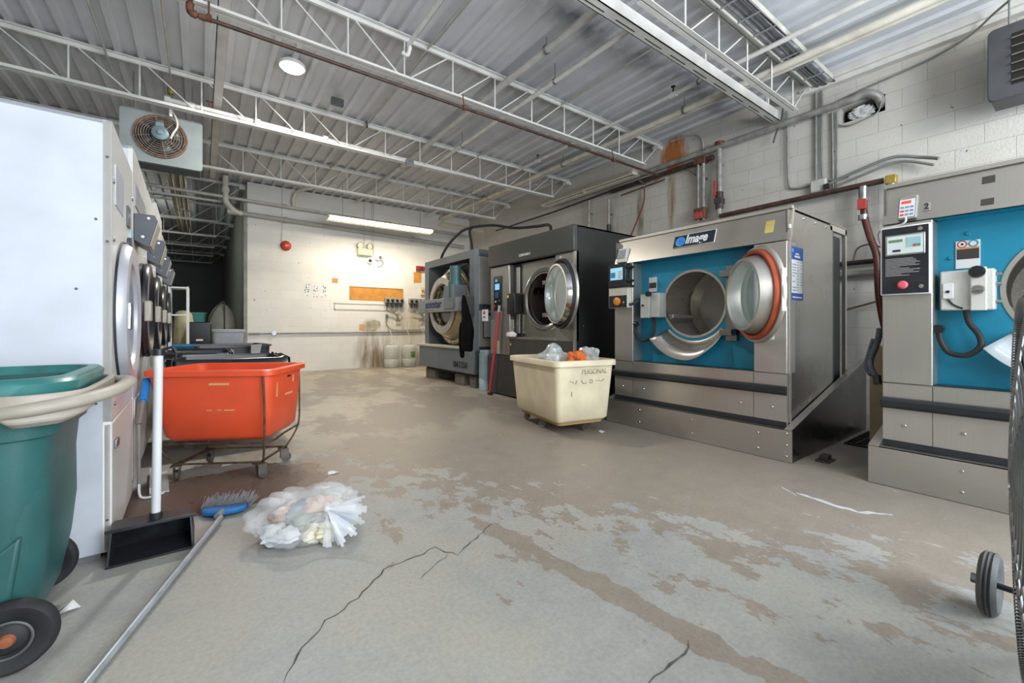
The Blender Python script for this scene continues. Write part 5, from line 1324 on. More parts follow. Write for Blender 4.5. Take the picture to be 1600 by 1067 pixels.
# the taller dryers behind it, each with a black round door and a sloping control box
def tall_dryer(y0, w, h, label):
    t = dryer_root(y0, label)
    m = MB(); m.box(-1.1, -0.025, 0.0, 0.02, 0.10, h).box(-1.1, -0.025, w - 0.02, w, 0.10, h).box(-1.1, -0.025, 0, w, h - 0.02, h).box(-1.1, -1.08, 0, w, 0.1, h)
    m.build('side_panels', enam_side, t, smooth=False)
    m = MB(); plate_with_hole(m, 0.0, 0.0, w, 0.10, h, w / 2, 1.215, 0.26); m.box(-0.025, -0.001, 0.0, 0.012, 0.1, h).box(-0.025, -0.001, 0, w, h - 0.015, h)
    m.build('front_panel', enam, t, smooth=False)
    MB().box(-1.0, -0.03, 0.03, w - 0.03, 0.0, 0.12).build('plinth', plain('plinth_dark', '#3e4044', 0.6), t, smooth=False)
    MB().box(-0.0, 0.006, 0.02, w - 0.03, 0.12, 0.62).build('lower_door', plain('lower_door_grey', '#c6c4be', 0.35), t, bevel=0.004)
    d = MB().lathe([(0.0, 0.035), (0.15, 0.032), (0.24, 0.02), (0.262, 0.04), (0.30, 0.065), (0.335, 0.06), (0.345, 0.045), (0.345, 0.03), (0.335, 0.028), (0.345, 0.02), (0.345, 0.0)], (0.0, w / 2, 1.215), (1, 0, 0), 64).build('door', plain('door_black', '#222327', 0.3, var=0.05), t)
    MB().box(0.045, 0.085, 0.04 + 0.06, 0.04 + 0.15, 1.13, 1.27).build('handle', plain('handle_tan', '#a6a194', 0.35, 0.3), d, bevel=0.008)
    cb = MB().prism([(0.0, 1.835), (0.105, 1.835), (0.12, 1.80), (0.075, 1.615), (0.0, 1.66)], 'y', 0.02, 0.32).build('control_box', plain('box_slate', '#4b4e56', 0.4), t, bevel=0.004)
    m = MB(); m.hexa([(0.079, 0.05, 1.635), (0.083, 0.05, 1.633), (0.083, 0.29, 1.633), (0.079, 0.29, 1.635), (0.118, 0.05, 1.795), (0.122, 0.05, 1.793), (0.122, 0.29, 1.793), (0.118, 0.29, 1.795)])
    m.build('control_face', plain('face_tan', '#a29d92', 0.3, 0.3), cb, smooth=False)
    for (x, z) in ((0.075, 1.81), (0.045, 1.685)): MB().cyl((x, 0.021, z), (x, 0.014, z), 0.009, n=10).build('bolt', chrome, cb)
    MB().box(0.0, 0.006, 0.10, w - 0.12, 1.90, 2.05).build('name_strip', plain('strip_slate', '#8f9197', 0.4), t, smooth=False)
    return t
DR = [(3.655, 0.97, 2.26, 'white tumble dryer second from the camera, its corner rising above the first'),
      (4.70, 1.0, 2.26, 'white tumble dryer third from the camera'),
      (5.78, 1.08, 2.40, 'white tumble dryer fourth from the camera, taller than the third'),
      (6.96, 1.15, 2.26, 'white tumble dryer furthest from the camera beside the white shelving')]
for a in DR: tall_dryer(*a)
# blue-gripped lever sticking out between the first two dryers, and the loose wire
t = thing('squeegee', 'grey tool with a bright blue grip leaning against the white dryers', 'cleaning tool', (-0.325, 3.62, 0))
MB().tube([(0.0, -0.02, 0.47), (0.012, 0.26, 0.70)], 0.015, 8).build('shaft', plain('shaft_grey', '#8d8a86', 0.4, 0.3), t)
MB().tube([(0.008, 0.13, 0.595), (0.014, 0.28, 0.72)], 0.024, 10).build('grip', plain('grip_blue', '#1f7fd0', 0.35), t)
MB().tube([(0.0, -0.02, 0.47), (0.0, 0.0, 0.0)], 0.010, 8).build('support', plain('shaft_grey', '#8d8a86', 0.4, 0.3), t)
t = thing('metal_channel', 'pale metal strip lying on the floor against the dryers behind the dustpan', 'strip', (-0.24, 3.85, 0))
m = MB(); m.M = Matrix.Rotation(R(4), 4, 'Z'); m.box(-0.05, 0.05, -0.25, 0.25, 0.002, 0.010).box(-0.05, -0.042, -0.25, 0.25, 0.002, 0.05)
m.build('strip', white_dull, t, smooth=False)
t = thing('wire_hook', 'thin white wire foot of the second dryer on the dark floor', 'wire', (-0.30, 3.55, 0))
MB().tube(smooth_path([(-0.02, 0, 0.10), (-0.01, -0.01, 0.02), (0.05, -0.02, 0.012), (0.10, 0.02, 0.012)], 5), 0.007, 6).build('wire', label_white, t)

# ------------------------------------------------------------------ green wheeled bin
t = thing('wheeled_bin', 'dark green wheeled bin with a beige handle at the left edge', 'bin', (-0.385, 2.30, 0), R(0))
gm = plain('bin_green', '#2a5b5b', 0.42, var=0.12, scale=3, bump=0.05, bscale=200)
def ring_xy(x0, x1, y0, y1, r, z, n=6): return [(p[0], p[1], z) for p in rrect(x0, x1, y0, y1, r, n)]
rings = [ring_xy(-0.62, -0.075, -0.20, 0.22, 0.06, 0.10), ring_xy(-0.66, -0.045, -0.235, 0.25, 0.08, 0.27), ring_xy(-0.68, -0.032, -0.255, 0.268, 0.09, 0.42),
         ring_xy(-0.70, -0.034, -0.266, 0.274, 0.10, 0.722), ring_xy(-0.72, -0.005, -0.30, 0.305, 0.11, 0.735), ring_xy(-0.74, 0.008, -0.315, 0.32, 0.12, 0.87),
         ring_xy(-0.745, 0.012, -0.318, 0.324, 0.12, 0.90)]
inner = [ring_xy(-0.72, -0.012, -0.295, 0.30, 0.11, 0.90), ring_xy(-0.64, -0.07, -0.24, 0.25, 0.08, 0.16)]
MB().loft(rings + inner).build('tub', gm, t, angle=0.9)
rim = [ring_xy(-0.75, 0.015, -0.322, 0.328, 0.12, 0.875), ring_xy(-0.775, 0.04, -0.345, 0.352, 0.13, 0.875), ring_xy(-0.78, 0.045, -0.35, 0.357, 0.13, 0.915), ring_xy(-0.76, 0.03, -0.335, 0.342, 0.13, 0.932), ring_xy(-0.735, 0.0, -0.308, 0.315, 0.12, 0.932), ring_xy(-0.725, -0.012, -0.3, 0.305, 0.11, 0.90)]
MB().loft(rim, False, False).build('rim', plain('rim_green', '#2f6f6d', 0.35, var=0.15, scale=8), t, angle=0.9)
# sloping shoulder panel above each wheel
MB().prism([(-0.50, 0.10), (-0.125, 0.10), (-0.085, 0.42), (-0.20, 0.33), (-0.36, 0.27), (-0.50, 0.25)], 'y', -0.262, -0.20).build('wheel_panel', gm, t, bevel=0.01)
hm_ = plain('handle_beige', '#aaa195', 0.5, var=0.08)
for s in (-1,):
    pass
# handle: a flat skirt wrapping the back rim and a loop standing out from it
P0 = [(-0.125, -0.335), (-0.05, -0.350), (0.045, -0.285), (0.062, -0.10), (0.062, 0.12), (0.045, 0.30), (-0.05, 0.36), (-0.155, 0.345)]
path = smooth_path([(x, y, 0) for x, y in P0], 5)
m = MB(); n_ = len(path)
ring_l = []
for i, p in enumerate(path):
    q = path[min(i + 1, n_ - 1)] - path[max(i - 1, 0)]; nrm = Vector((q.y, -q.x, 0)).normalized()
    e = min(i, n_ - 1 - i) / 3.0; hh = 0.085 * min(1, 0.55 + e * 0.5) * (1 - 0.45 * min(1, max(0, (i - 8) / 8.0)))
    zt = 0.885
    ring_l.append([(p.x - nrm.x * 0.004, p.y - nrm.y * 0.004, zt), (p.x + nrm.x * 0.018, p.y + nrm.y * 0.018, zt), (p.x + nrm.x * 0.020, p.y + nrm.y * 0.020, zt - hh), (p.x - nrm.x * 0.012, p.y - nrm.y * 0.012, zt - hh - 0.02)])
m.loft(ring_l)
hd = m.build('handle', hm_, t, bevel=0.006)
lp = smooth_path([(-0.11, -0.352, 0.832), (-0.03, -0.368, 0.842), (0.06, -0.31, 0.852), (0.125, -0.17, 0.862), (0.14, 0.0, 0.866), (0.125, 0.17, 0.862), (0.07, 0.32, 0.854), (-0.04, 0.375, 0.852), (-0.15, 0.36, 0.852)], 7)
MB().tube(lp, 0.027, 12, flat=0.8).build('grip_bar', hm_, hd)
MB().box(-0.1, -0.02, -0.30, -0.25, 0.05, 0.1)
for s, nm in ((-1, 'near'), (1, 'far')):
    yw = -0.285 if s < 0 else 0.27
    xw_ = -0.105 if s < 0 else -0.155
    wh = MB().lathe([(0.0, -0.022), (0.035, -0.022), (0.05, -0.01), (0.062, -0.012), (0.085, -0.024), (0.100, -0.026), (0.112, -0.014), (0.1155, 0.0), (0.112, 0.014), (0.100, 0.026), (0.06, 0.014), (0.0, 0.018)], (xw_, yw, 0.117), (0, 1, 0), 40).build('wheel', black_rubber, t)
    MB().lathe([(0.0, -0.034), (0.016, -0.032), (0.022, -0.02), (0, -0.02)], (xw_, yw, 0.117), (0, 1, 0), 20).build('hub_cap', plain('hub_rust', '#a5623f', 0.6, 0.2, var=0.2), wh)
    MB().lathe([(0.052, -0.0235), (0.056, -0.027), (0.060, -0.0235)], (xw_, yw, 0.117), (0, 1, 0), 32, closed=True).build('hub_ring', plain('hub_grey', '#55585b', 0.5), wh)
MB().cyl((-0.105, -0.28, 0.117), (-0.155, 0.27, 0.117), 0.012, n=10).build('axle', zinc, t)
MB().box(-0.68, -0.60, -0.15, 0.15, 0.0, 0.11).build('front_foot', gm, t, bevel=0.01)
t = thing('paper_scrap', 'crumpled white paper scrap on the floor beside the green bin', 'paper', (-0.415, 2.30, 0), 0, 'litter on the floor')
t.location = (-0.415, 2.33, 0)
m = MB(); m.face([(-.035, -.02, .001), (.0, -.03, .016), (.035, .0, .002), (.01, .02, .03)]); m.face([(-.05, -.02, .001), (.01, .02, .03), (.0, .06, .004), (-.04, .04, .014)])
m.build('paper', label_white, t, solid=0.001)

# ------------------------------------------------------------------ lobby dustpan, standing
t = thing('lobby_dustpan', 'black upright dustpan with a white pole standing beside the first dryer', 'dustpan', (-0.19, 2.62, 0))
dm = plain('dustpan_black', '#26282b', 0.4, var=0.2, scale=20)
m = MB()
x0, x1 = -0.155, 0.155
m.hexa([(x0 - .005, 0, .004), (x1 + .005, 0, .004), (x1, .27, .004), (x0, .27, .004), (x0 - .005, 0, .010), (x1 + .005, 0, .010), (x1, .27, .010), (x0, .27, .010)])
m.hexa([(x0 - .005, .21, .004), (x1 + .005, .21, .004), (x1, .27, .004), (x0, .27, .004), (x0 + .01, .11, .165), (x1 - .01, .11, .165), (x1 - .01, .135, .165), (x0 + .01, .135, .165)])
for x in (x0, x1):
    m.hexa([(x - .005, 0, .004), (x + .005, 0, .004), (x + .005, .26, .004), (x - .005, .26, .004), (x * .94 - .004, .03, .150), (x * .94 + .004, .03, .150), (x * .94 + .004, .13, .165), (x * .94 - .004, .13, .165)])
m.hexa([(x0 + .008, .035, .150), (x1 - .008, .035, .150), (x1 - .008, .135, .158), (x0 + .008, .135, .158), (x0 + .008, .035, .158), (x1 - .008, .035, .158), (x1 - .008, .135, .168), (x0 + .008, .135, .168)])
pan = m.build('pan', dm, t, bevel=0.003)
m = MB()
m.box(x0 - .012, x1 + .012, .028, .036, .146, .162)
m.build('pan_lip', dm, pan, bevel=0.003)
MB().cyl((0.01, 0.08, 0.155), (0.01, 0.08, 0.19), 0.026).build('socket', dm, pan)
MB().tube([(0.01, 0.08, 0.18), (0.02, 0.08, 0.965)], 0.0185, 14).build('pole', plain('pole_white', '#d5d7d9', 0.35, var=0.03), t)
m = MB(); m.cyl((0.02, 0.08, 0.955), (0.0205, 0.08, 0.985), 0.026, n=14)
m.tube(smooth_path([(0.03, 0.08, 0.98), (0.07, 0.08, 0.992), (0.085, 0.08, 0.965), (0.085, 0.08, 0.93)], 5), 0.007, 6)
m.build('hook_cap', black_plastic, t)

# ------------------------------------------------------------------ push broom lying on the floor
t = thing('floor_broom', 'broom with a grey pole and blue head lying on the floor, bristles away from us', 'broom', (0.105, 2.975, 0), R(-17))
hb = plain('broom_blue', '#2176b8', 0.4, var=0.08)
hd = MB()
pts = [(-0.115, 0.03), (-0.11, -0.01), (-0.07, -0.035), (0.0, -0.05), (0.07, -0.035), (0.11, -0.01), (0.115, 0.03)]
hd.prism(pts, 'z', 0.012, 0.045); head = hd.build('head', hb, t, bevel=0.01)
m = MB(); rn = random.Random(8)
for i in range(420):
    x = rn.uniform(-0.125, 0.125); z = rn.uniform(0.018, 0.05)
    dx, dz = rn.uniform(-0.03, 0.03), rn.uniform(-0.015, 0.03)
    L_ = rn.uniform(0.09, 0.15)
    m.tube([(x, 0.035, z), (x + dx * .5, 0.035 + L_ * .5, max(.004, z + dz * .3)), (x + dx, 0.035 + L_, max(0.004, z + dz))], 0.0014, 3)
m.build('bristles', plain('bristle_grey', '#8d9197', 0.6, var=0.1), t, smooth=False)
m = MB(); m.tube([(0.0, -0.04, 0.034), (-0.005, -0.10, 0.034)], 0.018, 12); m.build('socket', plain('socket_grey', '#7c7f82', 0.4), head)
t2 = MB(); 
a = Vector((0.085, 2.86, 0.034)); b_ = Vector((-0.405, 1.43, 0.014)); 
Mi = (Matrix.Translation((0.105, 2.975, 0)) @ Matrix.Rotation(R(-17), 4, 'Z')).inverted()
t2.tube([Mi @ a, Mi @ b_], 0.0135, 12); t2.build('pole', plain('pole_grey', '#9da3a8', 0.35, 0.3, var=0.1, scale=12), t)

# ------------------------------------------------------------------ tied clear plastic bag of rubbish
t = thing('rubbish_bag', 'tied clear plastic bag full of pale rubbish on the floor beside the broom', 'bag', (0.455, 2.43, 0), R(-18))
def blob(rx, ry, rz, seed, sub=5, amp=0.12, zc=0.0, off=(0, 0, 0)):
    m = MB(); bmesh.ops.create_icosphere(m.bm, subdivisions=sub, radius=1.0)
    rn = random.Random(seed); ph = [rn.uniform(0, 6.28) for _ in range(12)]
    for v in m.bm.verts:
        c = v.co.copy(); a = math.atan2(c.y, c.x)
        f = 1 + amp * (0.5 * math.sin(3 * c.x * 1.7 + ph[0]) * math.cos(4 * c.y + ph[1]) + 0.35 * math.sin(7 * c.z + 5 * c.x + ph[2]) + 0.25 * math.sin(13 * c.y + 9 * c.x + ph[3]) + 0.15 * math.sin(23 * c.x - 17 * c.z + ph[4]))
        z = c.z * rz * f
        v.co = Vector((c.x * rx * f + off[0], c.y * ry * f + off[1], max(0.004, z + rz * 0.78) + off[2]))
    return m
film = glassy('bag_film', '#e6e8ea', 0.30, 0.16)
# film folds: bump on the film
nt = film.node_tree; b = nt.nodes['Principled BSDF']
tc = nt.nodes.new('ShaderNodeTexCoord'); wv = nt.nodes.new('ShaderNodeTexNoise'); wv.inputs['Scale'].default_value = 16; wv.inputs['Detail'].default_value = 5; wv.inputs['Distortion'].default_value = 1.6
nt.links.new(tc.outputs['Object'], wv.inputs['Vector'])
bp = nt.nodes.new('ShaderNodeBump'); bp.inputs['Strength'].default_value = 0.6; bp.inputs['Distance'].default_value = 0.02
nt.links.new(wv.outputs['Fac'], bp.inputs['Height']); nt.links.new(bp.outputs['Normal'], b.inputs['Normal'])
bag = blob(0.262, 0.175, 0.135, 11, 5, 0.22)
for v in bag.bm.verts:          # creases gathering towards the knot
    dx, dy, dz = v.co.x - 0.10, v.co.y + 0.10, v.co.z - 0.17
    rr = math.sqrt(dx * dx + dy * dy + dz * dz); an = math.atan2(dz, dx)
    k = 0.012 * math.sin(an * 22) * max(0, 1 - rr / 0.25)
    v.co += Vector((dx, dy, dz)).normalized() * k
    v.co.z = max(v.co.z, 0.003)
bag.build('film', film, t)
stuffm = [plain('rubbish_cream', '#d6cdb4', 0.7, var=0.15), plain('rubbish_pink', '#d3b3a2', 0.7, var=0.1), plain('rubbish_white', '#dcdcdd', 0.7, var=0.05), plain('rubbish_slate', '#7a8790', 0.7, var=0.2), plain('rubbish_green', '#8f9886', 0.7, var=0.2), plain('rubbish_blue', '#8ea6bd', 0.7, var=0.15)]
for i, (x, y, z, r_, mi) in enumerate([(-0.15, -0.07, .055, .07, 2), (-0.08, -0.10, .06, .055, 2), (-0.12, 0.02, .09, .07, 1), (-0.03, -0.05, .10, .065, 4), (0.05, 0.0, .14, .075, 1), (0.03, -0.10, .05, .06, 0),
        (0.09, -0.11, .055, .06, 0), (0.16, -0.05, .07, .065, 5), (0.10, 0.06, .11, .08, 0), (-0.02, 0.06, .11, .08, 3), (-0.06, -0.01, .12, .05, 3), (0.17, 0.04, .09, .06, 2), (0.0, 0.0, .05, .09, 2), (-0.17, 0.03, .05, .05, 4), (0.12, -0.04, .13, .05, 2)]):
    m = MB(); bmesh.ops.create_icosphere(m.bm, subdivisions=3, radius=r_)
    rn = random.Random(i); p1, p2 = rn.uniform(0, 6), rn.uniform(0, 6)
    for v in m.bm.verts:
        c = v.co / r_; f = 1 + 0.22 * math.sin(4 * c.x + p1) * math.cos(5 * c.y + p2) + 0.1 * math.sin(11 * c.z + p1)
        v.co = Vector((x + c.x * r_ * f * 0.95, y + c.y * r_ * f * 0.8, max(0.008, z + c.z * r_ * f * 0.75)))
    m.build('crumpled_paper', stuffm[mi], t)
# knot and its flared skirt of film
m = MB()
kx, ky, kz = 0.10, -0.13, 0.175
for k in range(26):
    a = R(-95 + 112 * k / 25); a2 = R(-95 + 112 * (k + 1) / 25)
    def sk(a, r_): 
        wv_ = 0.010 * math.sin(a * 7) + 0.003 * math.sin(a * 17)
        return (kx + r_ * math.cos(a), ky - 0.05 * (r_ / 0.17) + wv_, max(0.004, kz + r_ * math.sin(a) * 0.95))
    Lk = 0.17 + 0.02 * math.sin(k * 1.3)
    for j in range(5):
        r0, r1 = Lk * j / 5 + 0.006, Lk * (j + 1) / 5 + 0.006
        m.face([sk(a, r0), sk(a2, r0), sk(a2, r1), sk(a, r1)])
m.build('gathered_top', glassy('bag_film_dense', '#e6e9ee', 0.5, 0.2), t)
m = MB(); bmesh.ops.create_icosphere(m.bm, subdivisions=2, radius=0.018, matrix=Matrix.Translation((kx, ky, kz))); m.build('knot', glassy('bag_film_dense', '#e6e9ee', 0.55, 0.2), t)

# ------------------------------------------------------------------ carts
def tub_rings(L0, W0, L1, W1, z0, z1, r0, r1, lip=0.03, lip_h=0.035, th=0.012):
    def rg(L_, W_, r, z): return [(p[0], p[1], z) for p in rrect(-W_ / 2, W_ / 2, -L_ / 2, L_ / 2, r, 6)]
    out = [rg(L0 - .06, W0 - .06, r0 * .8, z0), rg(L0, W0, r0, z0 + 0.03)]
    for k in (0.35, 0.7, 1.0):
        out.append(rg(L0 + (L1 - L0) * k, W0 + (W1 - W0) * k, r0 + (r1 - r0) * k, z0 + 0.03 + (z1 - z0 - 0.03 - lip_h) * k))
    out += [rg(L1 + 2 * lip, W1 + 2 * lip, r1 + lip, z1 - lip_h), rg(L1 + 2 * lip, W1 + 2 * lip, r1 + lip, z1 - 0.008), rg(L1 + 2 * lip - 0.016, W1 + 2 * lip - .016, r1 + lip, z1),
            rg(L1 - 2 * th, W1 - 2 * th, r1 - th / 2, z1), rg(L1 - 2 * th - 0.01, W1 - 2 * th - 0.01, r1 - th / 2, z1 - 0.03), rg(L0 - 2 * th, W0 - 2 * th, r0, z0 + 0.05)]
    return out
def caster(t, x, y, rz, h=0.10, r=0.04, mw=None):
    M_ = Matrix.Translation((x, y, 0)) @ Matrix.Rotation(rz, 4, 'Z')
    m = MB(); m.M = M_
    m.box(-0.035, 0.035, -0.035, 0.035, h + 0.0, h + 0.006)
    m.box(-0.019, -0.014, -0.02, 0.04, r * 0.8, h); m.box(0.014, 0.019, -0.02, 0.04, r * 0.8, h)
    m.cyl((-0.02, 0.022, r), (0.02, 0.022, r), 0.007, n=8)
    c = m.build('caster', plain('caster_fork', '#6c655e', 0.5, 0.6, var=0.2), t)
    m = MB(); m.M = M_; m.lathe([(0, -0.011), (r * 0.6, -0.011), (r * 0.95, -0.012), (r, -0.008), (r, 0.008), (r * 0.95, 0.012), (r * 0.6, 0.011), (0, 0.011)], (0, 0.022, r), (1, 0, 0), 24)
    m.build('caster_wheel', mw or plain('wheel_grey', '#6f6e6c', 0.5), c)
    return c
# cream tub cart
t = thing('laundry_cart', 'cream plastic tub cart on casters holding clear and orange bags, before the dark grey washer', 'cart', (3.20, 3.47, 0), R(-11))
cream = plain('cart_cream', '#d6caac', 0.45, var=0.07, scale=4)
MB().loft(tub_rings(0.93, 0.62, 1.02, 0.70, 0.13, 0.755, 0.05, 0.055, 0.035, 0.055)).build('tub', cream, t, angle=0.8)
MB().prism(rrect(-0.27, 0.27, -0.42, 0.42, 0.04), 'z', 0.104, 0.13).build('plywood_base', plain('base_tan', '#a07f45', 0.7), t)
for x, y, rz in ((-0.21, -0.02, 0.9), (0.12, -0.36, 0.5), (-0.2, 0.38, 0.2), (0.2, 0.36, 0.6)): caster(t, x, y, rz, 0.098, 0.036)
CART_W = t
pen = plain('pen_grey', '#9a8f78', 0.7)
text('marker_writing', 'PERSONAL', pen, t, (0.10, -0.508, 0.64), (R(86), 0, 0), 0.075, 0.85, 0.0006)
o = text('marker_writing', '<7 C 8 =>', pen, t, (0.02, -0.498, 0.55), (R(86), 0, 0), 0.10, 1.0, 0.0006)
MB().box(-0.17, -0.155, -0.489, -0.484, 0.40, 0.53).build('pen_stroke', pen, t, smooth=False)
# bags lying in it
def bagthing(name, label, loc, r, mat, seed):
    t = thing(name, label, 'bag', loc, 0, 'bags in the cream cart')
    m = MB(); bmesh.ops.create_icosphere(m.bm, subdivisions=4, radius=1.0)
    rn = random.Random(seed); p = [rn.uniform(0, 6) for _ in range(4)]
    for v in m.bm.verts:
        c = v.co; f = 1 + 0.16 * math.sin(4 * c.x + p[0]) * math.cos(5 * c.y + p[1]) + 0.10 * math.sin(10 * c.z + p[2]) + 0.06 * math.sin(19 * c.x + 13 * c.y + p[3])
        v.co = Vector((c.x * r[0] * f, c.y * r[1] * f, c.z * r[2] * f + r[2]))
    m.build('film', mat, t); return t
film2 = glassy('bag_film_grey', '#cdd3d4', 0.5, 0.18)
bagthing('plastic_bag', 'clear plastic bag bulging above the left middle of the cream cart', (3.20, 3.57, 0.53), (0.16, 0.15, 0.17), film2, 1)
bagthing('plastic_bag', 'orange mesh bag of white lumps in the middle of the cream cart', (3.23, 3.22, 0.53), (0.125, 0.12, 0.15), plain('mesh_orange', '#dd6a2a', 0.6, var=0.25, scale=30, bump=0.6), 2)
bagthing('plastic_bag', 'crumpled clear plastic bag at the right end of the cream cart', (3.45, 3.27, 0.58), (0.085, 0.14, 0.15), film2, 3)
bagthing('plastic_bag', 'low cloudy plastic bag at the left of the orange bag in the cream cart', (3.00, 3.36, 0.53), (0.09, 0.12, 0.13), film2, 5)
# orange tub cart on its wire frame
ORZ = math.atan2(0.40, -0.67) - PI
def orange_cart():
    t = thing('laundry_cart', 'bright orange tub cart on a rusty wire frame with four casters', 'cart', (0.205, 3.86, 0), ORZ - 0.0)
    om = plain('cart_orange', '#e0532f', 0.38, var=0.06, scale=3)
    # local x runs along the long front edge, local y away from the camera
    def rg(a, b_, c, d, r, z): return [(p[0], p[1], z) for p in rrect(a, b_, c, d, r, 6)]
    rings = [rg(-.32, .32, -.22, .24, .06, .285), rg(-.355, .355, -.255, .27, .07, .32), rg(-.40, .372, -.27, .285, .07, .50), rg(-.44, .385, -.285, .30, .07, .745),
             rg(-.46, .415, -.315, .33, .08, .75), rg(-.46, .415, -.315, .33, .08, .785), rg(-.45, .405, -.305, .32, .08, .792), rg(-.43, .37, -.27, .285, .07, .792), rg(-.42, .36, -.262, .275, .07, .77), rg(-.335, .335, -.235, .25, .06, .33)]
    MB().loft(rings).build('tub', om, t, angle=0.8)
    sc = plain('scratch_tan', '#dba06a', 0.6)
    for (x0, x1, z0, z1, yy) in ((-0.02, 0.11, 0.685, 0.70, -0.284), (-0.04, -0.01, 0.505, 0.512, -0.273), (0.03, 0.055, 0.505, 0.512, -0.273), (0.075, 0.14, 0.503, 0.512, -0.273)):
        MB().box(x0, x1, yy - 0.003, yy + 0.004, z0, z1).build('scratch', sc, t, smooth=False)
    for (y0, y1, z0, z1, xx) in ((-0.17, -0.16, 0.58, 0.69, 0.379), (-0.02, 0.10, 0.57, 0.585, 0.378), (0.10, 0.12, 0.66, 0.71, 0.382)):
        MB().box(xx - 0.004, xx + 0.003, y0, y1, z0, z1).build('scratch', sc, t, smooth=False)
    MB().box(0.378, 0.388, 0.0, 0.05, 0.705, 0.72).build('hand_slot', ink_dark, t, smooth=False)
    fr = plain('frame_rust', '#5e4a3b', 0.55, 0.5, var=0.3, scale=20)
    def wire(pts, nm='frame_wire'):
        MB().tube([Vector(p) for p in pts], 0.0075, 8).build(nm, fr, t)
    for sx in (-1, 1):
        wire(smooth_path([(sx * .345, -.30, .755), (sx * .352, -.295, .50), (sx * .345, -.285, .27), (sx * .30, -.20, .118)], 5), 'frame_upright')
        wire(smooth_path([(sx * .345, .315, .755), (sx * .352, .31, .50), (sx * .345, .30, .27), (sx * .30, .17, .118)], 5), 'frame_upright')
        wire([(sx * .29, -.22, .118), (sx * .29, .20, .118)], 'frame_rail')
        wire([(sx * .275, -.22, .112), (sx * .275, .20, .112)], 'frame_rail')
    for y in (-.21, .19): wire([(-.30, y, .118), (.30, y, .118)], 'frame_rail')
    wire(smooth_path([(-.352, -.27, .275), (0, -.275, .278), (.352, -.27, .275), (.358, 0, .275), (.352, .29, .275)], 3), 'frame_ring')
    for x, y, rz in ((-.28, -.21, 0.4), (.28, -.21, -0.6), (-.28, .17, 0.2), (.28, .17, -1.0)): caster(t, x, y, rz, 0.105, 0.037, plain('wheel_dark', '#4a4541', 0.5))
    return t
orange_cart()
# dark carts queued behind it
CARTS = []
def dark_cart(loc, rz, L_, W_, label, hexc, ztop=0.79, liner=True, base=0.16):
    t = thing('laundry_cart', label, 'cart', loc, rz, 'dark tub carts behind the orange cart')
    CARTS.append(t)
    cm_ = plain('cart_' + hexc[1:], hexc, 0.32, var=0.15, scale=6)
    MB().loft(tub_rings(L_ - .1, W_ - .1, L_ - .04, W_ - .04, base, ztop, .06, .07, 0.03, 0.03)).build('tub', cm_, t, angle=0.8)
    if liner:
        m = MB(); rn = random.Random(int(L_ * 100 + loc[1] * 10))
        base_r = smooth_path([(p[0], p[1], 0) for p in rrect(-W_ / 2, W_ / 2, -L_ / 2, L_ / 2, 0.08, 5)], 2); n = len(base_r)
        R0, R1, R2, R3 = [], [], [], []
        for i, p in enumerate(base_r):
            j1, j2 = rn.uniform(-.012, .02), rn.uniform(-.05, .02)
            q = Vector((p.x, p.y, 0)).normalized()
            R0.append((p.x * .94, p.y * .94, ztop - .10)); R1.append((p.x, p.y, ztop + .012 + j1)); R2.append((p.x + q.x * .03, p.y + q.y * .03, ztop + .002)); R3.append((p.x + q.x * .035, p.y + q.y * .035, ztop - .07 + j2))
        m.loft([R0, R1, R2, R3], False, False)
        m.build('bin_liner', plain('liner_black', '#17181b', 0.22, var=0.1), t, angle=1.2)
    for sx in (-1, 1):
        for sy in (-1, 1): caster(t, sx * (W_ / 2 - .12), sy * (L_ / 2 - .12), 0.3 * sx, base - 0.01, 0.045)
    return t
dark_cart((0.24, 4.98, 0), R(92), 0.86, 0.70, 'black tub cart with a glossy bin liner directly behind the orange cart', '#1c1e21')
dark_cart((-0.02, 6.25, 0), R(88), 0.62, 0.80, 'second black lined tub cart from the orange one, against the dryers', '#1f2226')
dark_cart((0.36, 8.55, 0), R(100), 1.10, 0.85, 'charcoal tub cart with a strip of pale tape on its corner', '#35383c', liner=False)
o = MB().hexa([(0.0, 0, 0.0), (.10, -.01, 0.0), (.10, 0.0, 0.0), (0.0, 0.01, 0), (0.0, -0.03, .27), (.15, -.05, .29), (.15, -.03, .29), (0, -.01, .27)]).build('tape_strip', plain('tape_pale', '#9a9a98', 0.5), CARTS[2], smooth=False)
Mi2 = (Matrix.Translation((0.36, 8.55, 0)) @ Matrix.Rotation(R(100), 4, 'Z')).inverted() @ Matrix.Translation((0.64, 7.99, 0.52)); o.matrix_local = Mi2
t = thing('grey_cart', 'light grey tub cart beside the hall corner', 'cart', (0.42, 10.3, 0), 0)
MB().loft(tub_rings(0.7, 0.44, 0.8, 0.52, 0.2, 1.03, .06, .07, 0.025, 0.05)).build('tub', plain('cart_light_grey', '#a4a8ac', 0.45), t)
for sx in (-1, 1):
    for sy in (-1, 1): caster(t, sx * .15, sy * .28, 0.2, 0.19, 0.05)
t = thing('black_bin', 'glossy black rounded bin standing upright behind the dark carts', 'bin', (-0.03, 9.62, 0), 0)
MB().loft([[(p[0], y, p[1]) for p in rrect(-0.175, 0.175, 0.0, 1.17, 0.05, 5)] for y in (-0.18, 0.25)]).build('body', plain('bin_gloss_black', '#141517', 0.18, var=0.3, scale=25), t, bevel=0.015)
MB().box(-0.05, 0.05, -0.184, -0.18, 0.83, 0.86).build('label_sticker', label_white, t, smooth=False)
t = thing('canvas_hood', 'tall beige canvas-covered cart with a curved hood at the hall mouth', 'cart', (0.41, 12.6, 0), 0)
rings = []
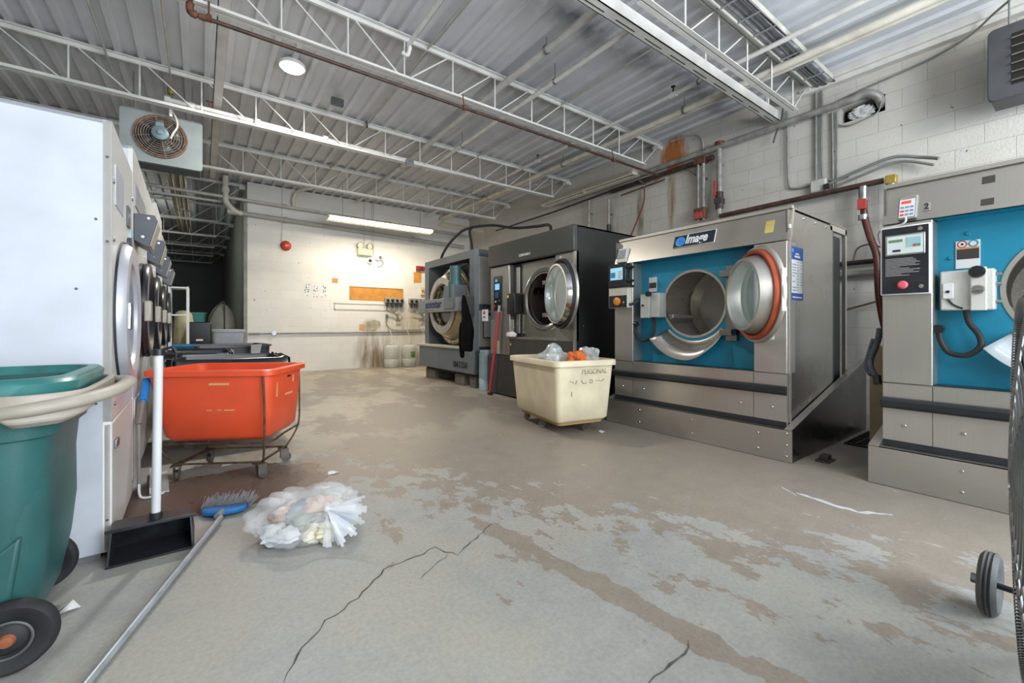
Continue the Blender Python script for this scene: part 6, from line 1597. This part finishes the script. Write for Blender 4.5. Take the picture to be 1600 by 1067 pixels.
for z, f in ((0.1, 1.0), (0.9, 1.0), (1.15, 0.97), (1.35, 0.85), (1.50, 0.62), (1.60, 0.36), (1.64, 0.1)):
    rings.append([(0.30 * f * math.cos(2 * PI * k / 32) * (1 + .03 * math.sin(9 * 2 * PI * k / 32)), 0.35 * f * math.sin(2 * PI * k / 32), z) for k in range(32)])
MB().loft(rings).build('cover', plain('canvas_beige', '#a8a698', 0.8, var=0.08), t)
MB().tube(smooth_path([(-0.31, -0.30, 1.0), (-0.2, -0.36, 1.4), (-0.02, -0.36, 1.66), (0.03, -0.36, 1.6), (0.03, -0.36, 1.0)], 6), 0.014, 8).build('hood_frame', plain('frame_dark', '#55534c', 0.5), t)
t = thing('teal_crate', 'teal plastic tub cart in the dim hall behind the white shelving', 'cart', (-0.18, 12.0, 0), 0)
MB().loft(tub_rings(0.6, 0.42, 0.7, 0.52, 0.55, 1.40, .04, .05, 0.02, 0.04)).build('tub', plain('teal_plastic', '#1c7d78', 0.45, var=0.1), t)
MB().box(-0.2, 0.2, -0.25, 0.25, 0.0, 0.55).build('stand', plain('stand_dark', '#3a3d3e', 0.6), t)
MB().box(-0.14, 0.04, -0.38, -0.36, 1.18, 1.30).build('hand_panel', plain('teal_dark', '#146460', 0.5), t, bevel=0.006)
t = thing('white_shelving', 'narrow white metal shelving frame at the end of the dryer row', 'shelf', (-0.31, 9.0, 0), 0)
wm = plain('shelf_white', '#dcdedd', 0.4, var=0.03)
for x in (-0.12, 0.12):
    for y in (0.0, 0.4): MB().box(x - 0.016, x + 0.016, y - 0.016, y + 0.016, 0, 1.76).build('post', wm, t, smooth=False)
for z in (0.3, 1.28, 1.74): MB().box(-0.13, 0.13, -0.01, 0.41, z - 0.012, z + 0.012).build('shelf_board', wm, t, smooth=False)
t = thing('linen_sack', 'cream canvas sack standing behind the white shelving', 'sack', (-0.28, 10.2, 0), 0)
rings = []
for z, f in ((0.0, .9), (0.1, 1.0), (0.7, 1.02), (1.15, 0.95), (1.32, 0.8), (1.38, 0.5), (1.39, 0.1)):
    rings.append([(0.16 * f * math.cos(2 * PI * k / 28) * (1 + .05 * math.sin(5 * 2 * PI * k / 28 + z)), 0.22 * f * math.sin(2 * PI * k / 28), z) for k in range(28)])
MB().loft(rings).build('sack', plain('canvas_cream', '#c8c09a', 0.85, var=0.08), t)
t = thing('blue_tray', 'small blue plastic tray low behind the second black cart', 'tray', (-0.20, 7.45, 0), 0)
MB().loft(tub_rings(0.3, 0.2, 0.34, 0.24, 0.72, 0.84, .02, .03, 0.01, 0.02)).build('tray', plain('tray_blue', '#1e5f80', 0.5), t)
MB().box(-0.08, 0.08, -0.1, 0.1, 0, 0.72).build('stand', plain('stand_dark', '#3a3d3e', 0.6), t)

# ------------------------------------------------------------------ drum fan at the right edge and its wheel
ax = Vector((1, 0.105, 0)).normalized(); nr = Vector((-ax.y, ax.x, 0))      # fan face direction and its normal
t = thing('drum_fan', 'black wheeled drum fan with a wire guard seen edge-on at the right edge', 'fan', (1.83, 0.115, 0), math.atan2(ax.y, ax.x))
# local x along the face, local +y out of the face, z up
fc = (0, -0.02, 0.67)
MB().lathe([(0.50, 0.0), (0.515, 0.012), (0.515, -0.012), (0.50, -0.03), (0.50, -0.28), (0.512, -0.30), (0.49, -0.30), (0.49, -0.02), (0.49, 0.0)], fc, (0, 1, 0), 72, closed=True).build('drum', plain('fan_black', '#1d1f20', 0.35, 0.2, var=0.2, scale=10), t)
gw = plain('guard_steel', '#8c8d8c', 0.35, 0.7)
for s, yy in ((1, 0.0), (-1, -0.30)):
    m = MB()
    for k in range(12):
        r_ = 0.06 + k * 0.039
        yo = yy + s * 0.035 * (1 - (r_ / 0.5) ** 2)
        m.tube([(fc[0] + r_ * math.cos(2 * PI * i / 48), fc[1] + yo, fc[2] + r_ * math.sin(2 * PI * i / 48)) for i in range(48)], 0.003, 5, closed=True)
    for k in range(8):
        a = 2 * PI * k / 8
        m.tube([(fc[0] + r_ * math.cos(a), fc[1] + yy + s * 0.035 * (1 - (r_ / 0.5) ** 2), fc[2] + r_ * math.sin(a)) for r_ in (0.05, 0.2, 0.35, 0.495)], 0.0035, 5)
    m.build('guard', gw, t)
m = MB()
pts = []
nT = 240
for i in range(nT * 6):
    a = 2 * PI * i / (nT * 6); b_ = 2 * PI * i / 6
    pts.append((fc[0] + (0.50 + 0.010 * math.cos(b_)) * math.cos(a), fc[1] + 0.008 + 0.012 * math.sin(b_), fc[2] + (0.50 + 0.010 * math.cos(b_)) * math.sin(a)))
MB().tube(pts, 0.0025, 4, closed=True).build('edge_coil', gw, t)
MB().cyl((0, fc[1] - 0.22, fc[2]), (0, fc[1] - 0.08, fc[2]), 0.09, n=24).build('motor', dark_grey, t)
m = MB()
for k in range(3):
    a = 2 * PI * k / 3 + 0.3
    q = [(0.08, -0.2, -0.05), (0.44, -0.35, -0.04), (0.44, 0.25, -0.12), (0.08, 0.3, -0.11)]
    m.face([(fc[0] + r_ * math.cos(a + th), fc[1] - 0.05 + dy, fc[2] + r_ * math.sin(a + th)) for r_, th, dy in q])
m.build('blades', plain('blade_steel', '#7f8386', 0.35, 0.7), t, solid=0.004)
m = MB()
m.tube(smooth_path([(0.46, -0.17, 0.67), (0.50, -0.17, 0.4), (0.42, -0.17, 0.14), (-0.42, -0.17, 0.14), (-0.5, -0.17, 0.4), (-0.46, -0.17, 0.67)], 5), 0.014, 8)
m.build('cradle', black_plastic, t)
T_ = (Matrix.Translation((1.83, 0.115, 0)) @ Matrix.Rotation(math.atan2(ax.y, ax.x), 4, 'Z')).inverted()
def Lc(p): return T_ @ Vector(p)
wc = Vector((2.425, 0.222, 0.118)); adir = Vector((0.02, 1.0, 0.0)).normalized()
d_ = (T_.to_3x3() @ adir)
m = MB(); m.lathe([(0.0, 0.012), (0.05, 0.014), (0.06, 0.02), (0.10, 0.026), (0.112, 0.018), (0.117, 0.012), (0.112, 0.006), (0.117, 0.0), (0.112, -0.006), (0.117, -0.012), (0.112, -0.018), (0.10, -0.026), (0.06, -0.02), (0.05, -0.014), (0, -0.012)], Lc(wc), d_, 40)
wh = m.build('wheel', plain('tyre_grey', '#4a4c4c', 0.6, var=0.12, scale=14), t)
MB().cyl(Lc(wc + adir * 0.012), Lc(wc + adir * 0.05), 0.010, n=8).cyl(Lc(wc + adir * 0.035), Lc(wc + adir * 0.05), 0.018, n=6).build('axle_nut', zinc, wh)
MB().cyl(Lc(wc - adir * 0.012), Lc(wc - adir * 0.48), 0.011, n=10).build('axle', black_plastic, t)
w2c = wc - adir * 0.52
m = MB(); m.lathe([(0.0, 0.012), (0.06, 0.02), (0.10, 0.026), (0.117, 0.012), (0.117, -0.012), (0.10, -0.026), (0.06, -0.02), (0, -0.012)], Lc((w2c.x, w2c.y, 0.118)), d_, 40); m.build('wheel', plain('tyre_grey', '#4a4c4c', 0.6, var=0.12, scale=14), t)
MB().tube([(-0.42, -0.17, 0.14), (-0.45, -0.17, 0.012), (-0.30, -0.17, 0.012)], 0.014, 8).build('rest_foot', black_plastic, t)
MB().tube([Lc(wc - adir * 0.30), (0.0, -0.17, 0.14)], 0.012, 8).build('axle_strut', black_plastic, t)

# ------------------------------------------------------------------ right wall services
RW = XR
gal = plain('galvanised', '#9a9892', 0.5, 0.3, var=0.15, scale=10)
def run(name, label, cat, pts, r, mat, group=None, clips=None, smooth_=0):
    o0 = Vector(pts[0]); P = [Vector(p) - o0 for p in pts]
    if smooth_: P = smooth_path(P, smooth_)
    t = thing(name, label, cat, o0, 0, group)
    MB().tube(P, r, 10).build('pipe', mat, t)
    return t
run('grey_pipe', 'thick grey pipe high along the right wall running into the ragged hole', 'pipe', [(RW - 0.11, 1.70, 3.90), (RW - 0.11, 7.2, 3.86)], 0.045, gal)
run('brown_steam_pipe', 'thick dark brown pipe along the right wall under the grey pipe', 'pipe', [(RW - 0.10, 3.50, 3.76), (RW - 0.10, 5.55, 3.74)], 0.042, brown_pipe)
run('black_pipe', 'thin black pipe running far along the right wall towards the back corner', 'pipe', [(RW - 0.22, 5.0, 3.72), (RW - 0.22, 7.1, 3.66), (RW - 0.3, 9.3, 3.62)], 0.018, plain('pipe_black', '#25211f', 0.5))
run('copper_line', 'thin rusty line with fittings below the brown pipe on the right wall', 'pipe', [(RW - 0.12, 4.35, 3.64), (RW - 0.12, 5.3, 3.60)], 0.014, rust)
t = run('vertical_pipe', 'thick grey vertical pipe with a dark valve above the blue-fronted washer', 'pipe', [(RW - 0.10, 3.40, 3.90), (RW - 0.10, 3.40, 2.80)], 0.042, gal, 'vertical pipes on the right wall')
MB().cyl((0, 0, -0.72), (0, 0, -0.98), 0.058).box(-0.07, 0.07, -0.05, 0.05, -0.90, -0.82).build('valve', plain('valve_dark', '#3a3432', 0.5), t)
MB().box(-0.09, -0.06, 0.02, 0.05, -0.78, -0.55).build('valve_lever', plain('lever_red', '#b2403c', 0.5), t)
MB().cyl((0, 0, 0.0), (0, 0, 0.06), 0.07).build('collar', rust, t)
t = run('vertical_pipe', 'pair of grey vertical pipes with a red valve, left of the thick one', 'pipe', [(RW - 0.10, 3.66, 3.76), (RW - 0.10, 3.66, 2.80)], 0.028, gal, 'vertical pipes on the right wall')
MB().tube([(0, 0.09, 0), (0, 0.09, -0.96)], 0.024, 10).build('second_pipe', gal, t)
MB().box(-0.06, 0.06, -0.05, 0.14, -0.94, -0.76).build('valve', rust, t, bevel=0.02)
MB().box(-0.10, -0.06, -0.02, 0.10, -0.94, -0.84).build('valve_lever', plain('lever_red', '#b2403c', 0.5), t)
MB().box(-0.06, 0.06, -0.05, 0.14, -0.05, 0.05).build('collar', rust, t, bevel=0.01)
t = run('vertical_pipe', 'grey vertical pipe dropping behind the dark grey washer, nearer of two', 'pipe', [(RW - 0.10, 5.62, 3.60), (RW - 0.10, 5.62, 2.5)], 0.028, gal, 'vertical pipes on the right wall')
MB().cyl((0, 0, -0.5), (0, 0, -0.8), 0.045, 0.03).build('reducer', black_plastic, t)
run('vertical_pipe', 'grey vertical pipe dropping behind the dark grey washer, further of two', 'pipe', [(RW - 0.10, 6.15, 3.72), (RW - 0.10, 6.15, 2.5)], 0.030, gal, 'vertical pipes on the right wall')
for o in [o for o in bpy.data.objects if o.name.startswith('vertical_pipe') and o.get('label')]:
    for dz in (-0.3, -0.85): MB().box(-0.01, 0.10, -0.02, 0.02, dz, dz + 0.03).build('wall_clamp', zinc, o, smooth=False)
o = bpy.data.objects['black_pipe']; MB().box(0.0, 0.20, -0.21, -0.19, -0.02, 0.01).build('wall_clamp', zinc, o, smooth=False)
run('brown_hose', 'thin dark red hose curving down the right wall behind the washers', 'hose', [(RW - 0.14, 4.76, 3.62), (RW - 0.12, 4.78, 3.35), (RW - 0.12, 4.95, 3.0), (RW - 0.14, 5.1, 2.7)], 0.014, plain('hose_maroon', '#6b2f2a', 0.5), None, None, 6)
run('arched_tube', 'thin brown tube arching between the copper line and the vertical pipes', 'tube', [(RW - 0.12, 4.55, 3.66), (RW - 0.08, 4.3, 3.74), (RW - 0.07, 4.0, 3.72), (RW - 0.08, 3.76, 3.52)], 0.009, plain('tube_brown', '#6b5a44', 0.5), None, None, 6)
run('arched_conduit', 'thin white conduit arching over the rust stain to the grey pipe', 'conduit', [(RW - 0.03, 4.3, 4.30), (RW - 0.03, 3.85, 4.26), (RW - 0.03, 3.72, 4.12), (RW - 0.03, 3.70, 3.90)], 0.012, conduit_w, None, None, 5)
run('brown_pipe_run', 'horizontal brown pipe at washer top height ending in a brass valve', 'pipe', [(RW - 0.16, 3.36, 2.79), (RW - 0.16, 1.42, 2.80)], 0.034, brown_pipe)
t = run('wall_conduit', 'thin conduit looping down the right wall below the channel end to the junction box', 'conduit', [(RW - 0.03, 2.48, 4.10), (RW - 0.03, 2.47, 3.15), (RW - 0.03, 2.40, 2.99), (RW - 0.03, 2.18, 2.98)], 0.011, conduit_m, 'conduits on the right wall', None, 4)
t = run('wall_conduit', 'pair of grey conduits running down the right wall into the junction box', 'conduit', [(RW - 0.03, 2.14, 4.20), (RW - 0.03, 2.14, 3.0)], 0.013, conduit_m, 'conduits on the right wall')
MB().tube(smooth_path([(0, -0.07, 0), (0, -0.07, -1.05), (0, -0.14, -1.20), (0, -0.35, -1.22)], 5), 0.013, 8).build('second_conduit', conduit_m, t)
t = run('wall_conduit', 'pair of thin conduits under the ragged hole in the right wall', 'conduit', [(RW - 0.03, 1.96, 3.85), (RW - 0.03, 1.95, 2.84)], 0.012, conduit_m, 'conduits on the right wall')
MB().tube([(0, -0.05, 0), (0, -0.05, -1.0)], 0.011, 8).build('second_conduit', conduit_m, t)
t = thing('junction_box', 'white junction box on the right wall at the foot of the conduits', 'junction box', (RW, 2.10, 2.93), 0, 'electrical junction boxes')
MB().box(-0.09, 0, -0.09, 0.09, -0.07, 0.09).build('box', plain('jbox_pale', '#bab8b2', 0.5), t, bevel=0.015)
MB().box(-0.12, -0.09, -0.13, -0.07, -0.07, 0.0).build('knock_out', black_plastic, t)
run('grey_cable', 'bundle of grey cables sagging from the junction box towards the right-hand washer', 'cable', [(RW - 0.08, 2.0, 2.92), (RW - 0.10, 1.7, 3.0), (RW - 0.12, 1.35, 3.06), (RW - 0.12, 1.1, 2.98), (RW - 0.2, 0.95, 2.9)], 0.018, conduit_m, None, None, 6)
run('grey_cable', 'second grey cable just below the sagging bundle', 'cable', [(RW - 0.08, 1.9, 2.88), (RW - 0.09, 1.6, 2.95), (RW - 0.10, 1.3, 3.0), (RW - 0.14, 1.0, 2.86)], 0.014, conduit_m, None, None, 6)
run('dangling_wire', 'short dark wire dangling below the channel end on the right wall', 'wire', [(RW - 0.12, 2.50, 4.12), (RW - 0.12, 2.52, 3.95), (RW - 0.10, 2.60, 3.78), (RW - 0.10, 2.63, 3.68)], 0.011, plain('wire_dark', '#3d3b39', 0.5), None, None, 5)
run('grey_cable', 'long grey cable rising from the wall hole to the louvred heater', 'cable', [(RW - 0.03, 1.90, 3.98), (RW - 0.03, 1.60, 4.02), (RW - 0.04, 1.05, 4.08), (RW - 0.10, 0.75, 4.14), (RW - 0.25, 0.56, 4.20), (RW - 0.4, 0.44, 4.20)], 0.012, conduit_m, None, None, 6)
# stuffing and bent pipe in the hole
t = thing('wall_hole_stuffing', 'white fibre wadding stuffed in the ragged hole of the right wall', 'insulation', (RW + 0.06, 1.68, 3.69))
m = MB(); bmesh.ops.create_icosphere(m.bm, subdivisions=4, radius=1.0)
for v in m.bm.verts:
    c = v.co; f = 1 + 0.15 * math.sin(9 * c.x + 7 * c.y) + 0.12 * math.sin(17 * c.z + 11 * c.y); v.co = Vector((c.x * 0.05 * f, c.y * 0.12 * f, c.z * 0.075 * f + 0.08))
m.build('wadding', plain('wadding_white', '#c9c9c9', 0.95, var=0.1), t)
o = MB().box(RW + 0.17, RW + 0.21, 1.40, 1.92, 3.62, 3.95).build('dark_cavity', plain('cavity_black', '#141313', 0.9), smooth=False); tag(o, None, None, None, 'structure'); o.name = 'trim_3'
run('elbow_pipe', 'bent galvanised pipe turning into the ragged hole', 'pipe', [(RW - 0.11, 1.72, 3.90), (RW - 0.10, 1.60, 3.92), (RW - 0.05, 1.50, 3.86), (RW + 0.06, 1.48, 3.77)], 0.048, gal, None, None, 5)
run('loop_wire', 'thin grey wire looping under the ragged hole', 'wire', [(RW - 0.03, 1.92, 3.80), (RW - 0.03, 1.90, 3.68), (RW - 0.03, 1.78, 3.62), (RW - 0.03, 1.62, 3.64), (RW - 0.03, 1.50, 3.68), (RW - 0.03, 1.47, 3.80)], 0.008, conduit_m, None, None, 6)
# red-brown hoses between the two washers
t = thing('supply_hoses', 'two dark red hoses with valves hanging between the two blue-fronted washers', 'hose', (RW - 0.16, 1.45, 0))
hm2 = plain('hose_red_brown', '#55271f', 0.45, var=0.15)
for k, pts in enumerate(([(0, 0.16, 2.78), (0, 0.15, 2.45), (-0.02, 0.10, 2.2), (-0.05, 0.02, 1.9), (-0.07, 0.0, 1.5), (-0.09, -0.04, 1.2), (-0.1, -0.1, 0.9)], [(0, -0.10, 2.78), (0, -0.10, 2.4), (-0.03, -0.06, 2.1), (-0.06, -0.04, 1.8), (-0.09, -0.05, 1.4), (-0.12, -0.12, 1.0)])):
    MB().tube(smooth_path(pts, 6), 0.036, 10).build('hose', hm2, t)
    y = pts[0][1]
    MB().cyl((0, y, 2.78), (0, y, 2.60), 0.045).cyl((0, y, 2.44), (0, y, 2.38), 0.05).build('coupling', zinc, t)
MB().box(-0.07, -0.03, 0.12, 0.20, 2.50, 2.62).build('valve_lever', plain('lever_red', '#b2403c', 0.5), t)
MB().box(-0.05, 0.05, -0.15, -0.05, 2.74, 2.84).build('brass_valve', plain('brass_yellow', '#a98f3c', 0.45, 0.4), t, bevel=0.01)
t = thing('corrugated_conduit', 'grey corrugated conduit ending loose beside the right-hand washer', 'conduit', (3.98, 0.90, 0))
corrugated(MB(), [(0.10, 0.02, 1.08), (0.08, 0.03, 0.98), (0.03, 0.06, 0.84), (0.0, 0.04, 0.76), (-0.04, 0.0, 0.72)], 0.021).build('hose', plain('corrugated_grey', '#4b5054', 0.5), t)
corrugated(MB(), [(0.12, 0.06, 1.0), (0.10, 0.08, 0.9), (0.06, 0.09, 0.80), (0.0, 0.05, 0.74)], 0.018).build('second_hose', plain('corrugated_grey', '#4b5054', 0.5), t)
MB().cyl((-0.03, 0.01, 0.74), (-0.045, 0.0, 0.68), 0.024).build('end_fitting', black_plastic, t)
t = thing('low_wall_pipes', 'dark horizontal pipes low on the right wall seen between the two blue-fronted washers', 'pipe', (RW - 0.08, 1.2, 0))
MB().cyl((0, -0.2, 1.88), (0, 1.2, 1.88), 0.03).build('pipe', plain('pipe_black', '#25211f', 0.5), t)
MB().cyl((0, -0.2, 1.74), (0, 1.2, 1.74), 0.042).build('second_pipe', conduit_m, t)
MB().tube(smooth_path([(-0.02, 0.52, 1.9), (-0.02, 0.48, 2.05), (-0.02, 0.34, 2.08), (-0.02, 0.2, 1.98)], 5), 0.010, 6).build('loop', plain('tube_brown', '#6b5a44', 0.5), t)
MB().tube([(-0.01, 0.6, 1.30), (-0.01, 0.0, 1.48)], 0.014, 6).build('diagonal_line', plain('tube_brown', '#6b5a44', 0.5), t)
t = thing('louvre_heater', 'dark grey louvred heater hung high on the right wall at the photo edge', 'heater', (6.10, 0.22, 3.22))
MB().prism(rrect(-0.36, 0.35, 0.0, 0.68, 0.05), 'x', -0.06, 0.0).build('front_case', plain('heater_charcoal', '#47484b', 0.5, 0.2, var=0.08), t, bevel=0.006)
MB().box(0.0, 0.30, -0.34, 0.33, 0.02, 0.66).build('casing', plain('heater_charcoal', '#47484b', 0.5, 0.2, var=0.08), t)
MB().box(0.30, 0.5, -0.05, 0.05, 0.3, 0.45).build('wall_bracket', dark_grey, t)
MB().box(-0.065, -0.059, -0.22, 0.20, 0.11, 0.58).build('louvre_opening', plain('opening_black', '#0e0e0e', 0.8), t, smooth=False)
for k in range(6):
    z = 0.13 + k * 0.078
    MB().hexa([(-0.10, -0.22, z), (-0.065, -0.22, z + 0.02), (-0.065, 0.20, z + 0.02), (-0.10, 0.20, z), (-0.10, -0.22, z + 0.008), (-0.065, -0.22, z + 0.03), (-0.065, 0.20, z + 0.03), (-0.10, 0.20, z + 0.008)]).build('louvre', plain('louvre_rusty', '#7b6e66', 0.5, 0.4, var=0.2), t, smooth=False)
MB().tube([(0.0, 0.22, 0.66), (0.0, 0.22, ZC - 3.22)], 0.008, 6).build('hanger_rod', zinc, t)
# cables over the corner
run('black_cable', 'thick black cable arching from the ceiling corner to the light blue-grey washer', 'cable', [(3.95, 7.85, 2.45), (3.98, 7.75, 2.62), (4.1, 7.6, 2.85), (4.3, 7.4, 3.05), (4.7, 7.1, 3.12), (4.9, 6.6, 3.0), (4.9, 5.9, 2.9), (4.75, 5.4, 2.80), (4.6, 5.2, 2.55), (4.58, 5.15, 2.40)], 0.026, black_rubber, None, None, 6)
run('black_cable', 'second black cable dropping straight onto the light blue-grey washer', 'cable', [(4.2, 7.0, 2.45), (4.2, 7.05, 2.7), (4.25, 7.2, 2.95), (4.4, 7.35, 3.08)], 0.024, black_rubber, None, None, 6)
t = thing('plywood_board', 'small tan board standing behind the loose corrugated conduit', 'board', (4.62, 1.02, 0))
MB().box(0, 0.02, -0.09, 0.09, 0.0, 0.93).build('board', plain('board_tan', '#b59f80', 0.7), t, smooth=False)
# litter
for i, (x, y, lb) in enumerate(((0.79, 3.33, 'small white scrap of paper on the floor between the bag and the orange cart'), (0.16, 4.02, 'white scrap of paper lying under the orange cart'), (3.35, 2.98, 'tiny white scrap on the floor beside the cream cart wheel'))):
    t = thing('paper_scrap', lb, 'paper', (x, y, 0), 0, 'litter on the floor')
    m = MB(); m.face([(-.04, -.02, .001), (.01, -.03, .01), (.045, .0, .002), (.0, .02, .018)]); m.face([(-.04, -.02, .001), (.0, .02, .018), (.01, .04, .003), (-.03, .03, .01)])
    m.build('paper', label_white, t, solid=0.001)
t = thing('bracket_scrap', 'dark metal bracket on the floor at the corner of the blue-fronted washer base', 'bracket', (4.10, 1.27, 0))
MB().box(-0.08, 0.08, -0.05, 0.05, 0.0, 0.012).box(-0.05, 0.05, -0.03, 0.03, 0.012, 0.05).build('bracket', plain('bracket_dark', '#39352f', 0.7), t, bevel=0.008)

# ------------------------------------------------------------------ lettering becomes plain meshes
bpy.context.view_layer.update()
dg = bpy.context.evaluated_depsgraph_get()
for o in [o for o in bpy.data.objects if o.type == 'FONT']:
    me = bpy.data.meshes.new_from_object(o.evaluated_get(dg)); par = o.parent; nm = o.name
    n = bpy.data.objects.new(nm, me); col.objects.link(n); n.parent = par
    n.location = o.location; n.rotation_euler = o.rotation_euler; n.scale = o.scale
    bpy.data.objects.remove(o)
    n.name = nm.split('.')[0]
